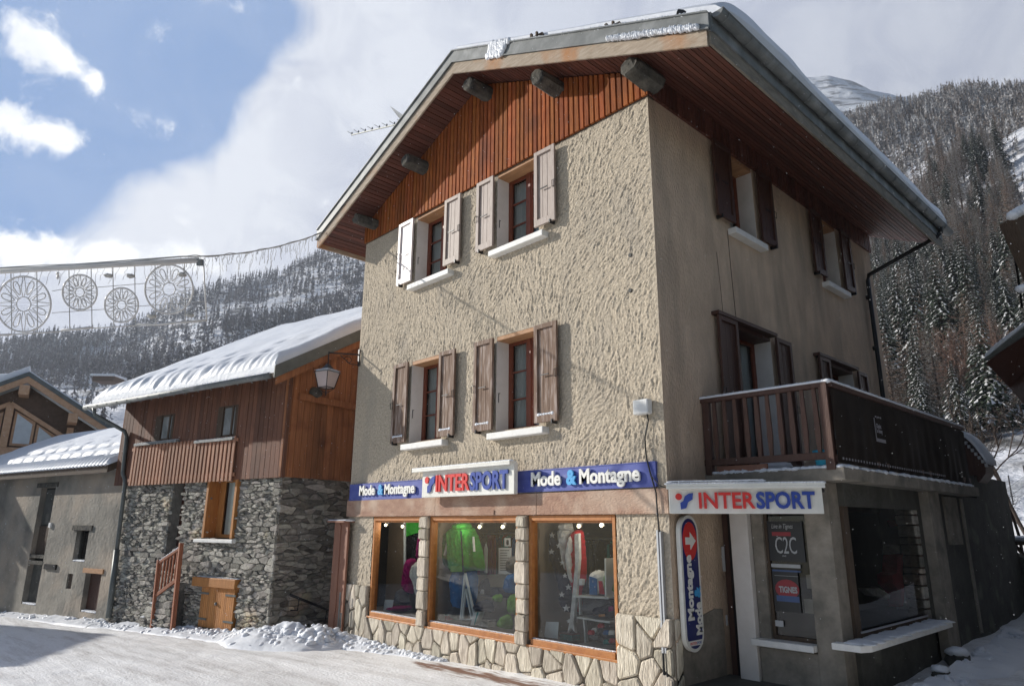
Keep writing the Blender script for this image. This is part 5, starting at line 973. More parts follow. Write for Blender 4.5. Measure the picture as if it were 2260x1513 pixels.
def blue_board(u0, u1, z0, z1, tu0, tu1, lab, size, zt):
    F = FR((0, -.045, 0), (1, 0, 0), (0, -1, 0)); t = thing('blue_signboard', F.p(u0, 0, z0), lab, 'sign'); mb = MB(); F.box(mb, u0, u1, -.06, .0, z0, z1); bo = mb.build('board', 'blue_paint', t, bevel=.004)
    fr = MB(); F.box(fr, u0, u1, .0, .008, z0, z0+.012); F.box(fr, u0, u1, .0, .008, z1-.012, z1); fr.build('board_rim', 'blue_paint', bo)
    parts = [('Mode ', 'w'), ('&', 'c'), (' Montagne', 'w')]; tmp = MB(); text_mb(tmp, 'Mode & Montagne', F, 0, 0, 0, size, .02, bold=size*.03); us = [(np.array(v)-F.o) @ F.U for v in tmp.v]; s = (tu1-tu0)/(max(us)-min(us))
    wd = []
    for w in ('Mode', 'Mode & ', 'Mode & M'):
        tmp = MB(); text_mb(tmp, w+'|', F, 0, 0, 0, size, .02, bold=size*.03); wd.append(max([(np.array(v)-F.o) @ F.U for v in tmp.v])*s)
    tmp = MB(); text_mb(tmp, 'Mode |', F, 0, 0, 0, size, .02, bold=size*.03); amp_u = max([(np.array(v)-F.o) @ F.U for v in tmp.v])*s-.03*size
    wb, cb = MB(), MB(); text_mb(wb, 'Mode', F, tu0, .02, zt, size, .028, sx=s, bold=size*.03); text_mb(cb, '&', F, tu0+amp_u, .02, zt, size, .028, sx=s, bold=size*.045); text_mb(wb, 'Montagne', F, tu0+wd[1]-.05*size, .02, zt, size, .028, sx=s, bold=size*.03)
    wb.build('white_letters', 'letter_white', t); cb.build('cyan_ampersand', 'letter_cyan', t)
blue_board(-7.90, -5.03, 2.80, 3.135, -7.45, -5.55, 'long blue board with white letters left of the raised white sign', .27, 2.90)
blue_board(-2.86, -.14, 2.82, 3.155, -2.44, -.42, 'blue board with larger white letters right of the raised white sign', .29, 2.91)
# upright pill sign on the side wall
def pill():
    F = FR((.0, 0, 0), (0, 1, 0), (1, 0, 0)); y0, y1, z0, z1 = .09, .515, .80, 2.46; r = (y1-y0)/2; c = (y0+y1)/2
    def P(k): rr = r-k; return [(c+rr*math.cos(t), z1-r+rr*math.sin(t)) for t in np.linspace(0, math.pi, 14)]+[(c+rr*math.cos(t), z0+r+rr*math.sin(t)) for t in np.linspace(math.pi, 2*math.pi, 14)]
    t = thing('upright_sign', (0, c, z0), 'tall rounded blue sign with a red arrow disc beside the shop entrance', 'sign')
    mb = MB(); mb.prism(P(0), F.p(0, .03, 0), F.U, F.Z, F.N*.06); mb.build('sign_rim', 'sign_white', t); mb = MB(); mb.prism(P(.04), F.p(0, .09, 0), F.U, F.Z, F.N*.004); mb.build('sign_face', 'sign_navy', t)
    mb = MB(); cz = z1-r-.05; mb.prism([(c+.165*math.cos(a), cz-.06+.24*math.sin(a)) for a in np.linspace(0, 2*math.pi, 25)[:-1]], F.p(0, .094, 0), F.U, F.Z, F.N*.004); mb.build('arrow_disc', 'letter_red', t)
    mb = MB(); mb.prism([(c-.11, cz-.105), (c+.0, cz-.105), (c+.0, cz-.17), (c+.13, cz-.06), (c+.0, cz+.05), (c+.0, cz-.015), (c-.11, cz-.015)], F.p(0, .098, 0), F.U, F.Z, F.N*.004)
    def fitv(word, uline, za, zb, size, m):
        tmp = MB(); text_mb(tmp, word, F, 0, 0, 0, size, .004, bold=size*.045); us = [(np.array(v)-F.o) @ F.U for v in tmp.v]; s = (zb-za)/(max(us)-min(us)); text_mb(m, word, F, uline, .096, za, size, .004, sx=s, bold=size*.045, rot=math.pi/2)
    fitv('Montagne', c-.005, 1.17, 1.96, .185, mb); fitv('Mode', c+.165, .99, 1.38, .185, mb); F.box(mb, c-.16, c+.16, .096, .099, .88, .94); mb.build('sign_letters', 'letter_white', t)
    cb = MB(); fitv('&', c+.165, 1.44, 1.58, .185, cb); cb.build('sign_ampersand', 'letter_cyan', t)
    rb = MB(); text_mb(rb, 'INTER', F, c-.13, .1, .893, .045, .002, sx=1.2); rb.build('small_red_letters', 'letter_red', t); rb = MB(); text_mb(rb, 'SPORT', F, c+.02, .1, .893, .045, .002, sx=.85); rb.build('small_blue_letters', 'letter_blue', t)
pill()
# ------------------------------------------------------------------ small wall fittings
AB = MB(); AB.box(-.415, -.165, -.13, -.01, 3.79, 3.995); o = AB.build('alarm_box', 'plastic_white', None, bevel=.02); tag(o, 'square white alarm box high on the rendered front wall near the corner', 'alarm box')
mb = MB(); mb.tube([(-.23, -.05, 3.79), (-.225, -.04, 3.70), (-.26, -.05, 3.58), (-.29, -.045, 3.48), (-.285, -.05, 3.3), (-.262, -.06, 3.17), (-.20, -.07, 2.96), (-.12, -.09, 2.74), (-.115, -.09, 2.5), (-.12, -.06, 2.25)], .011, 6)
mb.tube([(-.20, -.07, 2.96), (-.05, -.10, 2.83), (.06, -.12, 2.80)], .008, 5); o = mb.build('wall_cable', 'rubber_black', None, True); tag(o, 'black cable running down from the white alarm box across the blue board', 'cable')
mb = MB(); mb.box(-.165, -.135, -.07, -.005, .80, 2.27); mb.box(-.130, -.10, -.06, -.005, .80, 2.26); o = mb.build('cable_conduit', 'aluminium', None, bevel=.004); tag(o, 'pair of vertical grey cable ducts on the corner of the shop wall', 'conduit')
mb = MB(); mb.tube([(-.15, -.05, .8), (-.15, -.05, .2)], .02, 6); mb.tube([(-.11, -.05, .8), (-.10, -.05, .2)], .014, 6); o = mb.build('lower_pipe', 'metal_black', None); tag(o, 'short black pipes continuing below the grey cable ducts', 'pipe')
for px, py in ((1391, 563), (1391, 641)):
    P = pl(px, py, 'y', 0); mb = MB(); mb.tube([P+(0, -.012, 0), P+(0, .02, 0)], .03, 10); mb.build('wall_hole', 'rubber_black', SB)
# street lantern on a bracket
LT = thing('wall_lantern', (-7.86, -.05, 5.9), 'black street lantern on a scrolled bracket at the left edge of the shop building', 'street lamp')
lc = np.array((-8.0, -.85, 0.)); tz = 5.16
bk0 = pl(790, 775, 'y', -.06)
A0 = np.array((-7.88, -.04, 5.95)); TI = pl(726, 778, 'y', -.62); mb = MB(); mb.bar(A0+(0, 0, .14), A0-(0, 0, .24), .05, .03, (0, 1, 0)); mb.tube([A0+(0, 0, .02), TI], .016, 6); mb.tube([TI+(0, 0, .03), TI-(0, 0, .28)], .013, 6)
pts = []; 
for k in range(22): t = k/21; a = 4.5*t; rr_ = .10*(1-t*.75); pts.append(A0+(TI-A0)*(.35)+(TI-A0)/np.linalg.norm(TI-A0)*(rr_*math.cos(a*1.6))+np.array((0, 0, -.13+rr_*math.sin(a*1.6))))
mb.tube(pts, .008, 5); mb.tube([A0-(0, 0, .22), A0+(TI-A0)*.3-(0, 0, .20), A0+(TI-A0)*.62-(0, 0, .03)], .009, 5); mb.build('bracket', 'metal_black', LT)
B0 = TI-(0, 0, .28)
def ring4(z, r): return [B0+np.array((r*math.cos(a), r*math.sin(a), z)) for a in (math.pi/4+.3+k*math.pi/2 for k in range(4))]
def frus(mb, z0, r0, z1, r1): mb.add(ring4(z0, r0)+ring4(z1, r1), [(0, 1, 5, 4), (1, 2, 6, 5), (2, 3, 7, 6), (3, 0, 4, 7), (3, 2, 1, 0), (4, 5, 6, 7)])
mb = MB(); frus(mb, -.04, .09, .02, .04); frus(mb, -.12, .17, -.045, .10); frus(mb, -.17, .30, -.125, .19); mb.build('lamp_roof', 'metal_black', LT); mb = MB(); frus(mb, -.172, .27, -.118, .22); q4 = ring4(-.128, .285)+ring4(-.10, .20); mb.add(q4, [(0, 1, 5, 4), (1, 2, 6, 5), (2, 3, 7, 6), (3, 0, 4, 7)]); mb.build('lamp_snow', 'snow', LT)
mb = MB(); frus(mb, -.50, .165, -.175, .255); mb.build('lamp_glass', 'lantern_glass', LT)
mb = MB(); t4, b4 = ring4(-.175, .262), ring4(-.505, .172)
for k in range(4): mb.tube([t4[k], b4[k]], .009, 5); mb.tube([b4[k], b4[(k+1) % 4]], .010, 5); mb.tube([b4[k], b4[k]*.5+(B0-(0, 0, .58))*.5+(0, 0, -.03), B0-(0, 0, .62)], .008, 5)
mb.tube([B0-(0, 0, .5), B0-(0, 0, .68)], .014, 6); mb.build('lamp_frame', 'metal_black', LT)
# antenna behind the ridge of the left slope
AN = thing('roof_antenna', pl(882, 285, 'y', 1.5), 'grey television aerial poking out over the left roof slope', 'antenna')
a, b = pl(776, 298, 'y', 1.5), pl(905, 268, 'y', 1.5); mb = MB(); mb.tube([a, b], .022, 6); mb.build('boom', 'zinc_dark', AN)
for k in range(8): t = k/8; p = a*(1-t)+b*t; mb = MB(); mb.tube([p+(-.10, -.10, .13), p+(.04, .06, .0)], .008, 4); mb.tube([p+(.02, 0, -.02), p+(.02, 0, .08)], .022, 6); mb.build('element', 'zinc_dark', AN)
p = pl(893, 250, 'y', 1.5); mb = MB(); 
for k in range(6): mb.tube([pl(862+k*3, 236+k*4, 'y', 1.5), pl(900+k*2, 262+k*4, 'y', 1.5)], .008, 4)
mb.tube([b, b-(0, 0, 1.5)], .03, 6); mb.build('reflector', 'zinc_dark', AN)

# ------------------------------------------------------------------ STREET DECORATION (snow covered, unlit)
def dp_(px, py): return dep(px, py, 11.6+1.0*px/440.)
DC = thing('street_decoration', dp_(200, 640), 'white framed street decoration with round snowflake discs strung across the sky', 'decoration')
mb = MB(); mb.tube([dp_(-60, 606), dp_(0, 600), dp_(440, 576)], .035, 8); mb.tube([dp_(-60, 602-2), dp_(440, 571)], [.028, .028], 6); mb.build('top_tube', 'deco_white', DC, True)
mb = MB(); mb.tube([dp_(449, 573), dp_(452, 640), dp_(456, 706)], .013, 6); mb.tube([dp_(456, 706), dp_(345, 716), dp_(300, 716)], .022, 6); mb.tube([dp_(300, 718), dp_(205, 724)], .011, 6); mb.tube([dp_(205, 722), dp_(135, 729)], .022, 6); mb.tube([dp_(135, 731), dp_(25, 738), dp_(-60, 744)], .013, 6); mb.tube([dp_(24, 738), dp_(-60, 742)], .02, 6)
mb.build('frame', 'deco_white', DC, True)
mb = MB()
for x, t, b in ((24, 602, 740), (81, 598, 735), (152, 592, 727), (201, 590, 722), (249, 588, 720), (297, 586, 715), (342, 582, 712), (407, 578, 708)): mb.tube([dp_(x, t), dp_(x+2, b)], .008, 5)
mb.tube([dp_(115, 642), dp_(140, 638)], .006, 4); mb.tube([dp_(212, 634), dp_(322, 625)], .006, 4); mb.tube([dp_(115, 690), dp_(235, 682)], .006, 4); mb.tube([dp_(300, 676), dp_(453, 665)], .006, 4)
mb.build('rods', 'deco_dim', DC)
def disc(cx, cy, r, seed):
    rr = random.Random(seed); mb = MB(); C_ = lambda a, k: dp_(cx+r*k*math.cos(a)*1.0, cy+r*k*math.sin(a)*1.02); n = 40
    mb.tube([C_(2*math.pi*i/n, 1) for i in range(n+1)], .017, 6, cap=False); mb.tube([C_(2*math.pi*i/n, .26) for i in range(n+1)], .010, 5, cap=False)
    for k in range(8):
        a0 = 2*math.pi*(k+.5)/8; pts = []
        for i in range(15): t = 2*math.pi*i/14; rad = .62+.26*math.cos(t); da = .155*math.sin(t); pts.append(C_(a0+da, rad))
        mb.tube(pts, .010, 5, cap=False)
        for s in (-1, 1): mb.tube([C_(a0+s*.30, .28), C_(a0+s*.24, .55), C_(a0+s*.36, .97)], .007, 4)
    ob = mb.build('snowflake_disc', 'deco_white', DC, True); mb = MB()
    for i in range(26):
        k = -1+2*(i+.5)/26; w = math.sqrt(1-k*k); y = cy+r*k; x0, x1 = -w, w; m = 6; mb.tube([dp_(cx+r*(x0+(x1-x0)*j/m), y+rr.uniform(-1.2, 1.2)) for j in range(m+1)], .0035, 3)
    mb.build('disc_wires', 'deco_clear', ob)
disc(52, 671, 60, 1); disc(176, 645, 38, 2); disc(268, 673, 37, 3); disc(373, 638, 53, 4)
mb = MB(); mb.obox(dp_(441, 579), _r*.045, _u*.06, _f*.04); mb.build('junction_box', 'zinc', DC)
for x, y in ((239, 608), (288, 609), (402, 606), (334, 698), (420, 695)):
    mb = MB(); mb.blob(dp_(x, y), (.075, .075, .035), x, .2, 8, 6); mb.build('clip_light', 'deco_dim', DC, True)
mb = MB(); mb.tube([dp_(127, 600), dp_(127, 606)], .022, 6); mb.blob(dp_(127.5, 611), (.022, .022, .045), 2, .05, 8, 6); mb.build('hanging_bulb', 'deco_white', DC, True)
IC = thing('icicle_string', dep(600, 525, 12.), 'thin cable with hanging icicle light strands running to the left eave of the shop building', 'string lights')
E0 = np.array((-8.6, Y0-.08, roofz(-8.6)+.05))
pts = [dep(-60, 594, 11.4), dep(100, 588, 11.9), dep(250, 577, 12.2), dep(400, 566, 12.5)]; S4 = dep(400, 566, 12.5)
for t in np.linspace(.08, 1, 14): p = S4*(1-t)+E0*t; p[2] -= .32*4*t*(1-t)*.5; pts.append(p)
mb = MB(); mb.tube(pts, .013, 5); mb.tube([p+(0, 0, .035*math.sin(i*2.)) for i, p in enumerate(pts)], .006, 4); mb.build('cable', 'deco_dim', IC)
rr = random.Random(31); cp = []; P_ = pts[3:]
for k in range(60):
    t = (k+rr.random()*.6)/60*(len(P_)-1); i = int(min(t, len(P_)-2)); p = P_[i]*(1-t+i)+P_[i+1]*(t-i); ln = rr.choice((.12, .22, .34, .48)); q_ = p.copy(); path = [q_.copy()]
    for s in range(6): q_ = q_+np.array((rr.uniform(-.03, .03), rr.uniform(-.02, .02), -ln/6)); path.append(q_.copy())
    mb = MB(); mb.tube(path, .004, 3)
    for s in range(1, 6): mb.tube([path[s], path[s]+(rr.choice((-1, 1))*.025, 0, -.03)], .004, 3)
    mb.build('light_strand', 'deco_dim', IC)
for k in range(26):
    x = 10+k*17; p = dp_(x, 600-x*.055); mb = MB(); path = [p]; 
    for s in range(5): path.append(path[-1]+np.array((rr.uniform(-.04, .04), rr.uniform(-.03, .03), -rr.uniform(.03, .09))))
    mb.tube(path, .004, 3); mb.build('short_strand', 'deco_dim', DC)

# ------------------------------------------------------------------ SHOP WINDOW DISPLAYS
def garment(name, label, cat, y, torso, sleeves, mats, thick=.13, group=None):
    t = thing(name, pl(*torso[-1], 'y', y), label, cat, group); return t
def puff(poly, y, m, name, parent, th, res=.011):
    P = np.array(poly); x0, z0 = P.min(0)-res; x1, z1 = P.max(0)+res; xs = np.arange(x0, x1, res); zs_ = np.arange(z0, z1, res); X, Z = np.meshgrid(xs, zs_); ins = np.zeros(X.shape, bool); D = np.full(X.shape, 9.)
    for i in range(len(P)):
        a, b = P[i], P[(i+1) % len(P)]; c = (a[1] > Z) != (b[1] > Z)
        with np.errstate(all='ignore'): ins ^= c & (X < (b[0]-a[0])*(Z-a[1])/(b[1]-a[1]+1e-12)+a[0])
        d = b-a; t = np.clip(((X-a[0])*d[0]+(Z-a[1])*d[1])/(d @ d+1e-12), 0, 1); D = np.minimum(D, np.hypot(X-a[0]-t*d[0], Z-a[1]-t*d[1]))
    w = min(.09, D[ins].max()*.9) if ins.any() else .05; k = np.where(ins, np.clip(D/w, 0, 1), 0.); h = th*np.sqrt(k*(2-k)); h = h+np.where(ins, 1, 0)*.14*min(th, .12)*2*(fbm(X*2.2, Z, .07, 3, 5)-.5)*k*2
    nx = len(xs); keep = ins[:-1, :-1] | ins[1:, 1:] | ins[1:, :-1] | ins[:-1, 1:]; jj, ii = np.nonzero(keep); i = jj*nx+ii; f = np.stack([i, i+1, i+nx+1, i+nx], 1)
    v = np.stack([X.ravel(), y+th/2-h.ravel(), Z.ravel()], 1); used = np.unique(f); mp = np.zeros(len(v), int); mp[used] = np.arange(len(used)); return mesh_obj(name, v[used], mp[f], m, parent, True)
def slab(px, y, m, name, parent, th=.10, bev=.02, smooth=False, rnd=None):       # soft flat object from measured outline, with real thickness
    P = [pl(a, b, 'y', y) for a, b in px]; poly = [(p[0], p[2]) for p in P]
    ar = sum(poly[i][0]*poly[(i+1) % len(poly)][1]-poly[(i+1) % len(poly)][0]*poly[i][1] for i in range(len(poly)))
    if ar < 0: poly = poly[::-1]
    rnd = bev > .015 if rnd is None else rnd
    if rnd: return puff(chaikin(poly, .22), y, m, name, parent, th)
    mb = MB(); mb.prism(chaikin(poly, .18) if rnd else poly, (0, y+th/2, 0), (1, 0, 0), (0, 0, 1), (0, -th, 0), bev=bev); return mb.build(name, m, parent, smooth)
def zz(px0, py0, s, pts): return [(px0+a/s, py0+b/s) for a, b in pts]
c1_ = lambda pts: zz(760, 1120, 4.7275, pts); c3_ = lambda pts: zz(1130, 1120, 3.849, pts)
yD = .45
G = thing('ski_outfit', pl(1010, 1360, 'y', yD), 'green ski jacket over blue trousers hanging in the middle shop window', 'clothing')
jk = slab(c1_([(1100, 215), (1150, 180), (1270, 180), (1325, 235), (1345, 420), (1368, 655), (1240, 670), (1100, 670), (1095, 450), (1080, 270)]), yD, 'cloth_green', 'jacket', G, .22, .05)
slab(c1_([(1050, 235), (1110, 300), (1100, 480), (1025, 712), (985, 712), (942, 690), (985, 470), (1015, 320)]), yD-.02, 'cloth_green_shade', 'sleeve', G, .16, .02); slab(c1_([(1300, 235), (1350, 260), (1405, 440), (1437, 645), (1405, 660), (1365, 655), (1335, 450)]), yD-.02, 'cloth_green_shade', 'sleeve', G, .16, .02)
slab(c1_([(1130, 170), (1180, 150), (1250, 150), (1290, 190), (1250, 240), (1150, 240)]), yD-.06, 'cloth_green', 'collar', jk, .20, .04)
slab(c1_([(1072, 340), (1090, 350), (1055, 500), (1036, 495)]), yD-.09, 'cloth_white', 'sleeve_stripe', jk, .02, .0); slab(c1_([(1340, 300), (1352, 300), (1364, 455), (1348, 455)]), yD-.09, 'cloth_white', 'sleeve_stripe', jk, .02, 0)
slab(c1_([(1212, 240), (1220, 240), (1245, 660), (1235, 660)]), yD-.13, 'cloth_navy', 'zip', jk, .01, 0); slab(c1_([(1110, 605), (1230, 600), (1230, 665), (1110, 668)]), yD-.12, 'cloth_lime', 'hem', jk, .01, 0)
slab(c1_([(1100, 660), (1235, 660), (1232, 1050), (1125, 1060)]), yD, 'cloth_blue', 'trouser_leg', G, .16, .04); slab(c1_([(1240, 660), (1365, 655), (1345, 1010), (1240, 1050)]), yD, 'cloth_blue', 'trouser_leg', G, .16, .04)
def simple(name, label, cat, px, y, m, th=.1, bev=.02, parts=()):
    o = slab(px, y, m, name, None, th, bev); tag(o, label, cat)
    for nm, q, dy, mm, tt in parts: slab(q, y-dy, mm, nm, o, tt, 0)
    return o
simple('boot', 'pair of dark boots below the blue ski trousers', 'boots', c1_([(1105, 1030), (1170, 1020), (1190, 1150), (1110, 1160)]), .40, 'rubber_black', .2, .03)
TR = thing('display_trestle', pl(1030, 1365, 'y', .35), 'pale wooden triangular trestle in front of the blue ski trousers', 'stand')
for q in ([(1255, 680), (1265, 690), (1225, 1165), (1207, 1165)], [(1255, 680), (1268, 680), (1365, 1120), (1350, 1125)], [(1262, 840), (1272, 840), (1240, 1165), (1228, 1165)], [(1262, 840), (1274, 842), (1338, 1160), (1325, 1165)], [(1225, 1155), (1335, 1155), (1335, 1168), (1225, 1168)]): slab(c1_(q), .33, 'card_pale', 'trestle_leg', TR, .03, 0)
simple('ski_helmet', 'dark camouflage helmet on the middle window floor', 'helmet', c1_([(1365, 1080), (1375, 1000), (1420, 955), (1480, 970), (1505, 1030), (1500, 1090)]), .40, 'cloth_navy', .25, .06)
simple('glass_award', 'slanted pale striped box beside the dark helmet', 'box', c1_([(1365, 1085), (1440, 1085), (1395, 1215), (1335, 1225)]), .25, 'card_pale', .1, .01, (('stripe', c1_([(1385, 1085), (1400, 1085), (1360, 1220), (1350, 1222)]), .055, 'cloth_teal', .004),))
simple('lime_cap', 'lime green pointed cap at the lower right of the middle window', 'cap', c1_([(1600, 1250), (1610, 1180), (1650, 1110), (1690, 1130), (1712, 1200), (1705, 1275)]), .25, 'cloth_lime', .2, .05)
KO = thing('child_outfit', pl(1120, 1350, 'y', .55), 'small lime jacket and blue shorts hanging at the right of the middle window', 'clothing')
slab(c1_([(1690, 540), (1730, 500), (1790, 520), (1815, 620), (1690, 700)]), .55, 'cloth_grey', 'hood', KO, .15, .03); slab(c1_([(1680, 690), (1790, 690), (1780, 900), (1655, 885)]), .5, 'cloth_blue', 'shorts', KO, .15, .03); slab(c1_([(1705, 900), (1830, 890), (1830, 1100), (1700, 1120)]), .5, 'cloth_lime', 'jacket', KO, .15, .03)
SHL = thing('display_shelf', pl(1075, 1300, 'y', .9), 'beige display shelf with caps behind the trestle', 'shelf'); slab(c1_([(1365, 700), (1700, 690), (1700, 1060), (1365, 1000)]), 1.1, 'shop_beige', 'backboard', SHL, .04, 0); slab(c1_([(1350, 820), (1660, 835), (1690, 935), (1345, 905)]), .9, 'cloth_navy', 'shelf_board', SHL, .25, .01)
simple('bobble_hat', 'black knitted cap standing on the beige shelf', 'cap', c1_([(1405, 900), (1400, 830), (1430, 740), (1470, 735), (1495, 830), (1490, 915)]), .7, 'cloth_black', .15, .04, (('badge', c1_([(1415, 850), (1455, 850), (1455, 895), (1415, 895)]), .08, 'cloth_white', .004),))
simple('goggle_case', 'small lime pouch with white star below the shelf board', 'pouch', c1_([(1545, 905), (1630, 905), (1620, 985), (1560, 980)]), .65, 'cloth_lime', .1, .02)
simple('price_list', 'white printed price list on a dark panel in the middle window', 'sign', c1_([(1612, 415), (1745, 415), (1745, 690), (1610, 690)]), .95, 'poster_grey', .01, 0, tuple(('text_line', c1_([(1625, 440+k*26), (1700+20*(k % 3 == 0), 440+k*26), (1700+20*(k % 3 == 0), 447+k*26), (1625, 447+k*26)]), .008, 'poster_black', .002) for k in range(9)))
simple('wall_emblem', 'small white framed emblem above the price list', 'sign', c1_([(1672, 315), (1735, 315), (1735, 400), (1672, 400)]), .95, 'poster_grey', .01, 0, (('emblem', c1_([(1693, 330), (1712, 335), (1715, 385), (1695, 390), (1688, 360)]), .008, 'poster_black', .002),))
simple('wooden_ski_tip', 'slim upright ski with wooden tip behind the shelf', 'ski', c1_([(1465, 430), (1478, 370), (1492, 430), (1485, 680), (1470, 680)]), 1.0, 'card_pale', .03, 0)
# first window
simple('price_card', 'pale blank card standing in the left shop window', 'card', c1_([(425, 955), (515, 960), (490, 1085), (405, 1075)]), .32, 'card_pale', .01, 0)
simple('pink_hat', 'round pink hat lying on the left window floor', 'hat', c1_([(465, 1050), (490, 1022), (560, 1018), (645, 1030), (650, 1060), (560, 1085), (480, 1075)]), .4, 'cloth_pink', .25, .03)
PO = thing('pink_outfit', pl(905, 1330, 'y', .55), 'pink and white outfit partly behind the first stone pier', 'clothing'); slab(c1_([(640, 530), (720, 530), (715, 640), (690, 760), (690, 900), (630, 880), (600, 800)]), .6, 'cloth_pink', 'pink_trousers', PO, .15, .03); slab(c1_([(725, 560), (840, 550), (840, 930), (750, 940), (730, 800), (680, 700)]), .5, 'cloth_white', 'white_trousers', PO, .15, .03); slab(c1_([(790, 260), (850, 260), (850, 550), (750, 545), (760, 400)]), .5, 'cloth_pink', 'jacket', PO, .15, .03)
GB = thing('green_backdrop', pl(912, 1230, 'y', .75), 'dark and green backdrop panel in the left shop window', 'panel'); slab(c1_([(645, 150), (850, 150), (850, 230), (645, 300)]), .76, 'cloth_green', 'green_field', GB, .02, 0); slab(c1_([(640, 300), (850, 210), (850, 900), (640, 900)]), .8, 'cloth_black', 'dark_field', GB, .02, 0); slab(c1_([(622, 150), (640, 150), (640, 900), (622, 900)]), .74, 'card_pale', 'edge_strip', GB, .02, 0)
simple('winter_boot', 'grey laced winter boot beside the pink hat', 'boot', c1_([(560, 850), (600, 835), (620, 930), (650, 1000), (540, 1015), (530, 980)]), .5, 'cloth_grey', .2, .03)
# third window
SW = thing('star_sweater', pl(1238, 1360, 'y', .5), 'dark dress form clothing with white stars in the right shop window', 'clothing')
bd = slab(c3_([(325, 200), (370, 175), (450, 500), (505, 660), (520, 780), (430, 770), (385, 600), (320, 400)]), .5, 'cloth_navy', 'dark_drape', SW, .2, .04)
rr = random.Random(2)
def star(cx, cy, r, y, parent): slab2 = [(cx+(r if i % 2 == 0 else r*.42)*math.sin(i*math.pi/5), cy-(r if i % 2 == 0 else r*.42)*math.cos(i*math.pi/5)) for i in range(10)]; P = [pl(*zz(1130, 1120, 3.849, [q])[0], 'y', y) for q in slab2]; mb = MB(); poly = [(p[0], p[2]) for p in P][::-1]; mb.prism(poly, (0, y, 0), (1, 0, 0), (0, 0, 1), (0, -.01, 0)); mb.build('white_star', 'cloth_white', parent)
for cx, cy, r in ((342, 232, 24), (337, 372, 26), (430, 465, 26), (452, 575, 22), (482, 672, 28), (425, 735, 26), (400, 320, 24)): star(cx, cy, r, .38, bd)
SD = slab(c3_([(380, 720), (520, 770), (505, 860), (470, 900), (415, 840)]), .55, 'cloth_navy', 'lower_drape', SW, .15, .03); star(463, 850, 34, .44, SD); star(487, 960, 22, .44, SD)
WT = thing('white_polo_neck', pl(1255, 1200, 'y', .5), 'white polo neck top on a dress form between the star drape and the red scarf', 'clothing'); slab(c3_([(385, 190), (420, 165), (480, 165), (505, 230), (480, 620), (430, 450)]), .55, 'cloth_white', 'body', WT, .2, .04); slab(c3_([(400, 125), (480, 120), (490, 190), (410, 205)]), .5, 'cloth_white', 'neck', WT, .16, .03)
SC = thing('striped_scarf', pl(1268, 1380, 'y', .45), 'long red and white striped scarf in the right shop window', 'scarf')
slab(c3_([(500, 200), (560, 180), (590, 230), (615, 590), (560, 700), (575, 880), (540, 890), (500, 640), (450, 500), (460, 300)]), .48, 'cloth_red', 'red_band', SC, .14, .03); slab(c3_([(470, 260), (505, 220), (505, 500), (510, 660), (470, 580), (445, 430)]), .40, 'cloth_white', 'white_band', SC, .08, .02); slab(c3_([(540, 220), (575, 215), (580, 430), (550, 800), (530, 980), (545, 1060), (510, 1020), (480, 1060), (500, 960), (515, 800), (545, 480)]), .36, 'cloth_white', 'white_tail', SC, .05, .01)
slab(c3_([(582, 600), (612, 605), (605, 655), (580, 655)]), .38, 'cloth_white', 'cuff', SC, .06, 0)
simple('price_card', 'pale blank card standing at the lower left of the right shop window', 'card', c3_([(290, 965), (397, 968), (387, 1110), (275, 1095)]), .3, 'card_pale', .01, 0)
US = thing('glass_shelf_unit', pl(1330, 1420, 'y', .45), 'white glass shelf unit with knitwear at the right of the right shop window', 'shelf')
for q in ([(575, 738), (880, 752), (880, 768), (575, 752)], [(610, 915), (890, 955), (890, 972), (610, 928)], [(630, 1140), (890, 1185), (890, 1200), (630, 1155)], [(572, 740), (582, 740), (590, 905), (580, 905)], [(608, 915), (620, 915), (640, 1150), (628, 1150)], [(845, 425), (858, 425), (862, 760), (850, 760)]): slab(c3_(q), .42, 'shelf_white', 'shelf_panel', US, .32 if q[0][0] > 570 and q[1][0] > 700 else .05, 0)
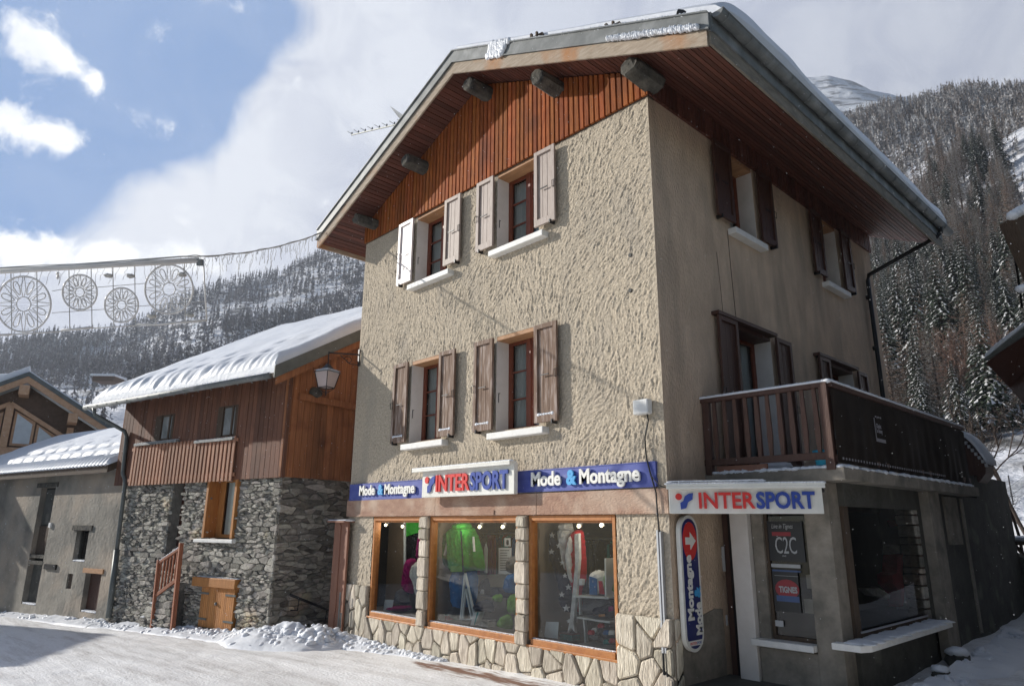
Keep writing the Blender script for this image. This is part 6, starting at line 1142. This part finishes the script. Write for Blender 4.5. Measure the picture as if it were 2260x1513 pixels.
for nm, lab, q, m, dy in (('sports_bag', 'white and blue bag standing on the glass shelf', [(655, 560), (690, 530), (765, 540), (800, 740), (700, 745), (655, 700)], 'cloth_white', .0), ('backpack', 'green and black backpack at the right end of the glass shelf', [(780, 560), (850, 545), (862, 745), (800, 725)], 'cloth_lime', .0), ('folded_sweater', 'grey folded sweaters on the middle shelf', [(585, 830), (640, 790), (780, 785), (840, 840), (850, 880), (600, 900)], 'cloth_grey', .0),
                          ('knit_hat_pile', 'pile of dark patterned knit hats on the middle shelf', [(665, 880), (720, 820), (860, 815), (865, 900), (830, 935), (700, 920)], 'cloth_navy', .04), ('hat_pile', 'pile of grey and red winter hats on the lowest shelf', [(650, 1040), (700, 1000), (760, 985), (870, 1050), (870, 1150), (650, 1130)], 'cloth_grey', .0)):
    o = simple(nm, lab, nm.replace('_', ' '), c3_(q), .40-dy, m, .16, .03)
    if nm == 'sports_bag': slab(c3_([(658, 580), (720, 600), (725, 740), (660, 735)]), .31, 'cloth_blue', 'blue_panel', o, .01, 0); slab(c3_([(735, 620), (765, 620), (790, 735), (745, 730)]), .31, 'cloth_red', 'red_panel', o, .01, 0)
    if nm == 'hat_pile':
        for k, (cx, cy, m2) in enumerate(((755, 1000, 'cloth_red'), (700, 1040, 'cloth_white'), (845, 1060, 'cloth_white'), (800, 1060, 'cloth_blue'), (850, 1130, 'cloth_red'), (800, 1140, 'cloth_teal'), (670, 1060, 'cloth_red'), (720, 1100, 'cloth_grey'))): slab(c3_([(cx-28, cy), (cx-15, cy-22), (cx+15, cy-22), (cx+28, cy), (cx+20, cy+18), (cx-20, cy+18)]), .29-.01*k, m2, 'hat', o, .04, .01)
    if nm == 'knit_hat_pile': slab(c3_([(735, 905), (790, 900), (790, 920), (740, 925)]), .26, 'wood_orange', 'orange_label', o, .01, 0); slab(c3_([(820, 840), (860, 830), (862, 870), (822, 880)]), .26, 'cloth_pink', 'pink_trim', o, .01, 0)
def rack(name, lab, x0, x1, y, z1, n, seed, ln=(.7, 1.0)):
    rr = random.Random(seed); t = thing(name, ((x0+x1)/2, y, .66), lab, 'clothes rack'); mb = MB(); mb.tube([(x0, y, z1), (x1, y, z1)], .014, 6); mb.tube([(x0+.03, y, .66), (x0+.03, y, z1)], .012, 6); mb.tube([(x1-.03, y, .66), (x1-.03, y, z1)], .012, 6); mb.build('rail', 'aluminium', t)
    for k in range(n):
        x = x0+.08+(x1-x0-.16)*(k+.5)/n; w = rr.uniform(.10, .17); L_ = rr.uniform(*ln); mb = MB(); prof = [(-w, z1-.10), (-w*.3, z1-.03), (w*.3, z1-.03), (w, z1-.10), (w*1.15, z1-L_*.5), (w*rr.uniform(.8, 1.1), z1-L_), (-w*rr.uniform(.8, 1.1), z1-L_), (-w*1.15, z1-L_*.5)][::-1]
        a = rr.uniform(-.5, .5); mb.prism(prof, (x, y, 0), (math.cos(a), math.sin(a), 0), (0, 0, 1), (math.sin(a)*.06, -math.cos(a)*.06, 0), bev=.02); mb.build('hanging_garment', rr.choice(('cloth_navy', 'cloth_grey', 'cloth_red', 'cloth_black', 'cloth_blue', 'cloth_white', 'cloth_teal', 'cloth_pink', 'cloth_black', 'cloth_navy')), t)
rack('clothes_rack', 'rail of dark hanging garments deep behind the middle shop window', -6.3, -4.5, 2.3, 2.15, 13, 3)
rack('clothes_rack', 'rail of hanging garments in the dark behind the right shop window', -3.5, -1.6, 2.1, 2.1, 13, 5)
rack('clothes_rack', 'short rail of hanging garments at the back behind the left shop window', -9.0+1.3, -6.6, 2.6, 2.1, 7, 9)
for i, (px_, py_, m_, w_) in enumerate(((985, 1352, 'cloth_red', .10), (1075, 1372, 'cloth_white', .12), (1205, 1395, 'cloth_navy', .11), (1258, 1408, 'cloth_teal', .12), (870, 1340, 'cloth_white', .09))):
    P = pl(px_, py_, 'y', .55); t = thing('shoe_box', (P[0], .55, .66), ('red', 'pale', 'dark blue', 'teal', 'small white')[i]+' box on the shop window floor'+(' left of the trestle', ' right of the trestle', ' left of the red scarf', ' below the red scarf', ' in the left window')[i], 'box'); mb = MB(); mb.box(P[0]-w_, P[0]+w_, .46, .64, .662, .74); mb.build('box_body', m_, t, bevel=.004); mb = MB(); mb.box(P[0]-w_-.006, P[0]+w_+.006, .452, .648, .742, .775); mb.build('box_lid', 'cloth_grey', t, bevel=.004)
lampl = ['leftmost display spotlight in the left shop window', 'display spotlight beside the green backdrop in the left window', 'display spotlight above the green jacket', 'display spotlight right of the green jacket', 'display spotlight near the right end of the middle window', 'display spotlight above the red striped scarf', 'display spotlight at the right end of the right window']
for (px, py), lb in zip(((853, 1157), (890, 1160), (1007, 1160), (1060, 1161), (1111, 1161), (1279, 1159), (1329, 1157)), lampl):
    P = pl(px, py, 'y', .42); t = thing('spotlight', P+(0, 0, .12), lb, 'lamp'); mb = MB(); mb.tube([P+(0, .04, .16), P+(0, .03, .04), P], [.01, .03, .045], 8); mb.build('lamp_housing', 'aluminium', t); mb = MB(); mb.blob(P+(0, -.02, -.01), .026, 1, .0, 8, 6); mb.build('lamp_bulb', 'bulb', t, True); ld = bpy.data.lights.new('bulb_light', 'POINT'); ld.energy = 5; ld.color = (1, .9, .75); ld.shadow_soft_size = .2; lo = bpy.data.objects.new('bulb_light', ld); COL.objects.link(lo); lo.parent = t; lo.location = (.32, -.16, -.12)
# posters behind the small front window of the extension
F = FR((0, EY+.09, 0), (1, 0, 0), (0, -1, 0)); uu = lambda px, py: tuple(float(k) for k in pl(px, py, 'y', EY+.09)[[0, 2]])
z_ = lambda a, b: (1480+a/3.2, 1040+b/3.2)
def pbox(mb, a, b, c, d, n0=.0, n1=.006):
    u0, z1 = uu(*z_(a, b)); u1, z0 = uu(*z_(c, d)); F.box(mb, u0, u1, n0, n1, z0, z1)
t = thing('window_poster', (.95, EY, 1.9), 'black poster with outlined white emblem in the narrow entrance window', 'poster'); mb = MB(); pbox(mb, 655, 350, 955, 640, -.004, .0); mb.build('poster_sheet', 'poster_black', t); mb = MB()
u0, z0 = uu(*z_(712, 400)); text_mb(mb, 'Live in Tignes', F, u0, .002, z0, .085, .003, sx=.62, shear=.3)
u0, z0 = uu(*z_(742, 575)); text_mb(mb, 'C2C', F, u0, .002, z0, .30, .003, sx=.52)
u0, z0 = uu(*z_(790, 600)); text_mb(mb, 'LIVE', F, u0, .002, z0, .03, .002); mb.build('poster_print', 'poster_grey', t); mb = MB(); pbox(mb, 715, 425, 850, 455, .001, .003); mb.build('poster_red_band', 'poster_red', t)
t = thing('window_poster', (.95, EY, 1.4), 'red and blue event poster with white heading below the black poster', 'poster'); mb = MB(); pbox(mb, 715, 685, 925, 1000, -.0, .004); mb.build('poster_sheet', 'poster_black', t); mb = MB(); pbox(mb, 712, 648, 920, 683, .004, .008); u0, z0 = uu(*z_(772, 848)); text_mb(mb, 'TIGNES', F, u0, .012, z0, .10, .003, sx=.72, bold=.004); pbox(mb, 735, 730, 905, 742, .006, .009); mb.build('poster_print', 'poster_grey', t)
mb = MB(); u0, z1 = uu(*z_(735, 755)); u1, z0 = uu(*z_(918, 905)); c_ = ((u0+u1)/2, (z0+z1)/2); mb.prism([(c_[0]+(u1-u0)/2*math.cos(a), c_[1]+(z1-z0)/2*math.sin(a)) for a in np.linspace(0, 2*math.pi, 17)[:-1]], F.p(0, .005, 0), F.U, F.Z, F.N*.003); mb.build('poster_red_field', 'poster_red', t); mb = MB(); pbox(mb, 750, 870, 915, 925, .009, .011); pbox(mb, 720, 690, 920, 712, .005, .007); mb.build('poster_blue_field', 'poster_blue', t)
for lb, q in (('small white notice with dark centre at the lower left of the entrance window', (680, 935, 735, 1018)), ('white landscape notice at the bottom of the entrance window', (672, 1040, 800, 1095))):
    mb = MB(); pbox(mb, *q); o = mb.build('paper_notice', 'poster_grey', None); tag(o, lb, 'notice')
for lb, q, m in (('tan cardboard box seen inside the entrance window, upper one', (930, 730, 985, 830), 'shop_beige'), ('tan cardboard box seen inside the entrance window, lower one', (915, 900, 1010, 1010), 'shop_beige')):
    mb = MB(); pbox(mb, *q, -.35, -.1); o = mb.build('cardboard_box', m, None); tag(o, lb, 'box')
for lb, q in (('white notice stuck on the dark door glass at eye level', (1592, 1205, 1602, 1260)), ('white paper on the dark door near its handle', (1593, 1355, 1607, 1379))):
    a, b = pl(q[0], q[1], 'y', EY+.08), pl(q[2], q[3], 'y', EY+.08); mb = MB(); mb.box(a[0], b[0], EY+.075, EY+.08, b[2], a[2]); o = mb.build('paper_notice', 'poster_grey', None); tag(o, lb, 'notice')
# things behind the big dark side window
xw = 1.15; zq = lambda a, b: pl(1840+a/3.52, 1050+b/3.52, 'x', xw)
def sslab(q, m, name, parent=None, th=.1):
    P = [zq(*p) for p in q]; poly = [(p[1], p[2]) for p in P]; ar = sum(poly[i][0]*poly[(i+1) % len(poly)][1]-poly[(i+1) % len(poly)][0]*poly[i][1] for i in range(len(poly))); poly = poly if ar > 0 else poly[::-1]
    mb = MB(); mb.prism(poly, (xw, 0, 0), (0, 1, 0), (0, 0, 1), (th, 0, 0), bev=.02 if th > .05 else 0); return mb.build(name, m, parent)
SM = thing('ski_mannequin', zq(410, 1000), 'red ski suit with striped collar behind the dark side window', 'mannequin'); sslab([(385, 610), (435, 600), (430, 760), (445, 900), (430, 1010), (405, 900), (345, 830), (335, 760), (375, 740)], 'cloth_red', 'suit', SM, .2); sslab([(383, 540), (430, 535), (435, 600), (380, 605)], 'cloth_white', 'collar', SM, .16); sslab([(415, 345), (435, 340), (448, 390), (430, 395)], 'cloth_red', 'cap', SM, .1)
o = sslab([(190, 870), (300, 855), (390, 920), (385, 950), (240, 920)], 'cloth_white', 'folded_cloth'); tag(o, 'pale folded cloth lying behind the dark side window', 'cloth'); o = sslab([(485, 900), (560, 900), (575, 1030), (490, 1030)], 'poster_grey', 'price_card', None, .02); tag(o, 'grey card standing behind the dark side window', 'card')
# bowl and plank on the balcony slab
BW = MB(); c = np.array((1.60, 1.17, 3.03)); BW.tube([c, c+(0, 0, .20), c+(0, 0, .23)], [.11, .15, .155], 18); o = BW.build('plastic_tub', 'bowl_blue', None, True); tag(o, 'light blue plastic tub on the balcony slab behind the corner post', 'tub')
mb = MB(); mb.box(.16, .90, .985, 1.02, 3.035, 3.13); o = mb.build('loose_plank', 'panel_brown', None, bevel=.005); tag(o, 'short brown plank lying on the balcony slab under the railing', 'plank')
mb = MB(); mb.blob((.75, 1.5, 3.10), (.28, .2, .10), 3, .1, 12, 7); o = mb.build('snow_covered_pot', 'snow', None, True); tag(o, 'round lump of snow resting on the balcony floor behind the balusters', 'snow heap')

# ------------------------------------------------------------------ SNOW BANKS
def bank(name, pts, w, h, n, seed, lab):
    rr = random.Random(seed); mb = MB(); P = [np.array(p, float) for p in pts]; seg = [np.linalg.norm(P[i+1]-P[i]) for i in range(len(P)-1)]; tot = sum(seg)
    for k in range(n):
        t = rr.random()*tot; i = 0
        while t > seg[i]: t -= seg[i]; i += 1
        s = t/seg[i]; c = P[i]*(1-s)+P[i+1]*s; H_ = h[i]*(1-s)+h[i+1]*s; Ww = w[i]*(1-s)+w[i+1]*s; dn = np.array((P[i+1][1]-P[i][1], -(P[i+1][0]-P[i][0]))); dn = dn/np.linalg.norm(dn)
        o_ = rr.betavariate(1.3, 1.9)*Ww; z = H_*max(0, 1-o_/Ww)**.9; x, y = c[0]+dn[0]*o_, c[1]+dn[1]*o_; g = float(gz(x, y)); sz = rr.choice((.015, .02, .025, .035, .05, .065))*(.7+.7*H_/.4)
        mb.blob((x, y, g+z*rr.uniform(.5, 1.)-.01), (sz*rr.uniform(.8, 1.5), sz*rr.uniform(.8, 1.5), sz*rr.uniform(.6, 1.)), rr.randrange(9999), .28, 7, 5)
    nt_ = max(8, int(tot/.045)); nw = 22; G_ = []
    for k in range(nt_+1):
        t = tot*k/nt_; i = 0
        while i < len(seg)-1 and t > seg[i]: t -= seg[i]; i += 1
        q = min(1, t/seg[i]); c = P[i]*(1-q)+P[i+1]*q; H_ = h[i]*(1-q)+h[i+1]*q; Ww = w[i]*(1-q)+w[i+1]*q; dn = np.array((P[i+1][1]-P[i][1], -(P[i+1][0]-P[i][0]))); dn = dn/np.linalg.norm(dn)
        for j in range(nw+1):
            o_ = Ww*1.15*j/nw; x, y = c[0]+dn[0]*o_, c[1]+dn[1]*o_; e = 1-j/nw; nzz = float(fbm(np.array(x), np.array(y), .30, 4, 3+seed))-.5; n2_ = float(fbm(np.array(x), np.array(y), .9, 2, 13+seed))
            G_.append((x, y, float(gz(x, y))+H_*(e**.8)*(.55+.7*n2_+1.0*nzz)-.03+.03*sm(e, 0, .1)))
    off_ = len(mb.v); mb.v.extend(G_)
    for k in range(nt_):
        for j in range(nw): a_ = off_+k*(nw+1)+j; mb.f.append((a_, a_+nw+1, a_+nw+2, a_+1)); mb.m.append(0)
    o = mb.build(name, 'snow', None, True); tag(o, lab, 'snow', kind='stuff')
bank('snow_bank', [h2p(6.2, -.15, 0)[:2], h2p(4.9, -.1, 0)[:2], h2p(3.0, -.15, 0)[:2], h2p(.6, -.15, 0)[:2], h2p(-.3, -.3, 0)[:2], (-7.75, -.45), (-7.2, -.1), (-5.6, -.06), (-4.4, -.05)], [.4, .4, .45, .5, .7, .8, .45, .2, .12], [.08, .11, .15, .19, .33, .42, .18, .07, .03], 2000, 5, 'lumpy shovelled snow heaped along the foot of the stone house and shop wall')
bank('snow_bank', [(2.0, .3), (2.05, 2), (2.05, 4.5), (1.85, 7.5)], [.5, .6, .5, .4], [.10, .14, .12, .1], 160, 8, 'soft snow drifted along the foot of the shop extension')
bank('snow_bank', [h2p(13., .0, 0)[:2], h2p(6.3, .0, 0)[:2]], [.45, .5], [.07, .12], 260, 9, 'thin line of ploughed snow under the farmhouse wall')

# ------------------------------------------------------------------ TREES
def tri_mesh(name, tris, mi, mats):
    v = np.array(tris).reshape(-1, 3); f = np.arange(len(v)).reshape(-1, 3); me = bpy.data.meshes.new(name); me.vertices.add(len(v)); me.vertices.foreach_set('co', v.ravel()); me.loops.add(len(v)); me.loops.foreach_set('vertex_index', f.ravel().astype(np.int32)); me.polygons.add(len(f)); me.polygons.foreach_set('loop_start', (np.arange(len(f))*3).astype(np.int32)); me.polygons.foreach_set('material_index', np.array(mi, np.int32))
    for m in mats: me.materials.append(MATS[m])
    me.update(calc_edges=True); return me
def conifer(seed, h, rad, kind):
    rr = random.Random(seed); T, M = [], []; z = h*(.10 if kind == 'spruce' else .16)
    lean = (rr.uniform(-.02, .02), rr.uniform(-.02, .02))
    while z < h*.985:
        t = z/h; R_ = rad*(1-t)**.82*(1.0 if kind == 'spruce' else .85)+.12; nb = 9 if kind == 'spruce' else 7; a0 = rr.random()*6.3
        for b in range(nb):
            a = a0+2*math.pi*b/nb+rr.uniform(-.25, .25); L_ = R_*rr.uniform(.6, 1.15); dr = -.42 if kind == 'spruce' else .06; dr += rr.uniform(-.12, .12); ux, uy = math.cos(a), math.sin(a); px_, py_ = -uy, ux; nseg = 4; w = L_*.30
            p0 = np.array((lean[0]*z, lean[1]*z, z)); prev = p0
            for s in range(nseg):
                k0, k1 = s/nseg, (s+1)/nseg; q0 = p0+np.array((ux*L_*k0, uy*L_*k0, L_*dr*k0*k0*1.2)); q1 = p0+np.array((ux*L_*k1, uy*L_*k1, L_*dr*k1*k1*1.2))
                for sd in (-1, 1):
                    if kind == 'spruce': ww = w*(1-k0*.75)*rr.uniform(.6, 1.3); tip = q0+(q1-q0)*rr.uniform(.5, 1.3)+np.array((px_*sd*ww, py_*sd*ww, -ww*rr.uniform(.2, .7))); T.append((q0, q1, tip)); M.append(0)
                    else:
                        for _ in range(2): ww = w*rr.uniform(.5, 1.2); st = q0+(q1-q0)*rr.random(); tip = st+np.array((px_*sd*ww+ux*ww*.5, py_*sd*ww+uy*ww*.5, rr.uniform(-.5, .35)*ww)); th = .035; T.append((st, st+(q1-q0)*.2+np.array((0, 0, th)), tip)); M.append(0)
                    if rr.random() < (.62 if kind == 'spruce' else .75): up = np.array((0, 0, .05)); ww = w*(1-k0*.6)*rr.uniform(.3, .75); T.append((q0+up, q1+up, q0+(q1-q0)*.7+up+np.array((px_*sd*ww, py_*sd*ww, -ww*.15)))); M.append(1)
        z += h*(.030 if kind == 'spruce' else .034)*rr.uniform(.8, 1.25)
    return T, M
protos = []
def tree_proto(i, kind, h, rad, mcrown):
    T, M = conifer(100+i, h, rad, kind); me = tri_mesh('crown', T, M, [mcrown, 'frost']); mb = MB(); mb.tube([(0, 0, -1.5), (0, 0, h*.5), (0, 0, h*.97)], [h*.016, h*.010, .02], 6); 
    v = np.array(mb.v); tme = bpy.data.meshes.new('trunk'); tme.from_pydata([tuple(p) for p in v], [], mb.f); tme.materials.append(MATS['bark']); protos.append((kind, me, tme, h))
for i, (k, h, r_, m) in enumerate((('spruce', 13, 3.0, 'spruce'), ('spruce', 11, 2.7, 'spruce'), ('spruce', 14, 2.8, 'spruce'), ('larch', 13, 3.1, 'larch'), ('larch', 12, 2.8, 'larch_grey'), ('larch', 10.5, 2.7, 'larch'), ('larch', 14, 3.0, 'larch_grey'))): tree_proto(i, k, h, r_, m)
LBL = {'spruce': ('spruce_tree', 'dark green spruce with snow on its branches on the right hillside', 'snowy spruces on the near right slope'), 'larch': ('larch_tree', 'bare brownish larch dusted with frost on the right hillside', 'frosted larches on the near right slope')}
def plant(x, y, z, pr, s, rz, lab=None, grp=None):
    kind, me, tme, h = pr; nm, lb, gp = LBL[kind]; t = thing(nm, (x, y, z), lab or lb, 'tree', grp or gp); t.scale = (s, s, s*random.uniform(.92, 1.12)); t.rotation_euler = (0, 0, rz)
    for n_, m_ in (('crown', me), ('trunk', tme)): o = bpy.data.objects.new(n_, m_); COL.objects.link(o); o.parent = t
rr = random.Random(77); cnt = 0; placed = []
tries = 0
while cnt < 285 and tries < 60000:
    tries += 1; az = rr.uniform(-19.5, -8.0); r = 62+170*rr.random()**.8
    Z, X, Y = Hterr(az, r); X, Y, Z = float(X), float(Y), float(Z)
    if any((X-a)**2+(Y-b)**2 < (2.6+r*.008)**2 for a, b in placed): continue
    T = (Z-CAM[2])/r
    if r > 190 and az > -14.0 and rr.random() < .75: continue      # open snow strip along the spur
    if T < .06: continue
    kind = 'spruce' if rr.random() < (.55 if T < .30 else .22) else 'larch'; pr = rr.choice([p for p in protos if p[0] == kind]); placed.append((X, Y)); plant(X, Y, Z, pr, rr.uniform(.7, 1.25)*(.75 if r < 90 else 1), rr.uniform(0, 6.3)); cnt += 1
# far wooded mass: simple jagged trees merged in one object
def far_tree(seed, kind):
    rr = random.Random(seed); T = []; h = 11.; n = 26 if kind else 30
    for i in range(n):
        t = rr.random()**.9; z = h*(.12+.86*t); R_ = (1.9 if kind else 1.5)*(1-t)**.8+.15; a = rr.random()*6.3; c = np.array((0, 0, z)); d = np.array((math.cos(a), math.sin(a), 0)); pz = np.array((-d[1], d[0], 0))*R_*rr.uniform(.25, .5)
        T.append((c+(0, 0, .5), c+d*R_*rr.uniform(.7, 1.15)+pz-(0, 0, rr.uniform(-.3, .7)), c+d*R_*.5-pz-(0, 0, rr.uniform(.2, .9))))
    T.append(((-.14, 0, 0), (.14, 0, 0), (0, 0, h))); T.append(((0, -.14, 0), (0, .14, 0), (0, 0, h))); return np.array(T)
tmpl = [far_tree(i, i % 2) for i in range(8)]
def forest(name, N_, azr, rfun, dens, m, lab, seed, smin=.7, smax=1.3):
    rg = np.random.default_rng(seed); az = rg.uniform(*azr, N_*4); r = rfun(rg, N_*4); Z, X, Y = Hterr(az, r); T = (Z-CAM[2])/r; ok = dens(az, r, X, Y, T, rg); X, Y, Z, r = [q[ok][:N_] for q in (X, Y, Z, r)]; V = []
    s = rg.uniform(smin, smax, len(X)); th = rg.uniform(0, 6.28, len(X)); which = rg.integers(0, 8, len(X))
    for k in range(8):
        i = which == k; t = tmpl[k].reshape(-1, 3); c, sn_ = np.cos(th[i])[:, None], np.sin(th[i])[:, None]; sx = s[i][:, None]
        V.append(np.stack([(t[None, :, 0]*c-t[None, :, 1]*sn_)*sx+X[i][:, None], (t[None, :, 0]*sn_+t[None, :, 1]*c)*sx+Y[i][:, None], t[None, :, 2]*sx*1.1+Z[i][:, None]-.4], -1).reshape(-1, 3))
    v = np.concatenate(V); me = tri_mesh(name, v, np.zeros(len(v)//3, int), [m]); o = bpy.data.objects.new(name, me); COL.objects.link(o); tag(o, lab, 'forest', kind='stuff')
def dl(az, r, X, Y, T, rg):
    n1 = fbm(X, Y, 90, 4, 61); n2 = fbm(X, Y*.6, 30, 3, 62); p = sm(n1*.6+n2*.4, .40, .62); p = p*sm(T, .13, .20)+.04; p = np.maximum(p, sm(r, 560, 720)*.55); return rg.random(len(az)) < p
forest('distant_forest', 5200, (-90, -54), lambda g, n: 150+620*g.random(n)**.75, dl, 'far_forest', 'thin larch forest spread over the shaded left valley side', 5, .75, 1.35)
def dr(az, r, X, Y, T, rg):
    n1 = fbm(X, Y, 45, 3, 65); return (rg.random(len(az)) < sm(n1, .15, .42)) & (r > 250)
forest('ridge_forest', 4600, (-22, -4), lambda g, n: 255+290*g.random(n), dr, 'right_forest', 'reddish brown larch wood covering the upper right hillside', 6, .8, 1.35)
def dn(az, r, X, Y, T, rg):
    n1 = fbm(X, Y, 30, 3, 66); return (rg.random(len(az)) < sm(n1, .35, .6)*(1-.8*((r > 185) & (az > -14.)))) & (r > 120)
forest('undergrowth', 700, (-21, -5), lambda g, n: 120+115*g.random(n), dn, 'right_forest', 'low brushy growth between the larger trees of the near right slope', 7, .25, .55)
def slope_wood():
    rg = np.random.default_rng(91); V, M = [], []; got = 0
    src = []
    for i in (3, 4, 1): T, Mi = conifer(300+i, 11., 2.7, 'spruce' if i == 1 else 'larch'); src.append((np.array(T).reshape(-1, 3), np.array(Mi)+(0 if i != 1 else 2)))
    while got < 330:
        az = rg.uniform(-20, -7.5); r = 85+215*rg.random(); Z, X, Y = Hterr(az, r)
        if 190 < r < 290 and az > -13.5 and rg.random() < .8: continue
        v, mi = src[rg.integers(0, 3)]; a = rg.uniform(0, 6.28); k = rg.uniform(.5, 1.05); c, s_ = math.cos(a)*k, math.sin(a)*k
        V.append(np.stack([v[:, 0]*c-v[:, 1]*s_+float(X), v[:, 0]*s_+v[:, 1]*c+float(Y), v[:, 2]*k+float(Z)-.3], 1)); M.append(np.where(mi % 2 == 1, 1, mi)); got += 1
    me = tri_mesh('hillside_wood', np.concatenate(V), np.concatenate(M), ['larch', 'frost', 'spruce']); o = bpy.data.objects.new('hillside_wood', me); COL.objects.link(o); tag(o, 'younger trees filling the gaps of the right slope', 'forest', kind='stuff')
slope_wood()
# bare deciduous trees and brush at the right edge
def bare_tree(base, h, seed, m, lab, spread=.5, levels=5, r0=.05, lean=(0, 0), name='bare_tree'):
    rr = random.Random(seed); mb = MB(); tw = MB(); t = thing(name, base, lab, 'tree')
    def grow(p, d, l, r, lv):
        pts = [p]; q = p.copy(); dd = d.copy()
        for s in range(3): dd = dd+np.array([rr.uniform(-.13, .13) for _ in range(3)]); dd /= np.linalg.norm(dd); q = q+dd*l/3; pts.append(q.copy())
        (mb if lv > levels-2 else tw).tube(pts, [r, r*.9, r*.8, r*.68], 5 if lv > levels-2 else 3, cap=False)
        if lv == 0: return
        for _ in range(3 if lv > 1 else 4):
            k = rr.choice((1, 2, 3)); a = np.array([rr.gauss(0, 1) for _ in range(3)]); nd = dd+a*spread; nd[2] += .12; nd /= np.linalg.norm(nd); grow(pts[k], nd, l*rr.uniform(.6, .85), r*.66, lv-1)
    d0 = np.array((lean[0], lean[1], 1.)); d0 /= np.linalg.norm(d0); grow(np.array(base, float), d0, h*.34, r0, levels); mb.build('trunk', 'bark', t, True); tw.build('crown', m, t)
def gbase(px, D):
    p = dep(px, 1200, D); z, x_, y_ = None, None, None; a = math.degrees(math.atan2(p[0]-CAM[0], p[1]-CAM[1])); r = math.hypot(p[0]-CAM[0], p[1]-CAM[1]); h_, _, _ = Hterr(a, r); return np.array((p[0], p[1], max(float(h_), float(gz(p[0], p[1])))-.05))
bare_tree(gbase(2325, 16), 4.6, 4, 'bark', 'dark bare tree spreading leafless branches in from the right edge', .55, 6, .06, (-.55, -.1))
bare_tree(gbase(2275, 24), 6., 9, 'bark', 'second bare tree behind the spreading one at the right edge', .5, 6, .08, (-.3, 0))
for i, (px, D_, h_, lb) in enumerate(((2120, 62, 9.5, 'reddish bare birch nearest to the outbuilding roof'), (2165, 55, 9., 'reddish bare birch in the middle of the birch clump'), (2205, 60, 10., 'reddish bare birch under the dark eave'), (2240, 52, 9., 'reddish bare birch at the far right of the clump'), (2185, 78, 11., 'taller reddish birch behind the clump'), (2140, 88, 11, 'tall reddish birch at the back left of the clump'))):
    bare_tree(gbase(px, D_), h_, 20+i, 'birch_twig', lb, .42, 6, .07, name='birch_tree')
# mesh fence
FN = thing('mesh_fence', gbase(2200, 34), 'light wire mesh fence standing in the snow beyond the lane', 'fence'); pz = [gbase(x, 30+k*1.5) for k, x in enumerate((2140, 2178, 2215, 2252, 2290))]
for p in pz: mb = MB(); mb.tube([p-(0, 0, .3), p+(0, 0, 1.5)], .03, 6); mb.build('fence_post', 'metal_black', FN)
mb = MB()
for a, b in zip(pz[:-1], pz[1:]):
    for k in range(16): t = k/16; p = a*(1-t)+b*t; mb.tube([p, p+(0, 0, .95)], .008, 3)
    for z in (.15, .5, .93): mb.tube([a+(0, 0, z), b+(0, 0, z)], .01, 3)
mb.build('fence_mesh', 'zinc', FN)
# snow flakes drifting in the air
rg = np.random.default_rng(4); NF = 9000; D_ = 4.0+15*rg.random(NF)**.7; px = rg.uniform(-60, 2320, NF); py = rg.uniform(-60, 1560, NF); d = _f[None]+_r[None]*((px-PW/2)/FPX)[:, None]-_u[None]*((py-PH/2)/FPX)[:, None]; P = CAM+d*D_[:, None]
keep = (P[:, 2] > .5) & ~((P[:, 0] > XL-.3) & (P[:, 0] < 2.0) & (P[:, 1] > -.2)); P = P[keep]; s = rg.uniform(.0018, .0036, len(P))*(D_[keep]/6)**.35
off = np.array([(1, 0, 0), (-1, 0, 0), (0, 1, 0), (0, -1, 0), (0, 0, 1), (0, 0, -1)]); V = (P[:, None]+off[None]*s[:, None, None]); F8 = np.array([(0, 2, 4), (2, 1, 4), (1, 3, 4), (3, 0, 4), (2, 0, 5), (1, 2, 5), (3, 1, 5), (0, 3, 5)]); v = V[:, F8].reshape(-1, 3)
me = tri_mesh('snowflakes', v, np.zeros(len(v)//3, int), ['flake']); o = bpy.data.objects.new('snowflakes', me); COL.objects.link(o); tag(o, 'fine snow flakes drifting through the air over the street', 'snow', kind='stuff')
# unseen lane blocks sized to cut skylight; street neighbour known by its shadow
NH = thing('lane_sky_blocks', (7.5, 9, 0), 'unseen house mass behind the dark eave plus an added block screening the skylight', 'house'); mb = MB(); mb.box(4.25, 12, 4.2, 15, -.5, 8.5); mb.box(8.0, 14, -9, 4.15, -.5, 5.5); mb.build('wall', 'concrete_dark', NH)  # second box added out of view to darken the side wall
SHN = thing('street_neighbour', (-32, -12, 0), 'house across the street that throws its shadow on the snow at the left', 'house')
mb = MB(); mb.prism([(-23.0, -12.2), (-26.9, -10.0), (-36, -13), (-33, -20)], (0, 0, -.5), (1, 0, 0), (0, 1, 0), (0, 0, 6.4)); mb.build('wall', 'render_farm', SHN)

# ------------------------------------------------------------------ HAZE: thin snowy air between the village and the valley sides
hm = bpy.data.materials.new('haze_air'); hm.use_nodes = True; n = hm.node_tree.nodes; n.clear(); o_ = n.new('ShaderNodeOutputMaterial'); pv = n.new('ShaderNodeVolumePrincipled'); pv.inputs['Density'].default_value = HAZE; pv.inputs['Color'].default_value = (.78, .86, 1., 1); pv.inputs['Anisotropy'].default_value = .2; hm.node_tree.links.new(pv.outputs[0], o_.inputs['Volume'])
MATS['haze_air'] = hm; mb = MB(); mb.box(-950, 950, -950, 1750, -40, 1120); o = mb.build('haze', 'haze_air', None); tag(o, 'thin cold haze filling the valley', 'haze', kind='stuff')
